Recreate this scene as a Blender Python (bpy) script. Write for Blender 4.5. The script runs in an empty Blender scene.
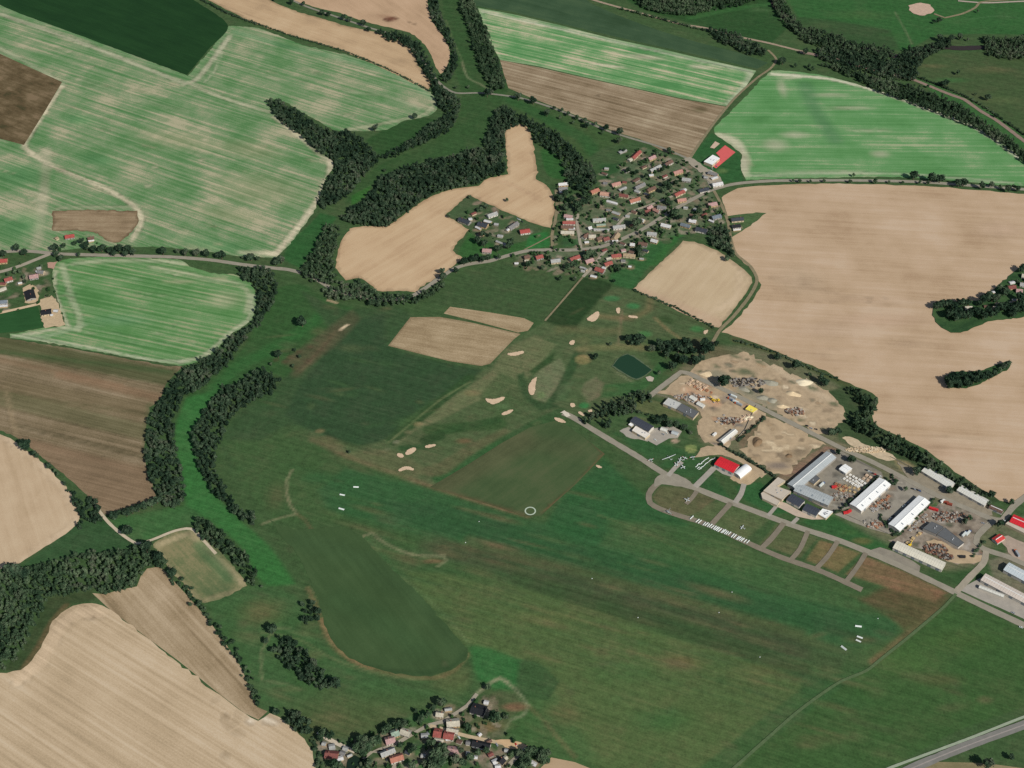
import bpy, math, random
import numpy as np
from mathutils import Vector, geometry
random.seed(7); RNG = np.random.default_rng(7)
SC = bpy.context.scene
COL = SC.collection
# ------------------------------------------------------------------ camera
DEP = math.radians(42.0); FOC = 384 / math.tan(math.radians(15.0)); DIST = 2000.0
CAM = np.array([0.0, -DIST * math.cos(DEP), DIST * math.sin(DEP)])
def P(px, py, z=0.0):
    """the point of the plane at height z that lies at this place of the survey view"""
    x = px - 512.0; y = py - 384.0
    d = np.array([x, FOC * math.cos(DEP) - y * math.sin(DEP), -FOC * math.sin(DEP) - y * math.cos(DEP)])
    t = (z - CAM[2]) / d[2]
    q = CAM + d * t
    return float(q[0]), float(q[1])
def PP(pts, z=0.0): return np.array([P(a, b, z) for a, b in pts])
cd = bpy.data.cameras.new('camera'); cam = bpy.data.objects.new('camera', cd); COL.objects.link(cam)
cam.location = CAM; cam.rotation_euler = (math.pi / 2 - DEP, 0, 0)
cd.sensor_fit = 'VERTICAL'; cd.sensor_height = 24; cd.lens = 12 / math.tan(math.radians(15.0))
cd.clip_start = 5; cd.clip_end = 30000; SC.camera = cam
SC.render.resolution_x = 1024; SC.render.resolution_y = 768
# ------------------------------------------------------------------ light
SUN_AZ = math.radians(140); SUN_EL = math.radians(38)      # from +Y towards +X
w = bpy.data.worlds.new('World'); SC.world = w; w.use_nodes = True
nt = w.node_tree; bg = nt.nodes['Background']
sky = nt.nodes.new('ShaderNodeTexSky'); sky.sky_type = 'NISHITA'; sky.sun_disc = False
sky.sun_elevation = SUN_EL; sky.sun_rotation = SUN_AZ
nt.links.new(sky.outputs[0], bg.inputs[0]); bg.inputs[1].default_value = 0.07
sd = bpy.data.lights.new('sun', 'SUN'); sd.energy = 4.4; sd.angle = math.radians(0.5); sd.color = (1, 0.965, 0.915)
so = bpy.data.objects.new('sun', sd); COL.objects.link(so)
sv = Vector((math.sin(SUN_AZ) * math.cos(SUN_EL), math.cos(SUN_AZ) * math.cos(SUN_EL), math.sin(SUN_EL)))
so.rotation_euler = sv.to_track_quat('Z', 'Y').to_euler()
SC.view_settings.view_transform = 'Standard'; SC.view_settings.look = 'None'
SC.view_settings.exposure = 0.0; SC.view_settings.gamma = 1.0; SC.view_settings.use_curve_mapping = False
SC.cycles.max_bounces = 4; SC.cycles.diffuse_bounces = 2; SC.cycles.use_denoising = False
SC.cycles.pixel_filter_type = 'BLACKMAN_HARRIS'; SC.cycles.filter_width = 1.5
# ------------------------------------------------------------------ colour
KEXP = 1.04
def lin(c):
    c = np.asarray(c, float) / 255.0
    l = np.where(c <= 0.04045, c / 12.92, ((c + 0.055) / 1.055) ** 2.4)
    if l.shape == (3,) and l[1] > max(l[0], l[2]):      # vegetation: a little less pure
        l = np.array([l[0] + .13 * (l[1] - l[0]), l[1], l[2] + .05 * (l[1] - l[2])])
    return np.clip(l / KEXP, 0.0, 0.85)
def L4(c): return tuple(float(v) for v in lin(c)) + (1.0,)
# ------------------------------------------------------------------ materials
MATS = {}
def _new(name):
    m = bpy.data.materials.new(name); m.use_nodes = True
    b = m.node_tree.nodes['Principled BSDF']; b.inputs['Roughness'].default_value = 0.9
    b.inputs['Specular IOR Level'].default_value = 0.12
    return m, m.node_tree, b
def _n(nt, t, **kw):
    n = nt.nodes.new(t)
    for k, v in kw.items(): setattr(n, k, v)
    return n
def _math(nt, op, a, b=None, c=None):
    n = nt.nodes.new('ShaderNodeMath'); n.operation = op
    for i, v in enumerate((a, b, c)):
        if v is None: continue
        if hasattr(v, 'links') or hasattr(v, 'is_output'): nt.links.new(v, n.inputs[i])
        else: n.inputs[i].default_value = v
    return n.outputs[0]
def _noise(nt, vec, scale, detail=3.0, rough=0.55):
    n = nt.nodes.new('ShaderNodeTexNoise'); n.inputs['Scale'].default_value = scale
    n.inputs['Detail'].default_value = detail; n.inputs['Roughness'].default_value = rough
    nt.links.new(vec, n.inputs['Vector']); return n.outputs[0]
def _ramp(nt, fac, stops):
    n = nt.nodes.new('ShaderNodeValToRGB'); e = n.color_ramp.elements
    while len(e) < len(stops): e.new(0.5)
    for i, (p, c) in enumerate(stops): e[i].position = p; e[i].color = c
    nt.links.new(fac, n.inputs[0]); return n.outputs[0]
def _mix(nt, fac, a, b, mode='MIX'):
    n = nt.nodes.new('ShaderNodeMix'); n.data_type = 'RGBA'; n.blend_type = mode
    for sock, v in ((n.inputs[0], fac), (n.inputs[6], a), (n.inputs[7], b)):
        if hasattr(v, 'is_output'): nt.links.new(v, sock)
        else: sock.default_value = v
    return n.outputs[2]
def soil_mat(name, stops, ang=0.0, slen=60.0, swid=4.0, streak=0.6, patch=0.35, psize=70.0, grain=0.25, gsize=2.5, seed=0.0, rows=0.0, rowgap=7.0):
    """worked land: drill streaks along ang, broad patches, fine grain; 'paint' is the crop colour mapped on the land"""
    m, nt, b = _new(name)
    geo = _n(nt, 'ShaderNodeNewGeometry')
    mp = _n(nt, 'ShaderNodeMapping'); mp.vector_type = 'TEXTURE'
    mp.inputs['Location'].default_value = (seed * 31.7, seed * 17.3, 0)
    mp.inputs['Rotation'].default_value = (0, 0, ang)
    nt.links.new(geo.outputs['Position'], mp.inputs['Vector'])
    st = _n(nt, 'ShaderNodeMapping'); st.inputs['Scale'].default_value = (1 / slen, 1 / swid, 1)
    nt.links.new(mp.outputs[0], st.inputs['Vector'])
    s1 = _noise(nt, st.outputs[0], 1.0, 3.0, 0.6)
    st2 = _n(nt, 'ShaderNodeMapping'); st2.inputs['Scale'].default_value = (1 / (slen * 3), 1 / (swid * 3.2), 1)
    nt.links.new(mp.outputs[0], st2.inputs['Vector'])
    s2 = _noise(nt, st2.outputs[0], 1.0, 2.0, 0.5)
    p = _noise(nt, mp.outputs[0], 1 / psize, 4.0, 0.6)
    g = _noise(nt, mp.outputs[0], 1 / gsize, 2.0, 0.6)
    f = _math(nt, 'MULTIPLY_ADD', _math(nt, 'SUBTRACT', s1, 0.5), streak * 1.5, 0.5)
    f = _math(nt, 'MULTIPLY_ADD', _math(nt, 'SUBTRACT', s2, 0.5), streak * 1.6, f)
    f = _math(nt, 'MULTIPLY_ADD', _math(nt, 'SUBTRACT', p, 0.5), patch * 3.0, f)
    f = _math(nt, 'MULTIPLY_ADD', _math(nt, 'SUBTRACT', g, 0.5), grain * 1.5, f)
    if rows:
        wv = _n(nt, 'ShaderNodeTexWave'); wv.wave_type = 'BANDS'; wv.bands_direction = 'Y'
        wv.inputs['Scale'].default_value = 0.314 / rowgap * 1.0; wv.inputs['Distortion'].default_value = 1.2
        wv.inputs['Detail'].default_value = 2.0; wv.inputs['Detail Scale'].default_value = 0.05
        nt.links.new(mp.outputs[0], wv.inputs['Vector'])
        f = _math(nt, 'MULTIPLY_ADD', _math(nt, 'SUBTRACT', wv.outputs['Fac'], 0.5), rows, f)
    k = len(stops)
    base = _ramp(nt, f, [(0.18 + 0.64 * i / max(1, k - 1), L4(c)) for i, c in enumerate(stops)])
    at = _n(nt, 'ShaderNodeAttribute', attribute_name='paint')
    vary = _math(nt, 'MULTIPLY_ADD', _math(nt, 'SUBTRACT', f, 0.5), 0.9, 1.0)
    pc = _mix(nt, 1.0, at.outputs['Color'], vary, 'MULTIPLY')
    c = _mix(nt, at.outputs['Alpha'], base, pc)
    nt.links.new(c, b.inputs['Base Color'])
    return m
def grass_mat(name):
    m, nt, b = _new(name)
    geo = _n(nt, 'ShaderNodeNewGeometry'); pos = geo.outputs['Position']
    at = _n(nt, 'ShaderNodeAttribute', attribute_name='paint')
    n1 = _noise(nt, pos, 1 / 45.0, 6.0, 0.62); n2 = _noise(nt, pos, 1 / 9.0, 4.0, 0.6); n3 = _noise(nt, pos, 1 / 2.2, 2.0, 0.6)
    mp = _n(nt, 'ShaderNodeMapping'); mp.vector_type = 'TEXTURE'; mp.inputs['Rotation'].default_value = (0, 0, math.radians(-21))
    nt.links.new(pos, mp.inputs['Vector'])
    st = _n(nt, 'ShaderNodeMapping'); st.inputs['Scale'].default_value = (1 / 120.0, 1 / 4.2, 1); nt.links.new(mp.outputs[0], st.inputs['Vector'])
    s = _noise(nt, st.outputs[0], 1.0, 4.0, 0.6)
    v = _math(nt, 'MULTIPLY_ADD', _math(nt, 'SUBTRACT', n2, 0.5), 1.0, 1.0)
    v = _math(nt, 'MULTIPLY_ADD', _math(nt, 'SUBTRACT', n3, 0.5), 0.85, v)
    v = _math(nt, 'MULTIPLY_ADD', _math(nt, 'SUBTRACT', s, 0.5), 0.7, v)
    v = _math(nt, 'MAXIMUM', v, 0.4)
    dry = _math(nt, 'MULTIPLY', _math(nt, 'SUBTRACT', n1, 0.5), 2.6)
    dry = _math(nt, 'MULTIPLY_ADD', _math(nt, 'SUBTRACT', s, 0.5), 1.3, dry)
    dryc = _mix(nt, 1.0, at.outputs['Color'], (1.5, 1.04, 1.25, 1), 'MULTIPLY')
    lush = _mix(nt, 1.0, at.outputs['Color'], (0.82, 0.98, 0.86, 1), 'MULTIPLY')
    c = _mix(nt, _math(nt, 'MINIMUM', _math(nt, 'MAXIMUM', dry, 0.0), 0.9), at.outputs['Color'], dryc)
    c = _mix(nt, _math(nt, 'MINIMUM', _math(nt, 'MAXIMUM', _math(nt, 'MULTIPLY', dry, -1.0), 0.0), 0.9), c, lush)
    c = _mix(nt, 1.0, c, v, 'MULTIPLY'); c = _mix(nt, 1.0, c, (1.1, 1.0, 0.98, 1), 'MULTIPLY')
    nt.links.new(c, b.inputs['Base Color']); return m
def plain_mat(name, c, var=0.25, size=3.0, rough=0.8, spec=0.2, metal=0.0, streak=None, c2=None):
    if name in MATS: return MATS[name]
    m, nt, b = _new(name)
    tc = _n(nt, 'ShaderNodeTexCoord'); geo = _n(nt, 'ShaderNodeNewGeometry')
    a = _noise(nt, geo.outputs['Position'], 1 / size, 4.0, 0.62)
    oi = _n(nt, 'ShaderNodeObjectInfo')
    v = _math(nt, 'MULTIPLY_ADD', _math(nt, 'SUBTRACT', a, 0.5), var * 2.2, 1.0)
    if streak:
        mp = _n(nt, 'ShaderNodeMapping'); mp.inputs['Scale'].default_value = streak
        nt.links.new(tc.outputs['Object'], mp.inputs['Vector'])
        s = _noise(nt, mp.outputs[0], 1.0, 2.0, 0.5)
        v = _math(nt, 'MULTIPLY_ADD', _math(nt, 'SUBTRACT', s, 0.5), var * 2.2, v)
    base = L4(c)
    if c2 is not None: base = _mix(nt, _noise(nt, geo.outputs['Position'], 1 / (size * 2.3), 3.0, 0.6), L4(c), L4(c2))
    col = _mix(nt, 1.0, base, v, 'MULTIPLY')
    nt.links.new(col, b.inputs['Base Color'])
    b.inputs['Roughness'].default_value = rough; b.inputs['Specular IOR Level'].default_value = spec; b.inputs['Metallic'].default_value = metal
    MATS[name] = m; return m
def yard_mat(name, c, var=.3, size=9, c2=None):
    m = plain_mat(name, c, var, size, c2=c2); nt = m.node_tree; b = nt.nodes['Principled BSDF']; src = b.inputs['Base Color'].links[0].from_socket
    at = _n(nt, 'ShaderNodeAttribute', attribute_name='paint'); geo = _n(nt, 'ShaderNodeNewGeometry')
    v = _math(nt, 'MULTIPLY_ADD', _math(nt, 'SUBTRACT', _noise(nt, geo.outputs['Position'], .45, 3), .5), .9, 1.0)
    nt.links.new(_mix(nt, at.outputs['Alpha'], src, _mix(nt, 1.0, at.outputs['Color'], v, 'MULTIPLY')), b.inputs['Base Color']); return m
def leaf_mat(name, c1, c2, c3):
    m, nt, b = _new(name)
    geo = _n(nt, 'ShaderNodeNewGeometry'); pos = geo.outputs['Position']
    a = _noise(nt, pos, 1 / 9.0, 2.0, 0.6); g = _noise(nt, pos, 1 / 1.6, 2.0, 0.6); l = _noise(nt, pos, 1 / 60.0, 3.0, 0.5)
    oi = _n(nt, 'ShaderNodeObjectInfo')
    f = _math(nt, 'MULTIPLY_ADD', _math(nt, 'SUBTRACT', a, 0.5), 1.5, 0.5)
    f = _math(nt, 'MULTIPLY_ADD', _math(nt, 'SUBTRACT', g, 0.5), 1.1, f)
    f = _math(nt, 'MULTIPLY_ADD', _math(nt, 'SUBTRACT', l, 0.5), 1.2, f)
    c = _ramp(nt, f, [(0.15, L4(c1)), (0.5, L4(c2)), (0.85, L4(c3))])
    kind = _noise(nt, pos, 1 / 14.0, 1.0, 0.4)            # greyer willows and poplars among the darker trees
    k = _ramp(nt, kind, [(0.56, (0, 0, 0, 1)), (0.66, (1, 1, 1, 1))]); k2 = _math(nt, 'MULTIPLY', k, _ramp(nt, l, [(0.45, (0, 0, 0, 1)), (0.6, (.75, .75, .75, 1))]))
    c = _mix(nt, k2, c, L4((88, 94, 76)))
    nt.links.new(c, b.inputs['Base Color']); b.inputs['Specular IOR Level'].default_value = 0.05
    return m
# ------------------------------------------------------------------ objects
def tag(o, label=None, cat=None, group=None, kind=None):
    for k, v in (('label', label), ('category', cat), ('group', group), ('kind', kind)):
        if v: o[k] = v
    return o
def empty(name, loc, rz=0.0):
    o = bpy.data.objects.new(name, None); COL.objects.link(o); o.location = loc; o.rotation_euler = (0, 0, rz)
    o.empty_display_size = 1; return o
def mesh_obj(name, verts, faces, mat, parent=None, mats=None, fmat=None, smooth=False):
    me = bpy.data.meshes.new(name); me.from_pydata([tuple(map(float, v)) for v in verts], [], [tuple(f) for f in faces])
    for mm in (mats or [mat]): me.materials.append(mm)
    if fmat is not None:
        for p, i in zip(me.polygons, fmat): p.material_index = i
    if smooth:
        for p in me.polygons: p.use_smooth = True
    me.update(); o = bpy.data.objects.new(name, me); COL.objects.link(o)
    if parent is not None: o.parent = parent
    return o
def np_obj(name, V, F, mat, parent=None):
    """V (n,3) float, F (m,k) int: one mesh, built quickly"""
    me = bpy.data.meshes.new(name); n, k = len(F), F.shape[1]
    me.vertices.add(len(V)); me.vertices.foreach_set('co', np.ascontiguousarray(V, np.float32).ravel())
    me.loops.add(n * k); me.loops.foreach_set('vertex_index', np.ascontiguousarray(F, np.int32).ravel())
    me.polygons.add(n); me.polygons.foreach_set('loop_start', np.arange(0, n * k, k, dtype=np.int32))
    me.materials.append(mat); me.update(calc_edges=True)
    o = bpy.data.objects.new(name, me); COL.objects.link(o)
    if parent is not None: o.parent = parent
    return o
def set_paint(me, rgba):
    a = me.attributes.new('paint', 'FLOAT_COLOR', 'POINT'); a.data.foreach_set('color', np.ascontiguousarray(rgba, np.float32).ravel())
class MB:
    """collects boxes, prisms and tubes into one mesh"""
    def __init__(s): s.v = []; s.f = []; s.m = []
    def add(s, V, F, mi=0):
        o = len(s.v); s.v += [tuple(p) for p in V]; s.f += [tuple(i + o for i in f) for f in F]; s.m += [mi] * len(F)
    def box(s, x0, x1, y0, y1, z0, z1, mi=0):
        s.add([(x0, y0, z0), (x1, y0, z0), (x1, y1, z0), (x0, y1, z0), (x0, y0, z1), (x1, y0, z1), (x1, y1, z1), (x0, y1, z1)],
              [(3, 2, 1, 0), (4, 5, 6, 7), (0, 1, 5, 4), (1, 2, 6, 5), (2, 3, 7, 6), (3, 0, 4, 7)], mi)
    def prism_x(s, prof, x0, x1, mi=0):
        """profile (y,z) counter-clockwise seen from +x, swept from x0 to x1"""
        n = len(prof); V = [(x0, y, z) for y, z in prof] + [(x1, y, z) for y, z in prof]
        s.add(V, [tuple(range(n - 1, -1, -1)), tuple(range(n, 2 * n))] + [(i, (i + 1) % n, n + (i + 1) % n, n + i) for i in range(n)], mi)
    def prism_z(s, poly, z0, z1, mi=0):
        n = len(poly); V = [(x, y, z0) for x, y in poly] + [(x, y, z1) for x, y in poly]
        s.add(V, [tuple(range(n - 1, -1, -1)), tuple(range(n, 2 * n))] + [(i, (i + 1) % n, n + (i + 1) % n, n + i) for i in range(n)], mi)
    def lathe(s, prof, n=10, c=(0, 0, 0), axis='z', mi=0):
        V = []
        for r, h in prof:
            for i in range(n):
                a = 2 * math.pi * i / n; p = (r * math.cos(a), r * math.sin(a), h)
                if axis == 'x': p = (p[2], p[0], p[1])
                if axis == 'y': p = (p[0], p[2], p[1])
                V.append((p[0] + c[0], p[1] + c[1], p[2] + c[2]))
        F = [(j * n + i, j * n + (i + 1) % n, (j + 1) * n + (i + 1) % n, (j + 1) * n + i) for j in range(len(prof) - 1) for i in range(n)]
        F += [tuple(range(n - 1, -1, -1)), tuple((len(prof) - 1) * n + i for i in range(n))]
        s.add(V, F, mi)
    def build(s, name, mat, parent=None, mats=None): return mesh_obj(name, s.v, s.f, mat, parent, mats, s.m if mats else None)
def copy_tree(o, parent=None):
    c = o.copy(); COL.objects.link(c)
    if parent is not None: c.parent = parent
    for ch in list(o.children): copy_tree(ch, c)
    return c
# ------------------------------------------------------------------ plane geometry
def inside(P2, poly):
    x, y = P2[:, 0], P2[:, 1]; r = np.zeros(len(P2), bool); n = len(poly)
    for i in range(n):
        x0, y0 = poly[i]; x1, y1 = poly[(i + 1) % n]
        if y0 == y1: continue
        c = ((y0 > y) != (y1 > y)); r ^= c & (x < (x1 - x0) * (y - y0) / (y1 - y0) + x0)
    return r
def dist_line(P2, line, closed=False):
    d = np.full(len(P2), 1e9); n = len(line)
    for i in range(n if closed else n - 1):
        a = line[i]; b = line[(i + 1) % n]; ab = b - a; L = max(ab @ ab, 1e-9)
        t = np.clip(((P2 - a) @ ab) / L, 0, 1); q = P2 - a - t[:, None] * ab
        d = np.minimum(d, np.hypot(q[:, 0], q[:, 1]))
    return d
def smooth_line(pts, closed=False, step=5.0):
    """Catmull-Rom through world points"""
    pts = np.asarray(pts, float); n = len(pts); out = []
    for i in range(n if closed else n - 1):
        if closed: p = [pts[(i + k) % n] for k in (-1, 0, 1, 2)]
        else: p = [pts[max(0, i - 1)], pts[i], pts[i + 1], pts[min(n - 1, i + 2)]]
        L = np.linalg.norm(p[2] - p[1]); k = max(1, int(L / step))
        # a sharp corner stays a corner
        m1 = (p[2] - p[0]) * 0.5; m2 = (p[3] - p[1]) * 0.5
        for m, u in ((m1, p[2] - p[1]), (m2, p[2] - p[1])):
            nm = np.linalg.norm(m)
            if nm > 0: m *= min(1.0, 0.8 * L / nm)
        def sharp(a, b, c):
            u, v = b - a, c - b; nu, nv = np.linalg.norm(u), np.linalg.norm(v)
            return nu > 0 and nv > 0 and (u @ v) / (nu * nv) < 0.45
        if sharp(p[0], p[1], p[2]): m1 = p[2] - p[1]
        if sharp(p[1], p[2], p[3]): m2 = p[2] - p[1]
        for j in range(k):
            t = j / k; out.append((2*t**3-3*t**2+1)*p[1] + (t**3-2*t**2+t)*m1 + (-2*t**3+3*t**2)*p[2] + (t**3-t**2)*m2)
    if not closed: out.append(pts[-1])
    return np.array(out)
PAINT = {}        # target -> list of (kind, world points, param, rgb, alpha, softness)
def stroke(on, pts, wid, c, a=1.0, soft=3.0): PAINT.setdefault(on, []).append(('s', smooth_line(PP(pts), step=12), wid / 2, lin(c), a, soft))
def area(on, pts, c, a=1.0, soft=4.0): PAINT.setdefault(on, []).append(('a', smooth_line(PP(pts), True, step=12), 0, lin(c), a, soft))
def blob(on, px, py, rx, ry, c, a=1.0, soft=0.5, rot=0.0):
    """ellipse with radii in metres"""
    PAINT.setdefault(on, []).append(('b', np.array([P(px, py)]), (rx, ry, rot), lin(c), a, soft))
def apply_paint(on, P2, rgba):
    for kind, pts, prm, c, a, soft in PAINT.get(on, []):
        pad = {'s': (prm if kind == 's' else 0) + soft, 'a': soft, 'b': max(prm[:2]) if kind == 'b' else 0}[kind] + 2
        lo, hi = pts.min(0) - pad, pts.max(0) + pad
        ix = np.nonzero((P2[:, 0] > lo[0]) & (P2[:, 0] < hi[0]) & (P2[:, 1] > lo[1]) & (P2[:, 1] < hi[1]))[0]
        if not len(ix): continue
        q = P2[ix]
        if kind == 's': w_ = np.clip((prm + soft * 0.5 - dist_line(q, pts)) / soft, 0, 1)
        elif kind == 'a':
            d = dist_line(q, pts, True); w_ = np.clip(0.5 + np.where(inside(q, pts), d, -d) / soft, 0, 1)
        else:
            dx, dy = (q - pts[0]).T; cr, sr = math.cos(prm[2]), math.sin(prm[2])
            rr = np.hypot((dx * cr + dy * sr) / prm[0], (-dx * sr + dy * cr) / prm[1]); w_ = np.clip((1 - rr) / max(soft, 0.01), 0, 1)
        w_ = (w_ * w_ * (3 - 2 * w_) * a)[:, None]
        old = rgba[ix]; al = old[:, 3:4]; na = w_ + al * (1 - w_)
        rgb = (c * w_ + old[:, :3] * al * (1 - w_)) / np.maximum(na, 1e-6)
        rgba[ix] = np.concatenate([rgb, na], 1)
    return rgba
LAYER = [0.02]
def nextz(): LAYER[0] += 0.006; return LAYER[0]
def sheet(name, pts, mat, label=None, key=None, step=6.0, world=None, smooth=True, jit=0.8, head=(), cat=None, z=None):
    """one piece of land: outline through px points, filled with a net fine enough to carry its crop colours"""
    W = PP(pts) if world is None else world
    o = smooth_line(W, True, step) if smooth else W
    if jit: o = o + RNG.normal(0, jit, o.shape)
    lo, hi = o.min(0), o.max(0)
    gx, gy = np.meshgrid(np.arange(lo[0], hi[0], step), np.arange(lo[1], hi[1], step))
    g = np.stack([gx.ravel(), gy.ravel()], 1) + RNG.uniform(-0.2, 0.2, (gx.size, 2)) * step
    if len(g):
        g = g[inside(g, o)]
        if len(g): g = g[dist_line(g, o, True) > step * 0.45]
    n = len(o); allp = [Vector(p) for p in o] + [Vector(p) for p in g]
    r = geometry.delaunay_2d_cdt(allp, [], [list(range(n))], 1, 1e-4)
    V2 = np.array([tuple(v) for v in r[0]]); F = [tuple(f) for f in r[2]]
    zz = nextz() if z is None else z
    V = np.concatenate([V2, np.full((len(V2), 1), zz)], 1)
    ob = mesh_obj(name, V, F, mat)
    rgba = np.zeros((len(V2), 4))
    if head:
        d = dist_line(V2, o, True) + RNG.normal(0, 0.8, len(V2))
        for dd, wd, c, a in head:
            w_ = np.clip(1 - np.abs(d - dd) / wd, 0, 1) * a
            rgba[:, :3] = np.where(w_[:, None] > 0, (lin(c) * w_[:, None] + rgba[:, :3] * rgba[:, 3:] * (1 - w_[:, None])) / np.maximum(w_ + rgba[:, 3] * (1 - w_), 1e-6)[:, None], rgba[:, :3])
            rgba[:, 3] = w_ + rgba[:, 3] * (1 - w_)
    if key: rgba = apply_paint(key, V2, rgba)
    set_paint(ob.data, rgba)
    return tag(ob, label, cat, kind='structure')
def ribbon(name, pts, wid, mat, label=None, cat=None, z=None, kind='structure', smooth=True, taper=None):
    c = smooth_line(PP(pts), step=6.0) if smooth else PP(pts)
    t = np.gradient(c, axis=0); t /= np.linalg.norm(t, axis=1)[:, None]; nrm = np.stack([-t[:, 1], t[:, 0]], 1)
    hw = wid / 2 * (1 + RNG.normal(0, 0.04, (len(c), 1)))
    zz = nextz() if z is None else z
    V = np.concatenate([np.c_[c + nrm * hw, np.full(len(c), zz)], np.c_[c - nrm * hw, np.full(len(c), zz)]]); n = len(c)
    return tag(mesh_obj(name, V, [(i, n + i, n + i + 1, i + 1) for i in range(n - 1)], mat), label, cat, kind=kind)
def ang_px(dx, dy, at=(512, 384)):
    a = P(*at); b = P(at[0] + dx, at[1] + dy); return math.atan2(b[1] - a[1], b[0] - a[0])
# ================================================================== painted ground cover (kinds of grass, worn ground, bare soil)
G = 'ground'
# --- large grass regions
area(G, [(440,-20),(478,-20),(500,65),(508,92),(500,105),(486,130),(484,146),(452,154),(425,160),(372,184),(345,205),(356,184),(380,165),(420,147),(452,128),(462,100),(452,60),(445,20)], (42,78,40))
area(G, [(320,213),(337,217),(324,236),(313,252),(300,268),(284,259),(290,243),(308,226)], (32,84,40))
area(G, [(352,196),(372,185),(366,196),(352,206)], (34,92,36))
area(G, [(388,128),(420,118),(450,122),(420,146),(380,158),(366,140)], (36,74,36))
area(G, [(505,92),(560,108),(620,135),(640,160),(610,185),(580,200),(560,205),(540,150),(520,120)], (52,82,44), soft=8)
stroke(G, [(512,100),(545,118),(585,140),(600,165)], 26, (36,82,40), .9, 14)
area(G, [(540,150),(552,146),(564,165),(566,180),(548,176)], (34,84,38))
area(G, [(775,-30),(800,20),(830,35),(870,45),(905,50),(940,35),(1060,35),(1060,-30)], (36,88,42), soft=8)
area(G, [(775,15),(830,20),(890,30),(900,50),(850,42)], (44,76,42), soft=14)
area(G, [(905,60),(960,52),(1060,56),(1060,180),(1000,128),(960,108),(920,88),(900,72)], (56,80,46), soft=8)
area(G, [(910,75),(960,95),(1000,118),(1040,150),(1040,160),(990,128),(950,105)], (42,90,44), soft=8)
area(G, [(600,-20),(775,-20),(790,22),(770,45),(700,26),(640,8)], (34,74,36), soft=8)
stroke(G, [(690,18),(740,8),(790,2)], 14, (40,90,44), .8, 8)
for x, y, rx, ry, c_ in ((860,15,90,30,(54,92,48)),(960,20,70,20,(46,96,48)),(820,25,50,20,(62,88,52)),(900,35,60,14,(40,88,42)),(990,70,60,20,(84,90,58)),(950,80,50,14,(40,98,48)),(1000,100,60,20,(72,92,54)),(935,66,40,12,(88,92,60)),(760,10,40,14,(56,96,54))): blob(G, x, y, rx, ry, c_, .65, .95)
stroke(G, [(895,12),(905,30),(912,44)], 4, (84,104,70), .6, 4); stroke(G, [(965,20),(1000,16),(1060,24)], 4, (60,104,62), .5, 5)
# valley floor
area(G, [(258,318),(275,290),(300,284),(330,300),(360,310),(340,330),(300,372),(285,378),(262,371),(235,384),(208,404),(192,432),(198,466),(214,494),(240,520),(256,540),(262,580),(240,545),(205,520),(186,510),(180,470),(174,430),(186,398),(215,372),(240,352)], (40,80,40), soft=8)
area(G, [(186,398),(216,390),(196,430),(200,468),(214,494),(242,522),(268,545),(296,584),(266,586),(256,576),(240,545),(205,518),(188,508),(180,470),(175,432)], (36,99,46), soft=7)
stroke(G, [(214,390),(240,365),(280,345),(318,318)], 22, (34,90,42), .8, 14)
area(G, [(110,520),(186,506),(205,520),(170,530),(148,540),(135,541)], (46,92,48), soft=6)
area(G, [(40,552),(82,522),(105,520),(120,532),(148,545),(110,552),(70,556),(20,568)], (42,78,44), soft=5)
area(G, [(18,672),(32,662),(44,640),(54,622),(68,606),(96,600),(92,590),(70,594),(48,598),(40,612),(24,648),(0,670)], (48,70,40), soft=5)
stroke(G, [(24,668),(40,645),(52,622),(66,606)], 8, (92,82,56), .7, 5)
# south-west meadows
area(G, [(206,604),(248,586),(262,584),(300,600),(320,640),(350,665),(420,690),(470,680),(470,700),(440,715),(400,730),(340,735),(290,720),(260,704),(230,650)], (50,88,48), soft=8)
blob(G, 262, 612, 42, 30, (86,92,56), .7, .9)
blob(G, 330, 720, 95, 60, (74,84,50), .55, 1.0)
blob(G, 390, 715, 110, 50, (70,86,50), .55, 1.0)
blob(G, 455, 680, 40, 30, (78,92,54), .7, .8)
# big pasture in the middle
area(G, [(300,290),(345,310),(392,305),(415,318),(390,346),(432,360),(482,370),(470,382),(435,400),(405,420),(385,440),(352,446),(318,432),(290,425),(262,440),(232,470),(222,440),(240,410),(275,385),(300,365),(335,335)], (46,76,44), soft=8)
area(G, [(335,330),(385,312),(388,346),(440,362),(480,370),(462,386),(430,402),(404,420),(384,440),(350,444),(312,431),(285,415),(300,385),(320,360)], (40,70,42), .9, 10)
area(G, [(282,362),(318,335),(352,310),(360,318),(336,345),(300,372)], (72,76,52), .8, 12)
stroke(G, [(300,372),(318,352),(335,332)], 4, (92,84,60), .4, 5)
stroke(G, [(340,330),(347,325)], 5, (190,176,146), .9, 2)
stroke(G, [(296,372),(312,358),(330,340)], 4, (56,54,40), .6, 4)
stroke(G, [(296,374),(322,348),(338,330)], 14, (84,80,58), .5, 12)
for x, y in ((285,362),(298,352),(290,357),(310,347),(276,360),(295,368)): blob(G, x, y, 7, 7, (70,66,46), .6, .8)
stroke(G, [(328,300),(337,303)], 4, (150,138,110), .8, 3)
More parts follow.
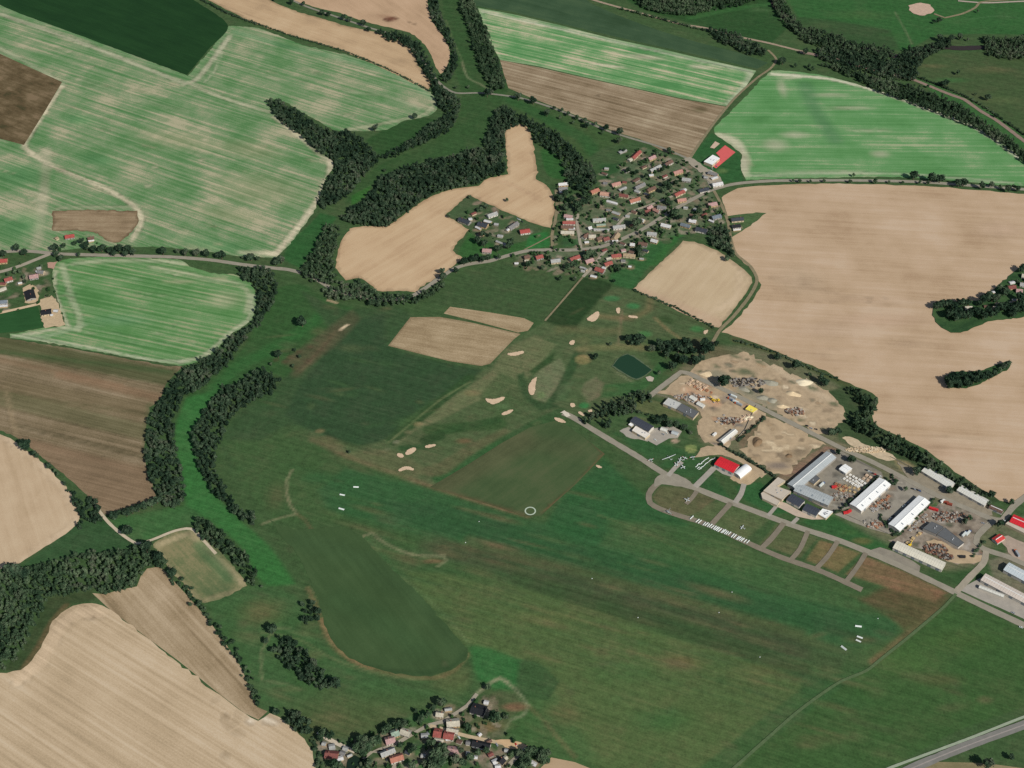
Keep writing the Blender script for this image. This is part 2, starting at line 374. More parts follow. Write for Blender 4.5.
# ridge between village and pasture
area(G, [(412,300),(448,284),(470,272),(505,262),(530,270),(577,282),(544,322),(490,310),(450,306)], (52,80,46), soft=5)
area(G, [(578,280),(590,277),(612,284),(609,292),(572,332),(544,321)], (34,62,32), soft=2)
area(G, [(470,230),(500,240),(550,228),(550,248),(500,256),(470,262),(455,258)], (38,86,40), soft=4)
area(G, [(446,216),(468,196),(535,226),(545,236),(500,245),(470,232)], (58,84,52), soft=4)
area(G, [(530,235),(548,232),(550,246),(525,250)], (26,100,46), soft=3)
area(G, [(562,233),(578,233),(580,246),(563,247)], (40,84,46), soft=3)
stroke(G, [(652,262),(672,240),(690,222)], 20, (34,92,42), .95, 7)
area(G, [(610,275),(650,240),(668,240),(632,290),(615,285)], (34,88,44), .9, 8)
area(G, [(560,195),(600,150),(660,140),(708,180),(700,200),(640,230),(590,235),(556,240)], (52,82,48), .85, 8)
area(G, [(600,165),(630,162),(640,180),(622,178),(600,186)], (34,76,40), .9, 8)
area(G, [(711,133),(722,139),(740,154),(741,172),(745,181),(715,184),(700,168),(690,160)], (32,84,42), soft=3)
blob(G, 722, 171, 14, 10, (78,108,60), .8, .7)
area(G, [(724,214),(766,212),(733,240),(728,222)], (62,92,54), soft=4)
area(G, [(700,228),(730,238),(735,256),(716,248)], (38,76,44), soft=5)
# golf course, mown shapes
area(G, [(545,322),(572,332),(610,290),(634,290),(712,328),(705,345),(660,338),(640,345),(655,380),(600,420),(560,415),(500,440),(430,490),(360,470),(310,455),(310,432),(352,446),(385,440),(440,400),(490,366),(512,342)], (66,88,54), soft=8)
area(G, [(505,350),(535,335),(556,345),(520,385),(480,400),(440,420),(392,438),(410,420),(460,392),(490,372)], (88,100,66), 1, 6)
area(G, [(528,372),(555,352),(552,362),(534,374)], (42,72,38), 1, 5)
area(G, [(535,375),(560,358),(566,372),(556,392),(544,402),(534,398)], (90,104,72), 1, 5)
area(G, [(520,362),(530,400),(550,408),(566,388),(585,350),(575,350),(555,390),(545,404),(530,398),(526,380)], (40,72,40), .9, 5)
blob(G, 541, 395, 8, 9, (88,116,72), .9, .5)
area(G, [(560,385),(575,380),(566,400),(556,402)], (62,92,56), .8, 5)
area(G, [(585,382),(596,377),(604,384),(600,396),(588,403),(582,394)], (92,98,70), .95, 5)
blob(G, 584, 405.5, 9, 7, (38,110,58), 1, .4)
blob(G, 502, 406.5, 13, 8, (92,124,80), .95, .5, .3)
blob(G, 612, 389, 14, 8, (104,94,66), .8, .8)
blob(G, 583, 359.5, 14, 13, (108,108,70), .95, .4)
blob(G, 582, 340, 22, 14, (86,96,60), .7, .8)
blob(G, 612, 298.5, 16, 9, (44,104,58), .95, .5); blob(G, 633, 306, 13, 9, (44,108,60), .95, .5)
blob(G, 667, 320, 20, 11, (46,72,38), .95, .7, -.4)
blob(G, 697, 329, 14, 10, (46,108,56), .9, .6); blob(G, 645, 334, 14, 10, (50,110,58), .8, .7)
stroke(G, [(655,318),(668,330),(690,345),(700,352)], 5, (120,112,78), .6, 4)
stroke(G, [(600,316),(630,318),(648,310),(650,300)], 10, (106,98,68), .6, 12)
stroke(G, [(622,310),(620,330),(618,345)], 4, (112,106,80), .5, 4)
stroke(G, [(580,349),(610,347),(650,348)], 14, (110,112,72), .55, 10)
stroke(G, [(560,330),(575,330),(600,332),(618,330)], 16, (92,96,62), .6, 16)
stroke(G, [(616,372),(636,384),(648,379)], 3, (104,118,84), .7, 3)
area(G, [(604,385),(640,380),(660,362),(668,366),(640,392),(600,398)], (36,88,44), .8, 8)
area(G, [(500,372),(522,384),(530,402),(500,420),(480,400)], (60,86,50), .7, 8)
stroke(G, [(520,376),(526,395),(540,408),(556,406)], 9, (44,74,42), .95, 6)
for a_, b_, w_, c_ in (((392,440),(470,378),16,(40,72,38)), ((430,430),(500,424),20,(48,78,42)), ((440,432),(497,420),13,(42,76,40)),
                       ((425,440),(440,436),16,(38,68,36)), ((402,448),(432,446),10,(40,74,40)), ((440,478),(505,440),20,(40,84,44)), ((505,440),(560,412),16,(46,80,44))):
    stroke(G, [a_, b_], w_, c_, .95, 6)
stroke(G, [(388,443),(440,400),(470,382)], 3, (96,112,72), .6, 3); stroke(G, [(396,446),(436,412),(462,390)], 3, (86,100,66), .5, 3)
blob(G, 418, 424, 9, 6, (124,118,84), .8, .7); blob(G, 408, 432, 8, 5, (100,104,72), .6, .7); blob(G, 472, 393, 16, 9, (112,108,76), .8, .6)
blob(G, 396, 442, 6, 5, (120,130,100), .6, .7); blob(G, 387, 450, 7, 4, (110,120,90), .6, .7)
area(G, [(440,462),(470,444),(505,428),(510,432),(470,456),(440,476),(410,472)], (82,88,58), .9, 8)
blob(G, 464, 441, 16, 8, (98,82,58), .7, .8)
area(G, [(345,452),(390,450),(430,470),(415,478),(370,470),(340,460)], (86,94,62), .8, 10)
blob(G, 338, 449, 12, 7, (78,112,70), .95, .5); blob(G, 320, 431, 9, 6, (112,106,74), .8, .7)
area(G, [(310,438),(330,436),(345,446),(345,456),(320,455),(306,450)], (82,84,56), .8, 8)
stroke(G, [(326,434),(350,444),(372,452)], 4, (40,62,36), .6, 4)
stroke(G, [(340,455),(400,476),(440,490),(480,502),(528,516)], 9, (98,92,66), .75, 8)
stroke(G, [(400,478),(440,491),(528,517)], 4, (108,88,66), .6, 3)
stroke(G, [(402,480),(414,483)], 5, (130,128,96), .6, 4)
# airfield turf, mown in long bands
area(G, [(222,440),(262,440),(306,440),(340,456),(400,478),(528,518),(545,512),(604,455),(650,500),(700,525),(860,592),(948,604),(870,668),(800,710),(730,770),(540,770),(470,700),(470,650),(400,577),(350,525),(280,520),(240,480)], (52,84,46), soft=10)
area(G, [(318,490),(345,468),(400,480),(525,520),(540,522),(700,565),(860,612),(905,616),(890,640),(840,645),(700,600),(540,560),(400,530),(330,510)], (36,84,46), .85, 14)
area(G, [(380,500),(470,510),(560,540),(680,575),(800,610),(870,630),(860,640),(760,615),(640,585),(520,550),(420,525)], (36,78,44), .8, 16)
area(G, [(560,500),(604,458),(650,500),(690,525),(640,540),(590,545),(545,525)], (32,82,44), .9, 12)
area(G, [(610,520),(680,525),(760,560),(840,592),(880,610),(800,600),(700,570),(600,545)], (50,88,48), .8, 12)
blob(G, 640, 531, 60, 18, (66,88,52), .6, .9, -.25); blob(G, 725, 555, 70, 22, (72,94,54), .6, .9, -.3); blob(G, 590, 530, 50, 14, (30,84,44), .6, .9)
area(G, [(420,540),(520,555),(640,592),(760,625),(850,650),(840,670),(760,650),(640,616),(520,580),(420,555)], (58,80,48), .85, 10)
stroke(G, [(440,548),(540,572),(640,602),(740,630),(800,650)], 26, (58,68,46), .6, 14)
stroke(G, [(470,540),(560,565),(680,600),(800,633)], 14, (84,84,58), .4, 12)
stroke(G, [(520,578),(600,604),(700,635),(800,668)], 24, (48,70,40), .75, 8)
area(G, [(405,572),(470,575),(560,600),(660,632),(800,680),(800,712),(730,770),(600,770),(530,690),(470,650),(420,595)], (70,94,52), .9, 8)
area(G, [(470,650),(500,655),(530,665),(560,700),(600,760),(540,760),(500,700)], (58,92,50), .8, 14)
blob(G, 620, 670, 60, 30, (48,92,46), .6, .9); blob(G, 660, 720, 50, 24, (40,92,46), .55, .9); blob(G, 680, 662, 45, 16, (98,92,60), .5, .9)
blob(G, 545, 618, 60, 16, (86,98,56), .5, .9); blob(G, 760, 670, 55, 16, (88,92,56), .5, .9); blob(G, 560, 715, 30, 24, (86,88,54), .55, .9)
area(G, [(512,658),(538,662),(560,682),(548,700),(525,698),(512,690)], (46,80,44), .9, 4)
area(G, [(468,645),(490,648),(520,660),(515,690),(495,690),(478,680)], (32,96,46), .9, 8)
area(G, [(470,735),(500,745),(520,740),(560,755),(600,768),(560,760),(520,745),(500,715),(527,705),(540,715),(560,745)], (46,88,44), .5, 8)
stroke(G, [(528,706),(545,722),(560,740),(575,757)], 5, (100,96,66), .55, 4)
area(G, [(870,668),(905,640),(945,608),(960,598),(1060,650),(1060,690),(960,730),(880,768),(730,775),(760,748),(810,706)], (48,84,42), soft=4)
blob(G, 905, 660, 60, 40, (62,96,48), .6, .9); blob(G, 960, 640, 70, 26, (58,90,42), .5, .9); blob(G, 940, 680, 40, 14, (84,86,54), .5, .9); blob(G, 985, 700, 14, 8, (102,96,70), .5, .9)
blob(G, 820, 740, 40, 12, (84,88,56), .45, .9); blob(G, 850, 700, 60, 30, (44,84,42), .6, .9)
area(G, [(800,690),(835,675),(868,668),(760,748),(720,775),(690,775)], (42,84,44), .7, 6)
area(G, [(905,580),(950,597),(944,606),(905,630),(890,618),(860,600)], (78,76,50), .9, 10)
stroke(G, [(936,610),(900,640),(872,662)], 8, (100,88,62), .6, 7)
blob(G, 860, 640, 30, 8, (88,84,58), .5, .9)
# taxiway infields
area(G, [(660,486),(690,488),(715,500),(690,516),(660,508),(652,498)], (82,88,58), .95, 5)
area(G, [(712,503),(735,502),(770,519),(745,540),(700,522),(690,518)], (72,92,56), .95, 5)
area(G, [(778,522),(818,538),(800,558),(760,544)], (76,90,56), .95, 4)
area(G, [(820,540),(860,553),(838,572),(806,560)], (102,96,64), .95, 4); area(G, [(865,556),(905,572),(950,594),(900,590),(846,574)], (106,92,66), .95, 5)
area(G, [(905,578),(945,593),(935,602),(895,590)], (104,90,64), .8, 5)
area(G, [(690,480),(712,472),(730,498),(720,497),(700,487)], (34,80,42), .9, 4)
area(G, [(735,486),(760,482),(790,512),(775,514),(745,500)], (32,86,44), .9, 4)
area(G, [(770,492),(788,497),(790,514),(772,508)], (34,86,44), .9, 3)
area(G, [(800,522),(840,512),(890,535),(892,545),(870,552),(830,535)], (34,84,42), .9, 4)
blob(G, 862, 541, 18, 8, (92,92,56), .7, .7); blob(G, 850, 532, 16, 6, (54,96,48), .6, .7)
area(G, [(930,562),(985,560),(960,586),(925,580)], (44,78,42), .95, 5)
area(G, [(612,405),(660,405),(690,425),(690,440),(650,460),(610,430)], (52,84,48), .9, 6)
area(G, [(625,400),(660,402),(690,420),(640,412)], (86,96,60), .7, 6)
area(G, [(612,432),(690,452),(715,470),(690,478),(650,460)], (38,82,44), .9, 5)
blob(G, 691, 448.5, 8.5, 8.5, (104,128,72), 1, .15)
blob(G, 675, 441, 7, 5, (150,142,118), .9, .5)
# rough ground round the works
area(G, [(655,396),(700,352),(745,346),(800,365),(845,392),(842,425),(880,455),(990,508),(1000,520),(985,560),(945,570),(890,545),(830,512),(780,480),(720,455),(700,440),(695,412)], (106,104,82), .62, 14)
area(G, [(798,462),(826,446),(838,450),(828,453),(793,484),(776,477)], (112,100,80), .95, 4); area(G, [(738,441),(756,412),(768,416),(752,436),(742,450)], (104,94,74), .9, 4)
area(G, [(812,390),(838,386),(862,400),(860,420),(846,420),(836,402)], (88,98,68), .7, 6); blob(G, 850, 405, 16, 9, (112,118,96), .8, .8); blob(G, 842, 424, 14, 8, (62,86,54), .8, .7)
area(G, [(1000,525),(1030,515),(1030,600),(1000,590),(988,560),(1008,552)], (112,110,92), .7, 8)
area(G, [(897,534),(916,518),(936,502),(939,506),(913,524),(901,538)], (58,92,52), .95, 3)
# tracks worn in the turf
for pts, w_, c_, a_ in (([(292,470),(287,480),(287,495),(290,505),(297,514),(283,517),(262,524)], 3.5, (112,116,84), .7),
        ([(297,514),(305,520),(315,535)], 4, (92,86,60), .5),
        ([(364,536),(372,533),(385,543),(410,554),(430,556),(444,556),(446,561),(438,566)], 4, (116,122,88), .7),
        ([(366,537),(380,552),(400,577)], 3, (50,96,52), .6),
        ([(308,588),(318,610),(326,635),(340,652),(360,663),(385,672),(410,677),(435,678),(455,670),(468,655)], 6, (96,94,62), .7),
        ([(322,620),(334,642),(352,660),(372,668)], 6, (132,112,80), .5),
        ([(262,632),(300,640),(335,660),(370,672),(420,680)], 3, (92,108,68), .5),
        ([(262,680),(262,650),(275,628),(290,628)], 3, (106,116,80), .5), ([(265,682),(285,683),(300,690)], 3, (100,110,76), .4),
        ([(506,682),(516,690),(528,706),(524,715),(510,720),(502,735)], 3.5, (112,124,92), .7),
        ([(475,695),(490,683),(500,678),(508,682)], 4, (120,132,98), .8),
        ([(598,515),(640,530),(700,560)], 3, (84,98,60), .4),
        ([(400,575),(440,610),(470,645)], 3, (84,110,68), .6),
        ([(462,62),(468,78),(480,84),(490,90)], 4, (110,122,88), .6), ([(446,20),(455,45),(463,62)], 3, (90,108,72), .5),
        ([(640,300),(690,320),(716,332)], 4, (52,66,38), .6)):
    stroke(G, pts, w_, c_, a_, 3.0)
blob(G, 433, 561, 18, 5, (108,92,66), .8, .6)
blob(G, 318, 478, 34, 18, (30,88,46), .6, .9)
blob(G, 276, 495, 20, 40, (70,82,50), .6, .9)
# gardens round the south hamlet
area(G, [(470,705),(500,690),(518,695),(526,708),(510,718),(500,742),(470,732),(455,725)], (66,84,52), .9, 5)
blob(G, 515, 707, 20, 8, (116,92,70), .8, .7); blob(G, 488, 727, 24, 10, (108,92,64), .7, .8)
area(G, [(398,752),(430,735),(450,760),(455,775),(395,775)], (48,96,50), .9, 6)
area(G, [(340,738),(400,730),(372,752),(330,760)], (52,80,46), .8, 6)
area(G, [(420,712),(450,708),(458,714),(430,726),(400,735),(385,725)], (44,90,48), .8, 8)
area(G, [(315,735),(350,740),(375,755),(360,775),(310,775)], (60,84,54), .8, 6)
area(G, [(455,735),(500,745),(512,760),(500,775),(440,775)], (48,82,46), .9, 6)
blob(G, 425, 727, 16, 7, (110,108,78), .6, .9)
# understorey and rough banks
stroke(G, [(735,340),(770,350),(800,362),(825,374),(850,386)], 12, (66,78,46), .9, 8)
stroke(G, [(700,345),(720,352),(735,362)], 26, (84,84,60), .8, 14)
area(G, [(826,392),(850,386),(876,400),(873,420),(905,440),(960,475),(1000,500),(985,510),(930,478),(880,452),(838,432)], (50,74,44), soft=5)
area(G, [(892,458),(908,462),(922,470),(916,478),(900,470)], (122,118,86), .9, 5)
stroke(G, [(750,461),(764,470),(776,477)], 6, (52,58,44), .9, 4)  # dark line of the fence and its shadow, put into the ground colour
area(G, [(836,420),(838,440),(850,445),(842,432)], (56,84,50), .8, 4)

# ------------------------------------------------------------------ the ground sheet
def axis(a, b, s, far):
    m = np.arange(a, b + s, s); lo = [a]; hi = [m[-1]]; st = s
    while lo[-1] > -far: st *= 1.6; lo.append(lo[-1] - st)
    st = s
    while hi[-1] < far: st *= 1.6; hi.append(hi[-1] + st)
    return np.concatenate([np.array(lo[1:])[::-1], m, np.array(hi[1:])])
def build_ground():
    xs = axis(-1100, 1100, 3.0, 12000); ys = axis(-660, 1180, 3.0, 12000)
    gx, gy = np.meshgrid(xs, ys); P2 = np.stack([gx.ravel(), gy.ravel()], 1)
    rgba = np.ones((len(P2), 4)); rgba[:, :3] = lin((52, 82, 46))
    rgba = apply_paint(G, P2, rgba)
    rgba[:, :3] *= 1.11
    nx, ny = len(xs), len(ys)
    ii = (np.arange(ny - 1)[:, None] * nx + np.arange(nx - 1)[None, :]).ravel()
    ground = np_obj('ground', np.c_[P2, np.zeros(len(P2))], np.stack([ii, ii + 1, ii + nx + 1, ii + nx], 1), grass_mat('meadow_grass'))
    set_paint(ground.data, rgba)
    tag(ground, 'mown airfield turf, pasture and meadow grass covering the open land', kind='structure')

# ------------------------------------------------------------------ fields
stroke('f1', [(62,86),(24,145),(30,152),(50,165),(80,178),(105,188),(136,208),(141,222),(132,240)], 9, (186,176,146), 1, 6)
stroke('f1', [(62,83),(78,78),(100,86),(130,97),(187,112)], 10, (140,150,114), .35, 8); stroke('f1', [(0,48),(40,70),(62,84)], 9, (150,156,122), .7, 6)
stroke('f1', [(0,14),(90,46),(185,84),(196,80),(214,58),(230,36)], 10, (172,170,140), .95, 7); stroke('f1', [(222,52),(215,70),(205,82)], 5, (178,176,146), .6, 5)
stroke('f1', [(190,84),(230,100),(270,112)], 8, (174,170,140), .8, 7)
stroke('f1', [(46,150),(44,190),(40,220),(36,246)], 16, (164,158,130), .6, 10)
stroke('f1', [(50,212),(60,208),(136,207)], 6, (158,156,126), .7, 5)
stroke('f1', [(330,150),(330,175),(318,200),(300,225),(276,254),(240,252)], 11, (190,180,150), 1, 8)
stroke('f1', [(275,117),(300,137),(318,153),(332,162)], 9, (176,168,140), .8, 6)
stroke('f1', [(350,129),(370,126),(400,120),(425,114),(434,106)], 9, (168,166,134), .7, 6); stroke('f1', [(345,92),(385,96),(420,108),(412,118)], 7, (150,158,122), .5, 7)
stroke('f1', [(235,32),(300,50),(350,60),(400,78),(432,98)], 14, (88,140,92), .5, 12)
for x, y in ((33,122),(155,167),(202,160),(78,80),(68,52),(205,140),(148,186)): blob('f1', x, y, 9, 8, (176,166,138), .7, .8)
for bx, by, rx, ry in ((20,175,70,50),(20,225,60,55),(100,160,60,25),(215,245,110,25),(80,120,50,30)): blob('f1', bx, by, rx, ry, (70,132,76), .7, .9, -.3)
for bx, by, rx, ry in ((260,190,120,70),(180,140,120,40),(250,150,90,40),(230,215,90,30)): blob('f1', bx, by, rx, ry, (164,156,122), .42, .95, -.3)
for i_ in range(90): blob('f1', float(RNG.uniform(0,420)), float(RNG.uniform(30,255)), float(RNG.uniform(8,40)), float(RNG.uniform(2,6)), [(176,166,136),(78,130,76),(150,140,112),(104,128,86),(186,176,148)][i_ % 5], .55, .9, -.42)
f1 = sheet('crop_field', [(-70,-30),(0,4),(95,40),(188,76),(210,50),(229,26),(258,28),(300,44),(350,56),(400,75),(430,92),(438,104),(434,113),(420,118),(404,121),(385,130),(350,131),(334,130),(318,121),(300,111),(285,102),(272,99),(266,103),(278,117),(300,134),(320,152),(333,161),(332,170),(326,178),(321,194),(312,215),(300,231),(288,246),(276,258),(240,256),(200,251),(165,247),(132,247),(100,247),(50,251),(0,253),(-80,256)],
    soil_mat('rape_stubble', [(70,122,68),(90,132,80),(110,140,96),(136,146,108),(170,164,132)], ang_px(100, 33, (200,150)), 130, 3.0, .6, .5, 80, .45, 2.0, 1.0, .1, 9),
    'large pale green and straw striped field in the northwest with bare headland tracks', 'f1', 6.0, jit=.8)
sheet('crop_field', [(-60,-30),(0,5),(95,41),(187,75),(208,50),(228,26),(200,4),(170,-14),(140,-34)], soil_mat('dense_crop', [(14,52,22),(20,60,26),(26,68,30)], ang_px(188, 71, (100,40)), 60, 6, .4, .2, 60, .2, 3, 2.0), 'dark green corner of dense crop at the top left', None, 8.0, jit=.3)
sheet('ploughed_field', [(-40,42),(0,54),(62,82),(45,112),(24,145),(0,139),(-40,128)], soil_mat('brown_soil', [(70,66,42),(90,76,52),(104,90,64),(124,106,80)], ang_px(60, 22, (30,100)), 30, 6, .5, .5, 40, .3, 3, 3.0), 'dark brown field plot at the left edge inside the striped field', None, 6.0, smooth=False)
sheet('stubble_field', [(52,211),(90,210),(137,211),(138,222),(130,234),(118,243),(108,241),(96,233),(80,231),(53,231)], soil_mat('brown_stubble', [(120,102,76),(144,124,96),(164,146,116)], ang_px(1, 0, (90,220)), 40, 3.5, .5, .3, 40, .3, 2.5, 4.0), 'small brown stubble plot behind the two farmhouses by the road', None, 5.0, head=((0,4,(92,74,48),.8),))
sheet('stubble_field', [(186,-12),(256,24),(300,38),(345,52),(395,74),(428,91),(431,82),(418,65),(414,52),(404,43),(380,33),(350,27),(320,18),(290,9),(262,-4),(240,-16)], soil_mat('warm_stubble', [(166,140,108),(186,158,122),(196,170,134)], ang_px(100, 36, (330,40)), 80, 5, .35, .35, 60, .25, 2.5, 5.0), 'long tan stubble field between the thin ditch and the tree lined track at the top', None, 7.0, head=((0,4,(126,110,78),.6),))
blob('f4', 390, 19, 17, 11, (104,66,50), .95, .35); blob('f4', 384, 16, 22, 12, (150,116,90), .5, .8); stroke('f4', [(408,22),(416,25)], 4, (120,96,72), .6, 4)
sheet('stubble_field', [(262,-18),(283,-4),(318,8),(340,13),(366,22),(388,27),(410,33),(424,44),(432,56),(437,70),(441,74),(447,66),(450,54),(446,41),(438,29),(431,18),(428,4),(424,-18)], MATS.setdefault('warm2', soil_mat('warm_stubble_far', [(166,138,108),(184,154,122),(194,164,132)], ang_px(40, 30, (400,20)), 70, 6, .3, .3, 60, .25, 2.5, 6.0)), 'tan stubble field with a dark red soil patch beyond the tree lined track', 'f4', 7.0)
for x, y, rx, ry in ((588,31,60,12),(535,20,30,8),(645,57,60,14),(700,67,36,12),(610,66,60,8)): blob('f5', x, y, rx, ry, (196,184,158), .75, .9, -.2)
stroke('f5', [(480,11),(560,29),(660,52),(752,72)], 8, (176,178,150), .8, 6); stroke('f5', [(752,72),(740,92),(727,104)], 12, (156,166,132), .8, 8)
sheet('crop_field', [(477,8),(512,14),(560,26),(610,38),(660,49),(710,60),(757,71),(745,89),(727,106),(680,98),(630,87),(580,76),(540,67),(500,60),(489,40)], soil_mat('pale_crop', [(66,130,70),(86,144,84),(128,158,108),(188,178,146)], ang_px(100, 23, (600,60)), 150, 4.5, .75, .4, 70, .3, 2.2, 7.0, .15, 10), 'green and straw striped strip field north of the village', 'f5', 7.0, smooth=False, head=((2,5,(150,168,128),.6),))
blob('f6', 700, 110, 20, 14, (96,88,58), .7, .8); blob('f6', 598, 96, 6, 6, (88,74,54), .7, .8)
sheet('ploughed_field', [(500,60),(540,68),(580,77),(630,88),(680,99),(727,107),(715,122),(700,142),(689,158),(665,152),(640,139),(615,132),(590,121),(560,109),(530,98),(508,88),(504,75)], soil_mat('brown_soil_far', [(112,96,72),(136,118,92),(150,132,106),(170,154,126)], ang_px(100, 26, (600,100)), 110, 3.6, .6, .35, 60, .36, 2.2, 8.0, .15, 10), 'brown ploughed field between striped strip and village road', 'f6', 7.0, smooth=False)
sheet('crop_field', [(462,-22),(477,6),(512,12),(610,36),(710,58),(757,69),(768,63),(740,53),(700,43),(660,31),(620,16),(592,4),(560,-20)], soil_mat('far_meadow', [(44,72,44),(54,82,54),(66,92,60)], ang_px(100, 26, (620,30)), 90, 8, .4, .4, 60, .25, 3, 9.0), 'dull dark green hay field along the railway at the top', None, 8.0, smooth=False)
for x, y, rx, ry in ((782,88,10,40),(775,145,26,26),(830,95,40,9),(850,108,50,8),(880,154,20,14),(795,135,30,14),(870,131,46,5),(820,172,90,5),(850,172,30,4),(790,78,20,8)): blob('f8', x, y, rx * 1.3, ry * 1.2, (178,172,146), .6, .9)
stroke('f8', [(772,74),(830,79),(880,92),(930,110),(968,124),(995,140),(1020,158)], 9, (200,194,168), 1, 6); stroke('f8', [(748,176),(800,174),(900,174),(980,180),(1020,184)], 6, (160,166,136), .7, 6)
stroke('f8', [(718,136),(735,142),(744,160),(742,174)], 20, (182,176,148), .9, 12); stroke('f8', [(728,142),(740,152),(752,165)], 6, (150,150,118), .6, 6)
blob('f8', 775, 108, 5, 5, (70,84,56), .8, .7); blob('f8', 884, 116, 5, 5, (70,96,60), .8, .7)
stroke('f8', [(805,85),(815,110),(835,140)], 26, (66,112,74), .5, 20)
sheet('crop_field', [(713,131),(730,112),(752,90),(772,71),(790,71),(830,77),(870,88),(905,99),(940,112),(970,123),(995,137),(1015,153),(1030,165),(1080,200),(1060,190),(1024,186),(990,184),(950,180),(900,177),(860,177),(800,178),(770,179),(746,180),(741,170),(741,154),(731,145),(721,139)], soil_mat('pale_crop_east', [(66,126,66),(80,140,78),(98,148,92),(152,164,122)], ang_px(100, 1.0, (850,130)), 150, 3.2, .5, .35, 80, .35, 2.0, 10.0, .1, 10), 'bright green field with straw patches in the northeast above the main road', 'f8', 7.0)
blob('f9', 770, 345, 1, 1, (0,0,0), 0)
for x, y, rx, ry, c_ in ((880,320,110,26,(160,132,106)),(860,300,120,10,(166,140,112)),(830,330,90,26,(166,142,116)),(940,450,70,30,(172,144,118)),(1000,230,60,40,(176,150,124)),(800,280,60,60,(182,160,132)),(910,345,70,20,(186,160,130)),(960,440,60,12,(194,172,144)),(830,355,50,14,(190,166,136))): blob('f9', x, y, rx, ry, c_, .5, .95)
stroke('f9', [(770,278),(800,284),(850,297),(900,305)], 8, (150,126,100), .35, 10)
sheet('stubble_field', [(745,187),(800,184),(860,184),(920,186),(990,191),(1024,194),(1110,198),(1110,460),(1060,476),(1035,486),(1022,497),(1010,503),(1000,500),(990,493),(975,485),(950,468),(930,453),(905,439),(885,430),(873,422),(873,412),(879,402),(872,393),(850,384),(825,371),(800,361),(770,349),(745,339),(721,332),(735,321),(750,304),(760,285),(755,273),(745,263),(736,254),(731,245),(730,239),(750,226),(766,213),(757,212),(728,216),(725,206),(722,198),(732,191)], soil_mat('big_stubble', [(168,141,111),(181,155,124),(188,162,132),(194,170,142)], ang_px(100, 6, (850,280)), 160, 5, .4, .6, 130, .26, 2.2, 11.0), 'huge smooth tan stubble field filling the east of the view', 'f9', 9.0)
stroke('f10', [(636,291),(716,323)], 26, (180,150,124), .5, 14); stroke('f10', [(742,270),(734,300),(700,318)], 10, (198,176,146), .4, 8)
sheet('stubble_field', [(633,289),(658,265),(684,241),(698,243),(720,252),(737,264),(752,277),(749,288),(733,310),(719,327),(714,327),(690,317),(660,302)], soil_mat('mid_stubble', [(178,154,122),(190,168,134),(200,178,146)], ang_px(80, -90, (690,285)), 90, 7, .3, .3, 70, .2, 2.5, 12.0), 'tan stubble field just southeast of the village bounded by a curving track', 'f10', 7.0, head=((0,3,(140,122,92),.7),))
stroke('f11', [(486,180),(505,182),(540,200)], 7, (172,140,110), .4, 6)
sheet('stubble_field', [(336,262),(341,242),(351,229),(366,226),(386,226),(406,213),(426,199),(445,191),(462,188),(480,185),(487,179),(500,176),(508,174),(507,160),(505,142),(506,128),(514,124),(526,126),(531,134),(535,155),(537,172),(536,179),(546,185),(553,195),(554,212),(551,228),(530,222),(500,209),(468,195),(446,215),(469,230),(453,250),(463,258),(455,265),(441,275),(421,287),(416,292),(403,291),(388,291),(378,291),(371,285),(358,278),(346,280),(337,270)], soil_mat('pink_stubble', [(178,148,114),(192,164,128),(200,174,138)], ang_px(100, -60, (430,240)), 90, 6, .4, .3, 60, .22, 2.5, 13.0), 'warm tan stubble field curling round the west side of the village', 'f11', 6.0, head=((0,3,(150,122,92),.6),))
mt = soil_mat('straw_plot', [(138,118,88),(158,138,106),(178,158,126)], ang_px(100, 16, (450,340)), 40, 2.6, .4, .3, 30, .6, 2.0, 14.0)
sheet('stubble_field', [(389,346),(410,317),(440,317),(470,322),(512,332),(521,334),(513,341),(503,350),(490,364),(482,366),(450,361),(420,354)], mt, 'small straw coloured field standing alone in the middle pasture', None, 6.0, smooth=False, head=((0,3,(112,98,68),.6),))
sheet('stubble_field', [(444,313),(451,307),(490,312),(525,318),(534,323),(528,331),(518,332),(480,323)], mt, 'narrow tan strip directly behind the small straw coloured field', None, 6.0, smooth=False)
stroke('f13', [(62,264),(68,285),(72,300),(80,318),(78,330)], 9, (156,164,128), .75, 6); stroke('f13', [(55,270),(55,292),(62,312),(68,327),(45,331),(12,337)], 6, (182,176,148), .8, 5)
stroke('f13', [(72,264),(100,261),(160,261),(185,264)], 8, (164,168,134), .7, 6); stroke('f13', [(150,267),(180,272),(210,280),(235,283),(248,292),(246,312)], 7, (168,168,136), .6, 6)
stroke('f13', [(252,295),(250,318),(230,333),(205,355),(180,362)], 8, (172,172,142), .7, 6); stroke('f13', [(186,362),(150,360),(100,350),(50,341),(12,336)], 7, (170,172,142), .75, 5)
stroke('f13', [(12,336),(40,337),(70,330),(85,325)], 8, (150,164,128), .6, 6)
for i_ in range(45): blob('f13', float(RNG.uniform(60,255)), float(RNG.uniform(262,362)), float(RNG.uniform(8,36)), float(RNG.uniform(2,5)), [(164,164,132),(74,126,74),(120,150,106)][i_ % 3], .5, .9, -.3)
blob('f13', 225, 300, 40, 30, (160,160,126), .5, .9); blob('f13', 180, 282, 40, 8, (164,156,124), .5, .9); blob('f13', 120, 320, 70, 20, (88,138,92), .5, .9)
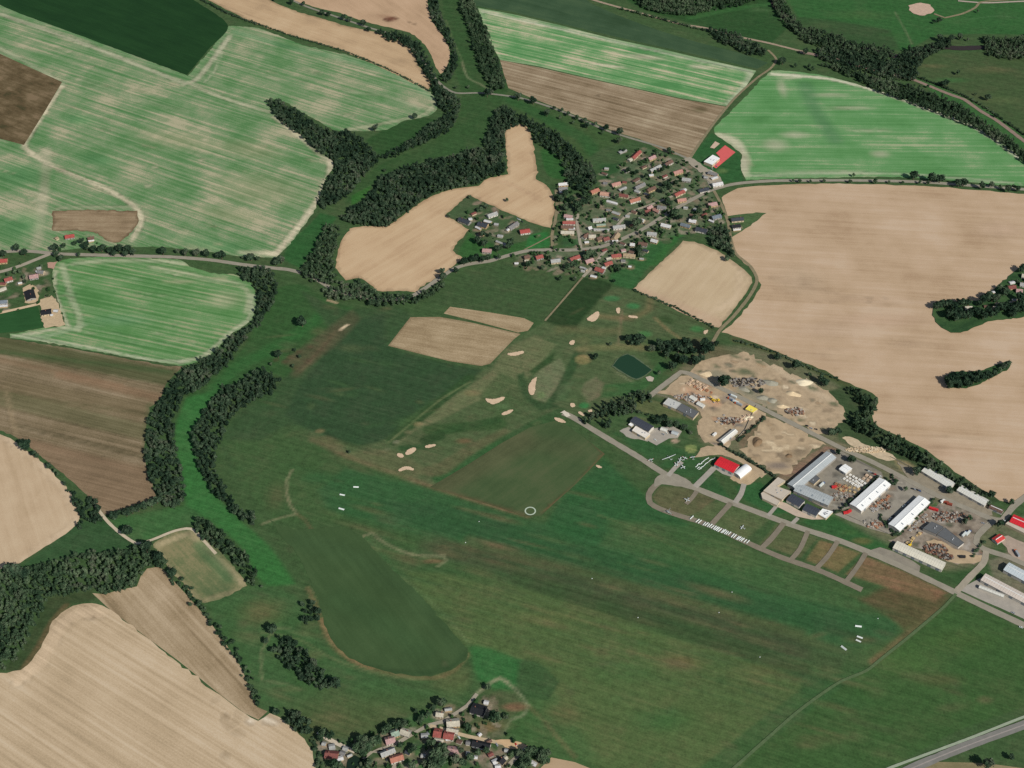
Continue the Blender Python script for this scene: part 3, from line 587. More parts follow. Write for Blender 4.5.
sheet('crop_field', [(54,262),(67,259),(100,257),(150,258),(180,260),(190,266),(212,273),(237,275),(250,282),(256,297),(254,314),(249,323),(230,335),(212,354),(188,365),(162,363),(100,352),(50,343),(10,338),(10,334),(45,328),(66,326),(62,313),(55,292),(52,277)], soil_mat('green_stripe', [(64,120,60),(80,133,72),(104,143,90),(148,154,112)], ang_px(63, 13, (150,310)), 100, 3.0, .6, .35, 60, .3, 2.0, 15.0, .25, 9), 'green striped field with rounded ends between hamlet and river woods in the west', 'f13', 5.5)
for a_, b_, w_, c_, al in (((0,345),(172,378),36,(70,80,46),.8),((0,360),(120,385),10,(128,104,78),.5),((0,352),(170,372),9,(60,84,46),.7),((10,388),(155,412),34,(108,96,68),.5),((0,398),(145,432),30,(92,94,60),.6),
        ((0,392),(150,415),4,(76,76,48),.7),((15,425),(145,458),4,(74,70,46),.7),((60,375),(160,398),16,(138,108,82),.5),((5,388),(16,435),5,(146,128,98),.7),((150,405),(146,455),10,(84,92,58),.7),((20,440),(145,470),12,(128,104,80),.5)):
    stroke('f14', [a_, b_], w_, c_, al, 8)
area('f14', [(15,438),(30,440),(145,472),(150,482),(157,498),(110,514),(94,503),(60,472)], (126,104,80), .7, 8)
sheet('ploughed_field', [(-40,332),(0,337),(10,339),(50,345),(100,354),(162,365),(182,367),(168,382),(160,398),(150,408),(146,432),(145,459),(150,479),(158,498),(132,506),(110,514),(104,515),(94,503),(84,492),(60,472),(38,454),(17,438),(0,430),(-40,410)], soil_mat('brown_mixed', [(98,88,64),(118,104,78),(134,118,92),(150,134,108)], ang_px(140, 34, (80,430)), 150, 3.0, .45, .3, 60, .45, 2.0, 16.0, .05, 11), 'brown field with faded green bands beside the river woods in the west', 'f14', 6.0)
sheet('crop_field', [(-40,316),(0,312),(38,306),(44,327),(20,331),(0,333),(-40,336)], soil_mat('dense_crop_west', [(28,72,34),(34,82,40),(40,88,44)], ang_px(100, -10, (20,320)), 60, 5, .3, .3, 40, .2, 2.5, 17.0), 'dark green plot below the sandy lane of the western hamlet', None, 6.0, smooth=False)
sheet('stubble_field', [(-40,425),(0,434),(15,441),(30,452),(50,470),(68,490),(80,510),(80,518),(72,529),(60,538),(40,550),(20,563),(5,568),(-40,578)], soil_mat('west_stubble', [(172,148,116),(188,164,132),(200,178,146)], ang_px(30, 90, (40,500)), 90, 6, .35, .3, 60, .2, 2.5, 18.0), 'pale tan stubble field at the left edge below the brown field', None, 7.0, head=((3,8,(202,180,150),.5),))
stroke('f16', [(158,545),(190,533),(205,548),(230,570),(243,584)], 9, (160,146,112), .8, 6); stroke('f16', [(158,552),(172,572),(200,602),(240,590)], 8, (150,138,104), .7, 6); stroke('f16', [(200,545),(228,578)], 16, (66,104,62), .7, 10)
sheet('stubble_field', [(152,544),(175,531),(192,529),(216,547),(238,572),(248,585),(228,596),(206,603),(198,600),(185,586),(170,570),(160,556)], soil_mat('weedy_stubble', [(84,102,64),(106,114,74),(136,128,92)], ang_px(60, 60, (200,560)), 50, 5, .5, .5, 40, .3, 2.5, 19.0), 'weedy greenish stubble plot beside the southwest lane', 'f16', 5.0)
sheet('stubble_field', [(92,593),(105,594),(120,591),(136,586),(140,576),(148,568),(160,567),(170,577),(187,595),(206,617),(224,641),(241,666),(250,690),(257,706),(268,712),(258,720),(245,713),(215,691),(180,663),(135,628),(108,607)], soil_mat('grey_stubble', [(132,114,86),(152,132,102),(166,146,116),(180,160,130)], ang_px(85, 92, (180,620)), 150, 5, .6, .3, 50, .4, 2.0, 20.0, .08, 8), 'greyish striped stubble wedge beside the long southwest hedge', None, 6.0, smooth=False)
for x, y in ((226,718),(92,617),(226,757)): blob('f18', x, y, 5, 5, (120,100,74), .8, .7)
for pts in ([(216,700),(222,712),(226,728),(240,732)], [(240,712),(236,722),(228,727)]): stroke('f18', pts, 4, (160,140,110), .4, 3)
stroke('f18', [(248,721),(262,716),(280,724)], 6, (214,200,176), .8, 4); stroke('f18', [(18,680),(40,662),(52,640),(64,622),(80,612),(100,612)], 16, (202,178,146), .6, 8)
sheet('stubble_field', [(-40,680),(0,674),(20,670),(33,660),(43,642),(53,622),(66,609),(83,603),(97,604),(108,608),(135,629),(180,664),(215,692),(245,714),(258,721),(270,714),(285,722),(300,735),(312,750),(322,810),(-40,810)], soil_mat('pale_stubble', [(164,144,114),(180,158,126),(192,170,138),(200,180,150)], ang_px(100, 62, (150,690)), 160, 2.8, .5, .3, 80, .4, 2.0, 21.0, .1, 9), 'large pale stubble field with fine drill lines in the southwest corner', 'f18', 7.0)
stroke('f29', [(435,488),(480,462),(520,440)], 40, (86,84,58), .6, 26); stroke('f29', [(604,455),(580,484),(545,512)], 7, (110,84,60), .8, 5); stroke('f29', [(450,493),(500,508),(530,517)], 6, (92,78,54), .7, 5); stroke('f29', [(468,470),(530,445),(575,450)], 30, (80,88,56), .5, 22)
sheet('crop_field', [(430,487),(466,466),(500,444),(530,428),(555,421),(564,424),(582,436),(604,454),(592,468),(575,485),(550,507),(540,516),(525,516),(500,508),(460,496)], soil_mat('range_grass', [(58,80,46),(68,88,52),(80,92,58)], ang_px(100, -70, (520,470)), 60, 6, .4, .5, 60, .35, 2.5, 22.0), 'dull olive driving range field between golf bunkers and runway', 'f29', 6.0, smooth=False)
stroke('f30', [(300,540),(360,560),(420,600),(460,645)], 26, (58,86,50), .4, 20); stroke('f30', [(340,600),(380,620),(420,650)], 30, (54,86,48), .4, 24)
for x, y in ((454,649),(446,664)): blob('f30', x, y, 5, 3, (96,100,68), .8, .8)
stroke('f30', [(330,655),(400,674),(450,668),(466,652)], 7, (36,66,36), .5, 6)
sheet('crop_field', [(270,520),(290,529),(330,528),(352,530),(370,545),(385,563),(400,577),(412,587),(435,612),(455,635),(468,650),(466,660),(450,670),(430,676),(400,674),(375,668),(350,658),(335,645),(325,625),(318,600),(308,575),(295,552),(280,535)], soil_mat('oval_grass', [(52,77,42),(58,84,47),(66,92,53)], ang_px(60, 80, (370,600)), 60, 6, .35, .4, 70, .3, 2.5, 23.0), 'dark green tongue shaped hay field at the southwest end of the runway', 'f30', 6.0)
sheet('stubble_field', [(541,768),(552,757),(575,762),(600,772),(640,800),(530,800)], soil_mat('corner_stubble', [(164,140,108),(180,156,124)], 0, 50, 5, .4, .3, 50, .25, 2.5, 24.0), 'tan field corner at the bottom edge by the southern hamlet', None, 6.0, smooth=False)
sheet('stubble_field', [(900,775),(938,762),(985,765),(1040,770),(1040,810),(880,810)], soil_mat('verge_soil', [(120,112,80),(146,132,98)], 0, 30, 4, .4, .5, 20, .3, 2.5, 25.0), 'tan verge field at the bottom right corner under the highway', None, 6.0, smooth=False)

# ------------------------------------------------------------------ yards, aprons, bare ground
gravel = yard_mat('gravel', (186,164,132), .4, 9, c2=(160,140,112)); sandm = yard_mat('sandy_ground', (188,166,134), .34, 12, c2=(168,146,114))
greyyard = yard_mat('grey_yard', (128,122,110), .3, 9, c2=(146,138,120)); palesl = plain_mat('concrete', (168,160,146), .22, 7, c2=(150,144,132)); scrapm = yard_mat('dirty_yard', (132,118,100), .5, 6, c2=(150,140,124))
dirt2 = plain_mat('lane_grey', (134,130,114), .25, 6)
asph = plain_mat('asphalt', (140,133,116), .22, 8, c2=(152,145,128)); asph2 = plain_mat('old_asphalt', (120,112,96), .25, 8, c2=(134,124,106)); lane = plain_mat('lane_surface', (166,156,136), .2, 6, c2=(146,138,120)); dirt = plain_mat('dirt_track', (142,128,100), .35, 6, c2=(118,112,84)); paletrack = plain_mat('pale_track', (190,176,150), .2, 6)
sandb = plain_mat('bunker_sand', (214,190,158), .2, 4, c2=(196,166,136))
Y = 'yard'
for i_ in range(120):
    x_, y_ = float(RNG.uniform(430,720)), float(RNG.uniform(295,470)); blob(G, x_, y_, float(RNG.uniform(6,26)), float(RNG.uniform(3,9)), [(92,92,64),(46,82,44),(80,98,60),(104,98,70),(58,94,52),(70,78,52)][i_ % 6], .2, .9, float(RNG.uniform(-.2,.7)))
for i_ in range(160):
    x_ = float(RNG.uniform(300,900)); y_ = 500 + (x_ - 300) * .26 + float(RNG.normal(20,42)); blob(G, x_, y_, float(RNG.uniform(14,60)), float(RNG.uniform(3,9)), [(92,90,62),(44,82,46),(78,96,58),(64,78,50),(58,92,50),(98,90,64)][i_ % 6], .38, .95, -.33)
for i_ in range(120):
    x_, y_ = [(float(RNG.uniform(210,470)), float(RNG.uniform(590,735))), (float(RNG.uniform(230,420)), float(RNG.uniform(300,520))), (float(RNG.uniform(500,1010)), float(RNG.uniform(620,768)))][i_ % 3]; blob(G, x_, y_, float(RNG.uniform(8,34)), float(RNG.uniform(4,14)), [(86,88,60),(48,84,46),(74,94,56),(66,80,52),(58,92,50),(90,96,62)][(i_ // 3) % 6], .4, .95, float(RNG.uniform(-.6,.4)))
for k_ in range(13):      # mowing passes along the runway
    o_ = k_ * 6.5; stroke(G, [(380 - k_ * 2, 520 + o_), (600 - k_ * 3, 580 + o_ * .98), (850 - k_ * 5, 652 + o_ * .95)], 4.5, ((62,84,50),(46,80,46))[k_ % 2], .3, 4)
blob('y1', 760, 370, 30, 12, (166,146,116), .6, .8); blob('y1', 742, 372, 14, 12, (84,96,64), .8, .8); stroke('y1', [(716,374),(735,384),(752,395),(772,404)], 20, (128,126,104), .75, 10); blob('y1', 772, 382, 20, 7, (112,110,82), .8, .6, -.3); stroke('y1', [(740,398),(760,408),(780,418)], 8, (98,104,76), .8, 6); blob('y1', 795, 412, 16, 8, (116,94,72), .7, .8); blob('y1', 808, 384, 14, 9, (216,200,168), .8, .7)
stroke('y1', [(760,358),(795,380),(830,400)], 10, (198,178,148), .5, 9); blob('y1', 792, 393, 10, 4, (104,92,66), .8, .6)
blob('y2', 705, 372, 1, 1, (0,0,0), 0); stroke('y2', [(686,390),(700,396),(716,404)], 14, (190,150,118), .7, 8); stroke('y2', [(680,397),(690,400),(702,408)], 10, (126,118,104), .7, 8); blob('y2', 740, 440, 24, 12, (124,116,104), .8, .7); blob('y2', 728, 398, 14, 9, (126,118,110), .7, .7); stroke('y2', [(752,412),(745,430),(735,440)], 10, (134,124,106), .6, 8)
blob('y3', 800, 452, 24, 14, (124,110,88), .85, .8, .5); blob('y3', 778, 466, 26, 10, (122,110,98), .85, .7); blob('y3', 757, 443, 12, 8, (84,74,56), .85, .8, -1.1); blob('y3', 788, 456, 6, 4, (112,92,70), .8, .8); blob('y3', 815, 446, 14, 7, (112,96,76), .7, .8)
for i_ in range(70): blob('y1', float(RNG.uniform(695,840)), float(RNG.uniform(355,432)), float(RNG.uniform(3,11)), float(RNG.uniform(2,7)), [(150,130,104),(212,194,162),(112,110,90),(166,140,108),(92,96,72)][i_ % 5], .9, .55, -.35)
for x_, y_, r_ in ((735,356,14),(760,362,12),(812,388,14),(834,404,12),(826,430,12),(700,372,10),(716,366,9),(748,372,16),(790,372,9),(800,420,9)): blob('y1', x_, y_, r_, r_ * .5, (92,100,70), .9, .7, -.5)
for i_ in range(60): blob('y2', float(RNG.uniform(660,768)), float(RNG.uniform(378,448)), float(RNG.uniform(3,9)), float(RNG.uniform(2,6)), [(146,134,114),(210,190,158),(112,106,98),(172,138,108),(92,86,76)][i_ % 5], .9, .55, -.35)
for i_ in range(40): blob('y3', float(RNG.uniform(745,820)), float(RNG.uniform(418,472)), float(RNG.uniform(3,12)), float(RNG.uniform(2,7)), [(156,134,104),(206,186,152),(128,112,90)][i_ % 3], .9, .55, -.35)
for i_ in range(70): blob('y4', float(RNG.uniform(795,882)), float(RNG.uniform(452,508)), float(RNG.uniform(3,10)), float(RNG.uniform(2,6)), [(96,94,86),(150,146,132),(112,106,92),(84,82,74),(136,126,106)][i_ % 5], .9, .55, -.35)
for i_ in range(50): blob('y5', float(RNG.uniform(838,934)), float(RNG.uniform(476,532)), float(RNG.uniform(3,10)), float(RNG.uniform(2,6)), [(124,118,104),(164,156,140),(134,116,98),(110,104,92)][i_ % 4], .9, .55, -.35)
for i_ in range(90): blob('y6', float(RNG.uniform(895,988)), float(RNG.uniform(500,562)), float(RNG.uniform(3,9)), float(RNG.uniform(2,6)), [(96,86,74),(150,138,122),(120,96,78),(84,88,68),(164,156,144)][i_ % 5], .9, .55, -.35)
for x, y, c_ in ((935,549,(96,74,54)),(945,552,(110,84,60)),(925,515,(120,84,64)),(950,516,(112,84,66)),(935,508,(96,84,72)),(905,530,(112,96,84))): blob('y6', x, y, 12, 6, c_, .7, .9)

sheet('gravel_yard', [(690,373),(700,362),(715,357),(730,355),(747,352),(757,358),(775,365),(795,375),(812,383),(826,390),(838,402),(845,416),(832,430),(820,436),(800,425),(760,405),(720,386),(702,379)], gravel, 'pale stony storage yard with spoil heaps north of the works road', 'y1', 5, jit=2.2)
sheet('gravel_yard', [(656,394),(672,384),(685,376),(700,380),(722,389),(756,406),(768,415),(756,424),(745,432),(735,440),(722,452),(710,446),(700,438),(698,425),(702,412),(690,404),(670,397)], gravel, 'sandy builders yard west of the works road with pallets', 'y2', 5, jit=2.2)
sheet('sandy_yard', [(768,416),(790,424),(812,436),(826,444),(818,447),(800,460),(788,475),(775,473),(755,462),(742,450),(752,436),(760,424)], sandm, 'bare sandy lot between works road and grey workshop', 'y3', 5, jit=2.2)
sheet('asphalt_yard', [(788,488),(828,449),(842,452),(880,472),(884,478),(848,508),(836,512),(826,509)], greyyard, 'grey paved yard inside the angled grey workshop', 'y4', 6, smooth=False)
sheet('asphalt_yard', [(834,514),(862,506),(888,482),(896,473),(915,484),(936,494),(934,502),(915,517),(897,532),(888,534),(870,529),(850,521)], yard_mat('warehouse_yard', (152,146,130), .25, 9, c2=(138,130,116)), 'grey beige yard between the two white warehouses', 'y5', 6, smooth=False)
sheet('scrap_yard', [(893,542),(912,520),(936,505),(955,500),(988,519),(976,538),(986,556),(978,562),(952,562),(920,549)], scrapm, 'dirty scrap yard ground around the dark roofed shed', 'y6', 5, jit=2.2)
sheet('sandy_yard', [(925,541),(938,540),(955,549),(968,552),(986,557),(976,563),(948,562)], sandm, 'tan trampled ground beside the long cream shed', None, 5)
sheet('concrete_apron', [(644,438),(652,429),(661,427),(672,426),(680,431),(677,438),(668,438),(657,446)], palesl, 'grey concrete apron beside the dark roofed aero club hangar', None, 5, smooth=False)
sheet('concrete_apron', [(619,431),(628,427),(645,436),(648,441),(630,438)], palesl, 'pale terrace in front of the aero club house', None, 5)
sheet('concrete_apron', [(713,467),(716,464),(733,473),(733,478),(722,474)], palesl, 'grey apron in front of the red roofed hangar', None, 5, smooth=False)
sheet('sandy_yard', [(730,478),(740,472),(752,465),(762,472),(756,480),(746,486),(740,484)], sandm, 'tan sandy corner beside the white barrel roof', None, 5)
sheet('sandy_yard', [(695,457),(704,447),(716,447),(735,455),(768,473),(762,478),(745,465),(722,455),(706,456)], gravel, 'tan strip of bare ground behind the red roofed hangar', None, 5)
sheet('concrete_apron', [(761,493),(773,499),(785,503),(800,511),(820,517),(824,513),(832,513),(826,520),(812,519),(797,517),(780,508),(771,505),(760,498)], plain_mat('warm_concrete', (186,168,148), .2, 6), 'beige paved strip before the twin dark roofed halls', None, 5, smooth=False)
sheet('asphalt_yard', [(868,551),(880,547),(893,551),(912,561),(921,566),(920,574),(900,565)], greyyard, 'grey parking apron beside the taxiway south of the warehouses', None, 5, smooth=False)
sheet('stone_yard', [(842,438),(850,436),(862,443),(878,449),(892,455),(896,459),(885,461),(866,453),(850,445)], plain_mat('pale_stone', (204,186,156), .35, 5, c2=(180,160,128)), 'pale stone heaped strip north of the works road', None, 5)
sheet('gravel_yard', [(896,461),(922,474),(950,489),(990,507),(992,516),(975,513),(940,496),(912,481)], plain_mat('verge_gravel', (142,132,112), .35, 6), 'worn gravel verge before the long pale sheds', None, 5)
sheet('asphalt_yard', [(960,590),(985,576),(996,582),(1010,594),(1030,602),(1030,622),(1000,608),(985,602)], palesl, 'pale concrete yard beside the long barracks at the right edge', None, 6, smooth=False)
sheet('sandy_yard', [(1000,540),(1012,534),(1040,545),(1040,575),(1015,560)], plain_mat('pinkish_yard', (166,148,130), .3, 7), 'bare pinkish yard at the right edge', None, 6)
sheet('sandy_yard', [(998,530),(1008,516),(1030,520),(1030,545),(1012,538)], plain_mat('garden_mix', (96,100,72), .6, 6), 'scruffy green plot round the red striped roof', None, 6)
# ------------------------------------------------------------------ roads, tracks, water
def road(*a, **k): return ribbon(*a, **k)
road('road', [(-40,256),(20,251),(60,254),(130,256),(170,257),(210,260),(245,265),(272,268),(290,270),(312,277),(335,290),(356,296),(385,300),(410,297),(430,285),(441,277),(456,268),(470,264),(490,261),(510,255),(527,251),(545,250),(575,250),(600,247),(620,240),(645,228),(670,212),(695,198),(712,190),(735,184),(770,181),(800,180.5),(860,180.5),(920,182),(990,187),(1060,192)], 7.5, asph, 'grey country road running from the western hamlet through the village to the east edge')
road('road', [(-40,278),(0,272),(20,266),(35,260),(50,254)], 7, lane, 'side road forking down into the western hamlet')
road('road', [(712,189),(705,175),(697,166),(688,159),(660,147),(630,138),(608,131),(580,119),(550,107),(520,98),(500,95),(480,93),(456,93),(444,87),(434,77),(424,62),(414,50),(396,36),(370,28),(340,18),(305,6),(280,-6)], 5, dirt2, 'road from the village crossroads northwest along the roadside trees')
road('track', [(689,160),(700,143),(715,122),(735,98),(757,78),(771,68),(776,59),(768,50)], 4.5, dirt, 'field track climbing between brown field and green northeast field')
road('dirt_road', [(570,-8),(600,2),(640,13),(680,24),(705,28),(735,36),(768,43),(800,51),(830,58)], 6, plain_mat('railway_ballast', (156,138,116), .3, 5), 'pale brown gravel road along the northern tree belt')
road('railway_bed', [(800,52),(835,59),(862,67),(890,73.5),(914,80),(929,86),(950,94.5),(964,99.5),(972,105),(982,112),(996,120),(1024,141),(1060,168)], 8, plain_mat('rail_bed', (138,118,104), .3, 5), 'brown railway bed curving through the northeast woods')
road('track', [(714,191),(722,206),(728,222),(731,240),(736,254),(750,266),(757,280),(749,297),(733,317),(720,330),(710,346),(690,364)], 5, dirt, 'worn track from the village round the tan field to the works')
road('taxiway', [(563,413),(572,417),(582,423),(605,437),(640,458),(665,474),(690,486),(730,502),(770,517),(800,528),(840,541),(870,553),(900,566),(940,585),(956,593),(985,607),(1060,642)], 9, asph, 'long straight grey taxiway along the north side of the airfield')
road('taxiway', [(668,477),(655,486),(649,494),(650,503),(660,509),(680,516),(700,522),(725,532),(750,544),(780,557),(820,571),(862,590)], 8, asph2, 'darker loop taxiway curving round the west end of the apron')
sheet('taxiway', [(655,479),(664,473),(678,475),(692,484),(700,491),(690,489),(676,486),(662,484),(655,488)], asph, 'widened grey apron where the two taxiways meet', None, 5)
k = 0
for pts, w_, lb in (([(668,476),(675,468),(682,462)], 6, 'short paved spur leading to the parked aircraft'), ([(695,487),(705,477),(714,468)], 8, 'paved link from taxiway to red roofed hangar'), ([(686,504),(692,498),(697,491)], 6, 'worn link inside the taxiway loop, the westernmost'),
        ([(712,524),(722,513),(731,503)], 7, 'pinkish worn link between the two taxiways behind the white trailers'), ([(735,503),(741,494),(744,484)], 7, 'paved link from taxiway to the sandy corner'), ([(762,548),(772,538),(784,523)], 7, 'worn link between the taxiways east of the trailer row'),
        ([(790,561),(800,549),(808,531)], 6, 'worn link between the taxiways below the twin halls'), ([(816,569),(828,556),(838,541)], 6, 'third worn link from the east between the taxiways'), ([(768,516),(774,509),(778,504)], 5, 'short paved drive up to the beige hall'), ([(792,524),(798,518)], 5, 'short paved drive up to the twin halls'),
        ([(846,582),(858,566),(866,553)], 6, 'faint link at the east end of the loop taxiway')):
    road('taxiway', pts, w_, asph2 if 'worn' in lb or 'faint' in lb else palesl, lb)
road('road', [(649,397),(660,388),(672,379),(681,372),(690,374),(700,379),(719,387.5),(737,396),(756,405.5),(775,415),(800,427.5),(825,440),(845,450),(870,461),(890,471),(915,484),(940,497),(970,510),(992,519),(1002,520),(1014,506),(1050,478)], 8, asph, 'works road running past the yards to the eastern junction')
road('road', [(996,519),(985,528),(977,537),(976,543),(984,549),(995,553),(1008,557),(1050,576)], 8, asph, 'road bending south from the eastern junction along the scrap yard')
road('road', [(986,551),(984,562),(971,576),(956,592)], 8, lane, 'pale connecting road from the works down to the taxiway')
road('road', [(888,781),(913,768),(968,745.5),(1024,725),(1060,712)], 10.5, plain_mat('highway', (130,128,120), .22, 8, c2=(116,114,106)), 'grey dual highway crossing the bottom right corner')
road('median_strip', [(888,781),(913,768),(968,745.5),(1024,725),(1060,712)], 1.3, plain_mat('median', (150,142,134), .2, 4), 'pale median line of the highway', smooth=True)
road('path', [(874,775),(890,768),(968,739),(1024,717),(1060,704)], 3.2, plain_mat('cycle_path', (146,158,132), .2, 5), 'pale straight path beside the highway')
road('track', [(956,594),(944,607),(910,636),(880,660),(866,671),(840,682),(800,710),(760,745),(725,776)], 3.5, plain_mat('grass_track', (66,98,58), .35, 4, c2=(92,106,70)), 'thin pale green track crossing the grass to the bottom edge')
road('path', [(94,503),(100,512),(108,522),(120,533),(137,543.5),(152,540),(175,531),(191,529),(203,540),(216,554)], 4, paletrack, 'pale sandy lane across the southwest meadow')
road('road', [(385,790),(398,758),(386,752),(372,752),(392,746),(412,734.5),(430,725),(442,722),(450,717),(459,711.5),(467,706),(477,694)], 4.5, lane, 'narrow lane climbing through the southern hamlet')
road('road', [(430,726),(442,729),(455,733),(470,737),(485,740),(500,743),(517,746),(526,747)], 4.5, plain_mat('tan_lane', (186,166,134), .25, 5), 'tan lane running east in the southern hamlet')
road('road', [(526,747),(518,756),(510,764),(500,782)], 5, lane, 'lane turning down at the east end of the southern hamlet')
road('path', [(372,752),(362,760),(354,768),(350,778)], 3.5, lane, 'footpath beside the dark pond')
road('road', [(318,732),(328,739),(340,745),(355,752)], 5, plain_mat('pale_drive', (194,180,158), .25, 4), 'pale drive into the cluster of sheds by the pond')
sheet('gravel_yard', [(496,741),(508,739),(520,743),(527,746),(520,750),(505,747)], plain_mat('tan_pad', (196,166,126), .25, 5), 'tan gravel turning place at the end of the hamlet lane', None, 4)
road('road', [(606,250),(597,261),(590,270),(583,277)], 5, lane, 'short village lane running down past the red roofs')
road('track', [(583,277),(565,298),(545,321)], 3, dirt, 'straight field track below the village')
road('road', [(553,250),(552,236),(555,222),(557,205),(556,190)], 5, dirt, 'lane along the west side of the village')
road('road', [(581,249),(579,236),(577,222),(578,214)], 4.5, lane, 'short lane between village gardens')
road('road', [(592,229),(612,229),(626,216),(636,210),(648,206),(666,199),(676,195)], 4.5, lane, 'upper village lane among the houses')
road('road', [(524,250),(538,243),(551,236)], 2.5, dirt, 'garden path beside the bright green lawn')
road('road', [(-40,320),(0,313),(18,309),(35,305),(50,301),(56,300)], 5.5, plain_mat('sandy_lane', (200,176,142), .25, 5), 'sandy lane of the western hamlet')
sheet('gravel_yard', [(22,288),(32,284),(37,288),(39,302),(26,304)], plain_mat('house_plot', (186,164,130), .3, 4), 'bare plot round the upper black roofed house', None, 4)
sheet('gravel_yard', [(40,300),(52,296),(58,302),(63,320),(66,325),(45,328),(41,318)], MATS['house_plot'], 'bare plot round the lower black roofed house', None, 4)
sheet('gravel_yard', [(48,263),(57,262),(54,269),(48,268)], plain_mat('pink_paving', (176,140,120), .3, 3), 'pink paved corner beside the green striped field', None, 4)
sheet('gravel_yard', [(908,6),(918,3),(930,5),(934,12),(922,16),(912,13)], plain_mat('pinkish_soil', (190,162,140), .3, 5), 'pale pink bare patch in the far northern meadow', None, 5)
road('dirt_road', [(958,1),(985,3),(1024,1.5),(1060,2)], 5, plain_mat('far_gravel', (170,156,140), .3, 5), 'pale gravel road along the top right edge')
road('track', [(934,14),(945,18),(962,14),(975,8),(982,2),(1060,-3)], 5, dirt, 'faint brown track across the far northern meadow')
sheet('sports_court', [(725,145.5),(735.5,152.5),(716,168.6),(711,165),(717.5,160),(720,157.5),(716,153.3)], plain_mat('red_court', (206,96,92), .12, 6), 'red sports court wrapped round the white school hall', None, 4, smooth=False, jit=.1)
sheet('gravel_yard', [(710,147.8),(715.2,141.5),(719.8,144),(714.2,148.8)], plain_mat('beige_pad', (196,170,146), .2, 3), 'small beige sand pitch beside the red court', None, 4, smooth=False, jit=.1)
sheet('gravel_yard', [(683,160),(690,157),(700,163),(706,168),(715,172),(722,182),(715,190),(704,176),(694,168)], lane, 'pale village square beside the school', None, 4)
# water
def water_mat(name, c):
    m, nt, b = _new(name); b.inputs['Base Color'].default_value = L4(c); b.inputs['Roughness'].default_value = .55; b.inputs['Specular IOR Level'].default_value = .15
    geo = _n(nt, 'ShaderNodeNewGeometry'); bp = _n(nt, 'ShaderNodeBump'); bp.inputs['Strength'].default_value = .25; bp.inputs['Distance'].default_value = .3
    nt.links.new(_noise(nt, geo.outputs['Position'], .7, 3), bp.inputs['Height']); nt.links.new(bp.outputs[0], b.inputs['Normal']); return m
bankm = plain_mat('pond_bank', (84,100,72), .3, 4)
sheet('pond_bank', [(611,366.5),(619,357),(628,353.5),(634,356),(653,370),(645,377),(636,380.5),(628,377)], bankm, 'grey green bank round the golf course pond', None, 4)
sheet('water', [(613,366),(620,357.5),(628,354.5),(633,357),(651.5,370),(644,376),(636,379),(629,376)], water_mat('green_water', (28,62,42)), 'dark green golf course pond with angular sides', None, 4, jit=.2)
sheet('water', [(348,760),(355,755.5),(367,761),(362,768),(357,778),(346,778)], water_mat('dark_water', (24,44,32)), 'small black green pond in the southern hamlet', None, 4, jit=.2)
road('water', [(770,-10),(776,6),(790,22),(815,37),(850,45),(885,54),(903,57),(925,50),(943,47.5),(960,48.5),(985,47.5),(1060,44)], 16, water_mat('river_water', (54,48,46)), 'dark brown river winding through the northern woods')
# golf bunkers
BK = [([(598,318),(593,322),(586.5,319),(592,315.5),(596.5,312),(599,313)], 'large sand bunker in the upper fairway below the dark crop strip'), ([(616,308.5),(620,308),(620,313),(617,313.5)], 'small upright sand bunker between the two bright putting greens'), ([(628.5,315.5),(637,316.5),(637.5,318.5),(630,318)], 'flat sand bunker below the eastern bright green'), ([(704,331),(708.5,330),(706,334.5),(703.5,333.5)], 'sand bunker near the track corner at the tan field'),
      ([(569,342.5),(574,340),(574.5,344),(571,345.5)], 'pale faded bunker left of the two small trees'), ([(508,353.5),(514,353),(522,351),(523,353.5),(515,356),(509,355.5)], 'curved bunker below the small straw field'), ([(533,380),(537,378),(535,385),(535,390),(533,394.5),(530,393.5),(528.5,387),(531,383)], 'tall crooked bunker beside the oval fairway'),
      ([(486,398.5),(494,400),(503,397),(503.5,399.5),(497,403),(493,404.5),(488,401.5)], 'bright bunker above the pale putting green'), ([(501,414),(509,410.5),(513,410),(511,413),(505,415.5)], 'slanting bunker below the pale putting green'), ([(554,418.5),(558,418),(565,421.5),(565,423),(558,422)], 'bunker at the west end of the taxiway'), ([(570,404),(574.5,403.5),(575,407),(571,407.5)], 'small bunker left of the round green near the conifers'),
      ([(577.5,412.5),(581,412),(584.5,415),(583,416.5)], 'bunker right of the taxiway head'), ([(588,410.5),(592,409.5),(592,412),(589,412.5)], 'tiny bunker against the conifer row'), ([(425,446),(434,444.5),(436,446),(427,448.5)], 'flat bunker, uppermost of the four by the runway'), ([(405.5,453),(410,449),(415,448),(415.5,451),(411,454),(407,455)], 'kidney bunker in the middle of the four by the runway'),
      ([(397,454.5),(400,453.5),(404,456),(402,458),(398.5,457)], 'round bunker at the left of the four by the runway'), ([(399,469.5),(406,466.5),(412.5,468.5),(413,471),(406,469.5),(400,472)], 'crescent bunker closest to the runway'), ([(596,465),(602,467),(601,468.5),(597,467.5)], 'small pale patch at the corner of the driving range')]
def chaikin(p, n=3):
    for _ in range(n):
        q = np.roll(p, -1, 0); p = np.stack([p * .75 + q * .25, p * .25 + q * .75], 1).reshape(-1, 2)
    return p
for pts, lb in BK:
    Wb = chaikin(PP(pts)); cb = Wb.mean(0); sheet('sand_bunker', None, sandb, lb, None, 3, world=cb + (Wb - cb) * 1.18, smooth=False, jit=.3)
sheet('gravel_yard', [(560,412),(564,410.5),(569,413),(571,417),(567,417)], plain_mat('turning_pad', (206,196,176), .2, 4), 'pale turning pad at the head of the taxiway', None, 4)
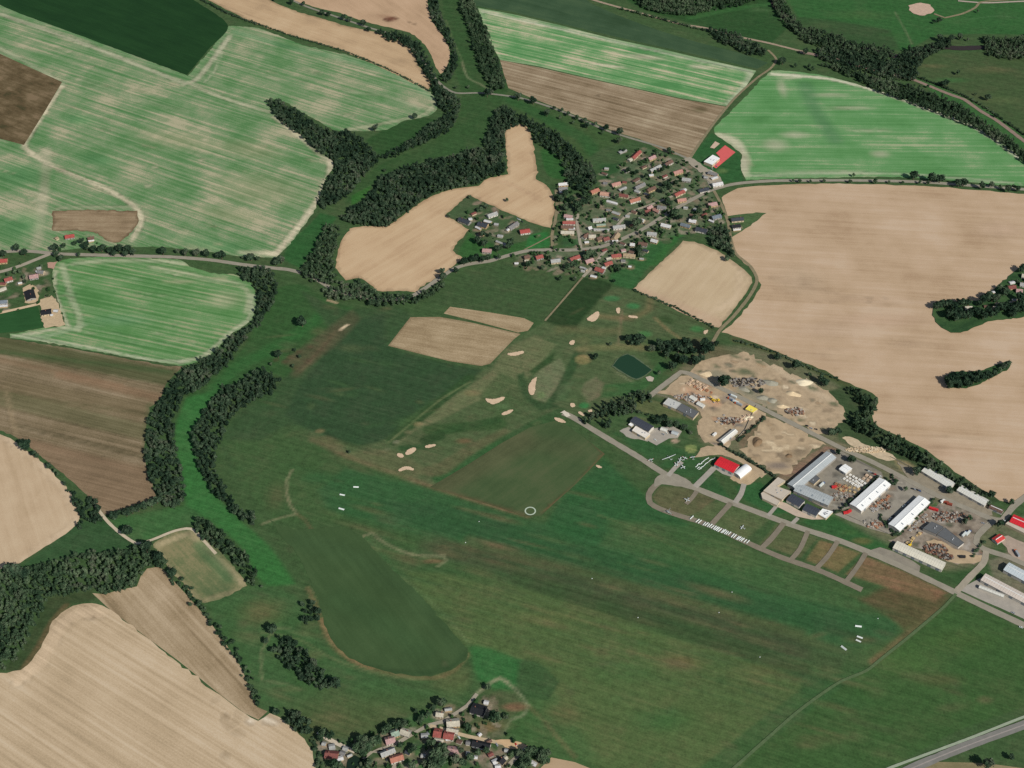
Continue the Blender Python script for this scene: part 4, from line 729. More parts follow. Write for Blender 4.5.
sheet('gravel_yard', [(645,377.5),(650,376),(654,378),(652,381.5),(648,382)], plain_mat('pump_pad', (180,168,150), .25, 3), 'pale round pad beside the pond', None, 4)

gm = soil_mat('parcel_grass', [(34,66,36),(48,82,44),(66,94,54)], .4, 40, 8, .3, .5, 30, .4, 2.5, 30.0)
sheet('meadow', [(934,305),(934,318),(942,328),(952,333),(964,332),(985,323),(1010,319),(1060,314),(1060,238),(1024,264),(1000,284),(985,299),(972,301),(960,302),(945,301)], gm, 'green parcel of the wooded settlement inside the huge tan field', None, 6)
sheet('meadow', [(945,378),(952,373),(965,372),(980,371),(995,366),(1006,362),(1012,364),(1006,371),(995,376),(980,384),(962,389),(947,388)], gm, 'grassy sickle under the copse inside the huge tan field', None, 5)
ribbon('road', [(1060,280),(1030,292),(1012,302),(995,304)], 4, lane, 'lane through the wooded settlement in the tan field')
# ================================================================== trees
MAT_LEAF = leaf_mat('tree_leaves', (30,52,35), (54,77,53), (88,107,78))
MAT_LEAF_DARK = leaf_mat('dark_leaves', (25,46,33), (45,67,48), (76,95,71))
MAT_LEAF_LIGHT = leaf_mat('garden_leaves', (26,56,30), (46,80,44), (70,102,60))
MAT_LEAF_GREY = leaf_mat('grey_leaves', (44,54,42), (70,78,62), (96,100,82))
MAT_BARK = plain_mat('bark', (92,80,66), .3, 1.0)
def crown_arrays(seed, kind='round', leaves=300, nclump=11):
    """leaf quads of a crown with unit radius, centre at 0: uneven clumps, gaps between them; plus the twig mass inside"""
    r = np.random.default_rng(seed); C = []
    for i in range(nclump):
        if kind == 'cone':
            h = r.uniform(-1, 1.25); rad = max(.08, .62 * (1.3 - h) / 2.3) * r.uniform(.6, 1); a = r.uniform(0, 6.283)
            C.append((rad * math.cos(a), rad * math.sin(a), h, .34 + .16 * (1.25 - h) / 2))
        elif kind == 'tall':
            a = r.uniform(0, 6.283); h = r.uniform(-1.1, 1.3); rad = .45 * math.sqrt(max(.05, 1 - (h / 1.5) ** 2)) * r.uniform(.4, 1)
            C.append((rad * math.cos(a), rad * math.sin(a), h, r.uniform(.32, .5)))
        else:
            v = r.normal(size=3); v /= np.linalg.norm(v); q = r.uniform(.35, .72)
            C.append((v[0] * q, v[1] * q, v[2] * q * .8 + .08, r.uniform(.34, .56)))
    C = np.array(C); n = leaves
    leaves = n
    idx = r.integers(0, len(C), n); d = r.normal(size=(n, 3)); d /= np.linalg.norm(d, axis=1)[:, None]
    p = C[idx, :3] + d * (C[idx, 3] * r.uniform(.65, 1.08, n))[:, None]
    nn = d + r.normal(0, .55, (n, 3)) + np.array([0, 0, .3]); nn /= np.linalg.norm(nn, axis=1)[:, None]
    t = np.cross(nn, r.normal(size=(n, 3))); t /= np.linalg.norm(t, axis=1)[:, None]; b = np.cross(nn, t)
    s = r.uniform(.09, .19, n)[:, None]; s2 = s * r.uniform(.6, 1.1, n)[:, None]
    V = np.stack([p - t * s - b * s2, p + t * s - b * s2 * .6, p + t * s * .8 + b * s2, p - t * s * .7 + b * s2 * .8], 1).reshape(-1, 3)
    F = np.arange(n * 4).reshape(-1, 4)
    # small dense lumps of twigs and inner leaves, one in each clump
    oc = np.array([(1,0,0),(0,1,0),(-1,0,0),(0,-1,0),(0,0,1),(0,0,-1)], float); of = np.array([(0,1,4,4),(1,2,4,4),(2,3,4,4),(3,0,4,4),(1,0,5,5),(2,1,5,5),(3,2,5,5),(0,3,5,5)])
    vs, fs = [V], [F]; o = len(V)
    for c in C:
        vs.append(c[:3] + oc * c[3] * r.uniform(.62, .86, (6, 1))); fs.append(of + o); o += 6
    return np.concatenate(vs), np.concatenate(fs)
def tri_fix(V, F):
    """split into quads and triangles (degenerate quads repeat their last corner)"""
    q = F[:, 2] != F[:, 3]; return F[q], F[~q][:, :3]
def nm_obj(name, V, Q, T, mat, parent=None):
    me = bpy.data.meshes.new(name); nq, ntr = len(Q), len(T)
    me.vertices.add(len(V)); me.vertices.foreach_set('co', np.ascontiguousarray(V, np.float32).ravel())
    me.loops.add(nq * 4 + ntr * 3); me.loops.foreach_set('vertex_index', np.concatenate([Q.ravel(), T.ravel()]).astype(np.int32))
    me.polygons.add(nq + ntr); me.polygons.foreach_set('loop_start', np.concatenate([np.arange(nq) * 4, nq * 4 + np.arange(ntr) * 3]).astype(np.int32))
    me.materials.append(mat); me.update(calc_edges=True)
    o = bpy.data.objects.new(name, me); COL.objects.link(o)
    if parent is not None: o.parent = parent
    return o
TPL = {k: [crown_arrays(100 * j + i, k, 230, 10) for i in range(6)] for j, k in enumerate(('round', 'tall', 'cone'))}
BIG = {k: [crown_arrays(900 + 100 * j + i, k, 420, 13) for i in range(6)] for j, k in enumerate(('round', 'tall', 'cone'))}
def trunk_mb(h, r0, limbs=3, seed=0):
    rr = random.Random(seed); mb = MB(); mb.lathe([(r0 * 1.25, 0), (r0, h * .12), (r0 * .75, h * .55), (r0 * .3, h)], 7)
    for i in range(limbs):
        a = 6.283 * (i + rr.random() * .6) / limbs; b = h * (.5 + .12 * i); L = h * .45
        p0 = Vector((0, 0, b)); p1 = Vector((math.cos(a) * L * .6, math.sin(a) * L * .6, b + L * .55)); d = (p1 - p0).normalized()
        u = d.cross(Vector((0, 0, 1))).normalized(); v = d.cross(u); V = []
        for q, r in ((p0, r0 * .5), (p1, r0 * .14)):
            for j in range(5):
                t = 6.283 * j / 5; V.append(tuple(q + u * (math.cos(t) * r) + v * (math.sin(t) * r)))
        mb.add(V, [(j, (j + 1) % 5, 5 + (j + 1) % 5, 5 + j) for j in range(5)] + [(4, 3, 2, 1, 0), (5, 6, 7, 8, 9)])
    return mb
PROTO = {}
def tree_proto(kind, var, mat):
    """tree of unit crown radius 1 m x scale; built once at 10 m height and 4 m radius, then copied"""
    key = (kind, var, mat.name)
    if key in PROTO: return PROTO[key]
    V, F = BIG[kind][var]; Q, T = tri_fix(V, F)
    sc = {'round': (4.2, 4.2, 4.0), 'tall': (4.4, 4.4, 5.2), 'cone': (4.0, 4.0, 5.6)}[kind]
    zc = {'round': 6.4, 'tall': 8.0, 'cone': 7.6}[kind]
    V = V * np.array(sc) + np.array([0, 0, zc])
    crown = nm_obj('crown', V, Q, T, mat); cme = crown.data; bpy.data.objects.remove(crown)
    tr = trunk_mb(zc, .32, 3, var).build('trunk', MAT_BARK); tme = tr.data; bpy.data.objects.remove(tr)
    PROTO[key] = (cme, tme, zc); return PROTO[key]
TREES = []     # specs first; built at the end, the largest as objects of their own
def tree(px, py, s=1.0, kind='round', mat=None, region='', name=None, var=None):
    TREES.append((px, py, s, kind, mat or MAT_LEAF, region, int(RNG.integers(0, 6)) if var is None else var))
def plant(px, py, s, kind, mat, region, var):
    cme, tme, zc = tree_proto(kind, var, mat); s *= TREE_SCALE
    x, y = P(px, py, zc * s * .8)
    root = empty('broadleaf_tree', (x, y, 0), float(RNG.uniform(0, 6.28)))
    q = float(RNG.uniform(.92, 1.1)); root.scale = (s * q, s * q, s / q * .9)
    for nm, me in (('trunk', tme), ('crown', cme)):
        o = bpy.data.objects.new(nm, me); COL.objects.link(o); o.parent = root
    return root
TREE_SCALE = 1.34
def wood(name, poly, label, sp=7.0, hmin=8, hmax=14, rmin=3.4, rmax=5.2, kinds=('round', 'round', 'tall'), mat=None, cat='trees', lines=None, wid=6.0):
    """a stand that reads as one mass: every stem and crown is there, in one mesh"""
    r = RNG
    if lines is not None:
        c = smooth_line(PP(lines, (hmin + hmax) * .3), step=sp * .62); pts = c + r.normal(0, wid * .3, c.shape)
    else:
        W = PP(poly, (hmin + hmax) * .3); W = smooth_line(W, True, 8.0); lo, hi = W.min(0), W.max(0)
        gx, gy = np.meshgrid(np.arange(lo[0], hi[0], sp), np.arange(lo[1], hi[1], sp)); gx = gx + (np.arange(gx.shape[0]) % 2)[:, None] * sp / 2
        pts = np.stack([gx.ravel(), gy.ravel()], 1) + r.uniform(-.42, .42, (gx.size, 2)) * sp
        pts = pts[inside(pts, W)]
    VV, QQ, TT, o = [], [], [], 0
    for p in pts:
        k = kinds[r.integers(0, len(kinds))]; V, F = TPL[k][r.integers(0, 6)]; Q, T = tri_fix(V, F)
        if lines is None and r.uniform() < .07: continue
        R = rmin * .75 + (rmax * 1.2 - rmin * .75) * r.beta(1.6, 2.2); H = r.uniform(hmin, hmax) * (.55 + .45 * R / rmax); a = r.uniform(0, 6.283); ca, sa = math.cos(a), math.sin(a)
        zr = H * (.42 if k == 'round' else .4); V = V * np.array([R, R, zr]); V = np.stack([V[:, 0] * ca - V[:, 1] * sa, V[:, 0] * sa + V[:, 1] * ca, V[:, 2]], 1) + np.array([p[0], p[1], H - zr * (.95 if k == 'round' else 1.2)])
        VV.append(V); QQ.append(Q + o); TT.append(T + o); o += len(V)
        # stem
        s = .25; st = np.array([(-s, -s, 0), (s, -s, 0), (s, s, 0), (-s, s, 0), (-s * .4, -s * .4, H * .6), (s * .4, -s * .4, H * .6), (s * .4, s * .4, H * .6), (-s * .4, s * .4, H * .6)]) + np.array([p[0], p[1], 0])
        VV.append(st); QQ.append(np.array([(0, 1, 5, 4), (1, 2, 6, 5), (2, 3, 7, 6), (3, 0, 4, 7)]) + o); o += 8
    if not VV: return None
    ob = nm_obj(name, np.concatenate(VV), np.concatenate(QQ), np.concatenate(TT), mat or MAT_LEAF)
    return tag(ob, label, cat, kind='stuff')
D = MAT_LEAF_DARK
W_ = [
 ([(267,100),(278,98),(300,111),(318,124),(333,131),(348,130),(362,138),(374,152),(378,160),(368,170),(358,182),(350,192),(340,200),(322,208),(318,200),(325,182),(334,170),(335,160),(322,152),(303,137),(280,119)], 'dark wood strip poking into the big striped field', D),
 ([(374,158),(395,155),(412,146),(430,140),(446,132),(458,116),(460,100),(452,92),(440,89),(434,93),(439,105),(449,112),(440,118),(425,126),(415,135),(400,146),(385,153)], 'curved tree belt on the north side of the upper valley meadow', D),
 ([(376,30),(398,32),(415,40),(424,50),(432,66),(438,80),(448,92),(436,92),(428,78),(420,64),(414,53),(402,43),(386,38)], 'tree belt along the bend of the northern track', D),
 ([(428,-8),(437,-8),(441,15),(449,30),(457,48),(458,62),(450,78),(443,82),(442,74),(450,64),(452,52),(447,40),(439,28),(431,15)], 'narrow tree belt edging the tan field at the top', D),
 ([(457,-8),(472,-8),(478,10),(488,30),(494,50),(500,65),(506,85),(496,90),(488,82),(480,66),(474,48),(468,28),(462,12)], 'tree belt beside the striped strip field at the top', None),
 ([(340,216),(352,206),(368,198),(372,186),(386,173),(405,166),(426,160),(450,156),(473,148),(483,147),(487,130),(495,111),(504,105),(514,110),(520,124),(507,128),(505,145),(506,165),(506,172),(486,177),(478,183),(460,186),(443,189),(426,197),(406,211),(388,224),(366,224),(350,221)], 'large dark wood along the southern side of the valley meadow', D),
 ([(512,108),(537,121),(562,136),(578,153),(590,164),(598,178),(592,188),(575,190),(566,178),(560,160),(548,148),(536,140),(531,130),(524,124)], 'dark wood wrapping the northwest corner of the village', D),
 ([(299,271),(313,249),(326,224),(340,226),(338,242),(333,262),(338,276),(344,283),(328,283),(306,278)], 'wood between bright meadow and curling tan field', None),
 ([(323,289),(343,284),(358,280),(371,288),(381,295),(396,293),(418,297),(431,285),(441,280),(446,285),(431,296),(411,303),(396,302),(386,304),(366,304),(356,298),(338,299),(326,295)], 'ragged tree belt along the road below the curling tan field', None),
 ([(238,266),(256,266),(272,269),(277,282),(274,300),(266,312),(258,325),(248,338),(238,350),(225,365),(212,376),(202,386),(190,392),(182,398),(176,415),(174,432),(178,455),(182,475),(186,492),(184,503),(172,508),(160,499),(150,482),(146,460),(147,430),(150,411),(160,401),(166,388),(181,370),(195,363),(215,351),(232,336),(250,322),(256,312),(258,296),(253,283),(241,277)], 'long winding wood on the west bank of the valley', D),
 ([(258,368),(267,372),(280,378),(274,389),(252,401),(234,414),(226,430),(217,446),(219,476),(236,501),(255,515),(254,524),(240,517),(212,490),(200,467),(192,447),(192,431),(208,405),(222,385),(235,383)], 'long wood on the east bank of the bright green valley', D),
 ([(195,519),(201,515),(216,526),(236,544),(251,559),(259,578),(262,586),(252,584),(243,571),(228,554),(208,541),(197,531)], 'tree belt between weedy plot and bright valley strip', None),
 ([(3,567),(10,564),(22,568),(33,567),(50,561),(72,554),(93,549),(107,552),(120,551),(133,546),(147,543),(157,553),(165,558),(164,567),(155,566),(147,569),(137,577),(133,586),(115,591),(97,591),(90,588),(70,594),(48,597),(41,612),(30,632),(22,647),(10,664),(0,672),(-40,676),(-40,596),(-5,588)], 'broad dense wood at the left edge above the pale stubble field', None),
 ([(62,480),(72,490),(82,501),(92,493),(96,501),(104,518),(95,522),(83,524),(73,530),(80,516),(72,501)], 'hedgerow copse between pale field and brown field in the west', D),
 ([(581,420),(590,412),(605,405),(625,396),(640,389),(650,392),(652,398),(640,405),(632,412),(620,412),(612,416),(606,428),(601,424),(604,414),(592,419),(584,424)], 'double dark conifer row beside the aero club drive', D),
 ([(274,632),(292,637),(306,649),(322,667),(339,682),(331,686),(311,687),(294,673),(279,658),(270,646),(282,645)], 'oblong copse on the southern meadow', D),
 ([(301,600),(311,599),(320,613),(316,621),(304,621)], 'small copse standing alone above the southern oblong copse', D),
 ([(279,711),(298,709),(309,718),(313,731),(303,732),(289,726)], 'dark copse beside the drive at the southern hamlet', D),
 ([(768,-10),(784,-10),(790,10),(804,25),(822,29),(842,36),(852,42),(868,44),(888,47),(896,54),(880,60),(860,58),(840,52),(822,46),(806,40),(790,28),(778,14)], 'riverside wood along the northern river', None),
 ([(820,63),(840,65),(865,72),(890,79),(914,86),(930,92),(950,100),(964,106),(972,111),(982,118),(996,127),(1024,149),(1060,178),(1040,172),(1010,149),(985,132),(960,121),(930,109),(900,98),(876,89),(858,79),(838,70)], 'broad tree belt between railway and green northeast field', None),
 ([(815,48),(850,50),(885,58),(905,62),(918,72),(914,79),(890,77),(865,70),(840,63),(822,58)], 'dense wood where river and railway come together', D),
 ([(896,58),(906,48),(925,46),(940,40),(950,38),(952,44),(938,50),(925,58),(915,72),(905,64)], 'riverbank trees around the river bend in the northeast', D),
 ([(983,36),(1000,38),(1060,30),(1060,56),(1010,58),(987,53)], 'riverbank wood at the right edge in the northeast', None),
 ([(625,-12),(640,4),(655,10),(690,14),(712,9),(735,5),(758,-2),(765,-14)], 'dense wood touching the top edge', None),
 ([(707,28),(722,29),(745,37),(762,47),(768,54),(750,53),(735,47),(718,39)], 'tree belt between gravel road and hay field at the top', D),
 ([(848,384),(860,389),(872,396),(878,404),(873,412),(874,424),(887,432),(907,441),(930,455),(955,473),(975,487),(990,496),(998,502),(988,503),(970,492),(945,477),(915,461),(890,448),(872,438),(856,428),(848,420),(858,412),(858,400),(848,392)], 'thick hedgerow along the edge of the huge tan field', None),
 ([(709,229),(721,223),(728,228),(730,238),(733,252),(727,251),(718,246),(709,242)], 'grove at the east end of the village', D),
 ([(620,404),(690,427),(706,434),(700,441),(684,432),(660,424)], 'loose scrub line behind the aero club house', None),
]
for poly, lb, mt_ in W_:
    if 'scrub' in lb or 'conifer row' in lb:
        if 'scrub' in lb: continue
        wood('dense_wood', poly, lb, 6.0, 9, 14, 3.0, 4.2, ('cone', 'tall'), D)
    else: wood('dense_wood', poly, lb, 5.7, 7, 13, 2.6, 4.4, ('round', 'round', 'tall'), mt_)
for pts, lb, a_, b_, w_ in (
 ([(170,574),(187,592),(206,613),(222,636),(240,660),(250,682),(258,702)], 'long straggling hedge beside the grey stubble wedge', 3.5, 8, 8),
 ([(256,23),(300,38),(345,51),(395,72),(430,91)], 'thin low hedge on the ditch between striped and tan fields', 1.5, 3, 2.5),
 ([(196,-4),(226,12),(256,23)], 'thin scrubby hedge beside the dark crop corner', 3, 6, 4),
 ([(720,443.5),(735,452),(750,460),(775,476)], 'dark hedge standing in for a fence and its shadow behind the red roofed hangar', 3, 5, 2.5),  # dark foliage row put in place of a fence line and its cast shadow
 ([(738,440),(750,430),(765,417)], 'dark hedge between white barrel shed and sand lot', 3, 5, 2.5),
 ([(836,512),(855,497),(878,476)], 'dark hedge between grey workshop yard and white warehouse', 3, 5, 2.5),
 ([(880,516),(896,536),(918,514),(934,499)], 'green hedge beside the second white warehouse', 2.5, 4.5, 4),
 ([(620,406),(648,414),(664,420),(682,427),(692,432)], 'loose bushy hedge behind the aero club house', 3, 6, 5),
 ([(634,290),(675,307),(714,327)], 'low hedge on the golf side of the tan village field', 1.5, 3, 3),
 ([(705,30),(690,26),(668,20),(640,13),(620,8)], 'broken hedge along the gravel road at the top', 3, 6, 5),
 ([(850,58),(885,66),(918,77),(950,89),(975,101),(1000,117),(1030,138)], 'scrubby line between railway and meadow in the northeast', 2, 6, 4),
 ([(312,738),(316,748),(320,762),(318,775)], 'bushy hedge between pale field and southern hamlet', 3, 6, 6),
 ([(893,475),(897,481),(893,484),(886,478)], 'bushes at the north end of the first white warehouse', 2.5, 4.5, 5),
 ([(985,541),(978,548),(973,556)], 'hedge strip beside the road bending south', 2, 4, 3),
 ([(735,340),(770,350),(800,363),(838,379)], 'low scrub line between tan field and gravel yard', 1.5, 3.5, 4),
 ([(940,254),(960,290),(985,299)], '', 0, 0, 0)):
    if a_: wood('hedge', None, lb, 4.0, a_, b_, 1.6, 3.2, ('round',), D if 'dark' in lb else None, 'hedge', pts, w_)
# ------------------------------------------------------------------ single trees
def grow(region, pts, s0=.9, s1=1.2, kind='round', mat=None, sc=1.0, off=(0, 0)):
    for p in pts:
        s = p[2] if len(p) > 2 else float(RNG.uniform(s0, s1))
        tree(off[0] + p[0] / sc, off[1] + p[1] / sc, s, kind, mat, region)
grow('along the tree lined road northwest of the village', [(25,385,1.25),(85,400,1.35),(140,450),(170,430,.7),(200,440,.7),(190,470,.6),(225,455,.8),(260,470,.8),(245,490,.6),(290,480,.9),(300,500,1.0),(335,495,.7),(360,530,.7),(375,510,1.1),(430,525,1.2),(425,565,.7)], mat=D, sc=4, off=(512,0))
grow('along the road beyond the western hamlet', [(650,235,1.25),(710,235,.8),(740,240,1.1),(785,240,1.1),(825,245,1.1),(885,250,1.3),(970,260,.5),(1003,258,1.2)], mat=D, sc=4, off=(0,192))
grow('in the roadside clump by the western farmhouses', [(220,222),(225,248),(255,215,.8),(300,205,.8),(325,195,.9),(345,215,1.2),(375,230,1.1),(405,222,1.2),(440,232,1.1),(475,222,1.2),(510,225,1.2),(530,240,1),(500,247,.9),(455,245,.9),(315,250,.7),(240,262,1)], mat=D, sc=4, off=(0,192))
grow('in the western hamlet', [(65,223,1.1),(95,240,1.0),(10,245,1.1),(150,560,.6),(190,545,.6),(240,590,.7),(260,620,.6),(100,570,.6),(230,545,.6),(440,470,.6)][:3], mat=D, sc=4, off=(0,192))
grow('in the western hamlet', [(15,272,.7),(20,271,.7),(24,277,.7),(8,274,.6),(25,281,.6),(14,277,.6),(41,266,.5)], mat=MAT_LEAF)
grow('along the main road east of the village', [(585,700,1.4),(655,710,1.4),(690,712,1.4),(765,730,1.3),(785,728,1.3),(858,742,1.2),(895,738,.9),(960,755,1.1),(1000,755,.9),(100,722,.5),(128,722,.7),(170,725,.5),(225,722,.6),(330,724,.7),(343,700,.6),(430,725,.8),(485,728,.5),(540,728,.5),(607,729,.6),(640,730,.6),(930,748,.7),(985,745,.8)], mat=D, sc=4, off=(768,0))
grow('on the far northeastern meadows', [(760,290,.8),(880,388,1.1),(685,78,1.0),(668,88,.7),(690,150,1.2),(735,150,1.1),(770,145,1.1),(800,158,.6),(840,45,.6),(700,335,1),(715,330,1),(640,345,.6),(830,375,.5),(915,460,.8),(60,240,1.4),(110,262,.8),(165,265,.8),(180,275,.8),(150,205,1.1)], mat=D, sc=4, off=(768,0))
grow('beside the track between tan fields', [(75,-2,.7),(140,8,1.0),(190,14,.8),(265,50,1.0),(290,55,.9),(350,70,1.0),(375,76,1.0),(430,90,1.1),(450,115,.9)], mat=D, sc=4, off=(256,0))
grow('in the upper valley meadow', [(475,512,1.0),(635,465,1.0),(690,520,.6),(485,500,.5),(800,348,.6),(850,348,.6),(515,680,.6),(925,370,1.4),(940,365,1.1)], mat=D, sc=4, off=(256,0))
grow('on the rough golf ground by the pond', [(435,368),(490,362,1.2),(525,370,1.1),(515,392,1),(462,402,.8),(495,402,.8),(320,410,.6),(228,488,.8),(224,500,.6),(590,435,.9),(575,445,.6),(635,405,1.2),(690,408,1.2),(740,405,1.2),(800,392,1.4),(650,442,1),(700,445,1.2),(760,440,1.2),(820,425,1.3),(850,455,1.2),(800,450,1),(745,490,1),(790,508,1.3),(868,515,1.3),(900,498,1.1),(720,550,1.3),(930,410,1.5),(925,450,1.2),(962,435,1.3),(1003,408,.8),(630,595,.7),(680,480,.9)], mat=D, sc=6.4, off=(560,280))
grow('on the pasture in the valley centre', [(302,321,1.5),(278,354,1.1),(271,364,.5),(281,259,1.3),(276,262,1.0),(258,258,.8),(295,350,.5),(300,356,.6),(293,366,.5)], mat=D)
grow('along the lane between the western fields', [(24,445,1.6),(33,453,.8),(37,456,.7),(49,466,.8),(54,471,.6),(57,474,.6),(114,515,1.1),(119,513,.7),(126,512,1.1),(132,510,1.0),(138,508,1.0),(144,506,1.0),(151,503,1.1),(157,500,1),(127,530,1.3)], mat=D)
grow('at the edge of the southern wood', [(10,569,1.5),(16,571,1.5),(24,574,1.3),(146,547,1.5),(158,556,1.3),(172,573,1.2)], mat=D)
grow('beside the highway', [(988,764,1.2),(1012,757,.7)], mat=D)
grow('around the southern meadow', [(272,629,1.2),(266,641,.7),(335,683,1.3),(276,712,.8),(349,452,.5)], mat=D)
grow('in the stony yard above the works road', [(724,380,1.7),(778,357,1.0),(796,365,1.3),(810,374,.6),(822,379,1.2),(825,382,1.1),(761,391,.8),(838,431,1.0),(832,432,1)], mat=D)
grow('beside the works buildings', [(838,452,.8),(851,459,.9),(854,460,.7),(917,471,1.1),(950,490,1.0),(664,418,1.1),(658,421,1),(670,424,1),(676,424,.9),(684,427,.9),(905,489,.7),(1000,523,1.0),(965,521,.8),(970,518,.7),(992,494,.9),(1012,502,.7)], mat=D)
gx_ = [(110,590,1.2),(140,575,1.2),(175,570,1.2),(210,575,1.2),(250,580,1.2),(290,600,1.2),(380,560,1.2),(425,558,1),(230,680,1.3),(265,665,1.2),(320,645,1.2),(370,690,1.2),(300,715,1.2),(440,690,1.2),(480,655,1.3),(535,665,1.3),(595,700,1.2),(640,645,1.2),(690,680,1.1),(595,525,1.3),(640,500,1.2),(690,510,1.2),(740,515,1.1),(810,440,1.3),(840,445,1.1),(770,395,.8),(795,600,1.3),(835,592,1.2),(885,620,1.2),(930,625,1.2),(905,675,1.1),(985,500,1.3),(1005,560,1.3),(1000,620,1.2),(960,600,1.1),(740,640,1.0),(320,530,.6),(655,470,1.0),(550,570,.8),(960,330,.7),(1000,205,1.1),(1015,190,1)]
grow('in the settlement inside the tan field', gx_, mat=D, sc=10.667, off=(928,250))
grow('in the sickle shaped copse', [(948,379,1.1),(951,383,1.1),(955,377,1.1),(958,382,1.1),(962,375,1.1),(965,380,1.2),(969,384,1.0),(970,375,1.0),(974,380,1.1),(979,374,1.2),(978,380,.9),(983,377,1.0),(987,374,1.1),(990,377,.8),(995,373,.8),(1000,370,.7),(1004,366,.9),(1008,364,.9),(950,386,.8),(960,386,.8)], mat=D)
grow('among the houses of the main village', [(637,223,1.6),(674,213,1.5),(680,217,1.0),(699,211,1.0),(650,214,.9),(643,213,.8),(577,205,1.4),(583,202,1.3),(572,199,1.2),(585,195,1.2),(590,199,1.0),(579,209,1.1),(566,207,1.2),(560,198,1.2),(566,193,1.2),(556,196,.9),(612,195,.8),(617,197,.8),(610,213,.7),(628,170,.9),(636,172,.9),(646,176,.8),(624,150,.7),(662,170,.9),(666,184,1.1),(664,190,1.1),(670,187,1.0),(676,183,.9),(689,175,.7),(651,196,.9),(644,204,.8),(667,200,1.1),(670,203,.9),(640,233,.7),(655,228,.7),(663,231,.7),(614,243,.7),(589,253,1.2),(594,254,1.1),(586,257,1.0),(574,264,1.1),(568,266,1.0),(543,267,.8),(549,258,.8),(528,264,.9),(560,278.5,.8),(575,279,.7),(639,250,1.0),(641,254,1.0),(636,249,.8),(616,267,.9),(619,270,.8),(625,265,.7),(614,280.5,.6),(692,219,.8),(695,217,.9),(700,206,.7),(619,140.5,1.0),(669,150,.9),(673,152,.7),(657,154,.8),(727,258,.9),(733,255,.7)], mat=None)
grow('around the western houses of the village', [(470,197,.6),(481,209,.8),(486,206,.9),(478,210,.6),(483,234,1.0),(478,240,1.1),(484,243,1.0),(490,235,.7),(486,241,.8),(497,249,1.0),(501,247,.8),(510,244,1.1),(508,246,.9),(464,261,1.1),(471,259,1.1),(476,257,1.1),(482,259,1),(456,270,.9),(443,276,1.1),(442,271,.9),(449,216,.6),(512,240,.7),(507,200,.6),(488,257,.9),(499,257,.8)], mat=D)
grow('in the southern hamlet', [(362,741,1.3),(366,747,1.2),(357,748,1.1),(363,752,1.0),(373,742,1.1),(377,740,1.1),(370,744,1),(388,727,.8),(397,724,1),(403,724,.9),(385,731,.9),(330,736,1),(322,733,1),(321,738,.8),(441,702,1.1),(433,708,.7),(422,718,.8),(427,715,.8),(419,720,.7),(488,687,.7),(494,717,1.4),(437,755,1.4),(435,760,1.4),(440,763,1.3),(433,766,1.2),(442,748,1.1),(413,748,.8),(410,751,.6),(431,743,1),(445,754,1),(468,727,.9),(460,750,.7),(455,759,1.1),(463,762,.9),(470,757,.8),(486,751,.8),(478,752,.7),(520,753,1),(524,757,1),(530,752,1.1),(536,752,.9),(543,754,1),(548,753,.8),(540,758,.9),(528,763,1),(522,765,.9),(545,760,.9),(368,763,1),(335,765,1.2),(340,767,1),(412,766,.9),(425,764,.8),(400,745,.7),(415,711,.6)], mat=None)
# ================================================================== buildings
def ordinal(i, n):
    if n == 1: return ''
    if i < (n + 1) // 2 or n <= 3:
        if i == n - 1: return 'rightmost'
        k = i; side = 'left'
    else: k = n - 1 - i; side = 'right'
    w_ = ['', 'second', 'third', 'fourth', 'fifth', 'sixth', 'seventh', 'eighth', 'ninth', 'tenth', 'eleventh', 'twelfth', 'thirteenth', 'fourteenth', 'fifteenth', 'sixteenth', 'seventeenth', 'eighteenth', 'nineteenth', 'twentieth']
    if k == 0: return side + 'most'
    return f'{w_[min(k, 19)]} from the {side}'
ROOF = {'red': (176,88,76), 'brightred': (192,80,70), 'salmon': (200,142,124), 'orange': (196,122,96), 'pink': (194,150,142), 'brown': (124,92,76), 'dullred': (146,82,72), 'grey': (136,134,130), 'palegrey': (178,178,170), 'white': (222,220,214), 'slate': (66,72,80), 'black': (40,42,46), 'tan': (184,158,120), 'cream': (208,198,172), 'peach': (212,158,130), 'green': (150,176,150), 'bluegrey': (120,132,140)}
RWORD = {'red': 'red', 'brightred': 'bright red', 'salmon': 'salmon pink', 'orange': 'orange', 'pink': 'pale pink', 'brown': 'brown', 'dullred': 'dull red', 'grey': 'grey', 'palegrey': 'pale grey', 'white': 'white', 'slate': 'dark slate', 'black': 'black', 'tan': 'tan', 'cream': 'cream', 'peach': 'peach', 'green': 'pale green', 'bluegrey': 'blue grey'}
def dull(c): m_ = sum(c) / 3; return tuple(.86 * (v * .84 + m_ * .16) for v in c)
def roofm(k, tile=True): return plain_mat(('tile_' if tile else 'metal_') + k, dull(ROOF[k]) if tile else ROOF[k], .45 if tile else .14, 2.6 if tile else 6, .8 if tile else .55, .2, streak=(3.2, .4, 1) if tile else (.9, .05, 1))
WALLM = [plain_mat('wall_' + n, c, .12, 3) for n, c in (('white', (192,186,174)), ('cream', (184,168,140)), ('grey', (146,142,134)), ('ochre', (176,152,116)))]
DOORM = plain_mat('door_wood', (84,66,52), .2, 1); GLASS = plain_mat('window_glass', (46,54,62), .1, 1, .15, .5); CONC = plain_mat('chimney_brick', (140,96,80), .2, .6); GATE = plain_mat('gate_metal', (126,132,136), .15, 2, .5)
def unit_mesh(nm, size, mat):
    mb = MB(); mb.box(-size[0] / 2, size[0] / 2, -size[1] / 2, size[1] / 2, 0, size[2]); o = mb.build(nm, mat); me = o.data; bpy.data.objects.remove(o); return me
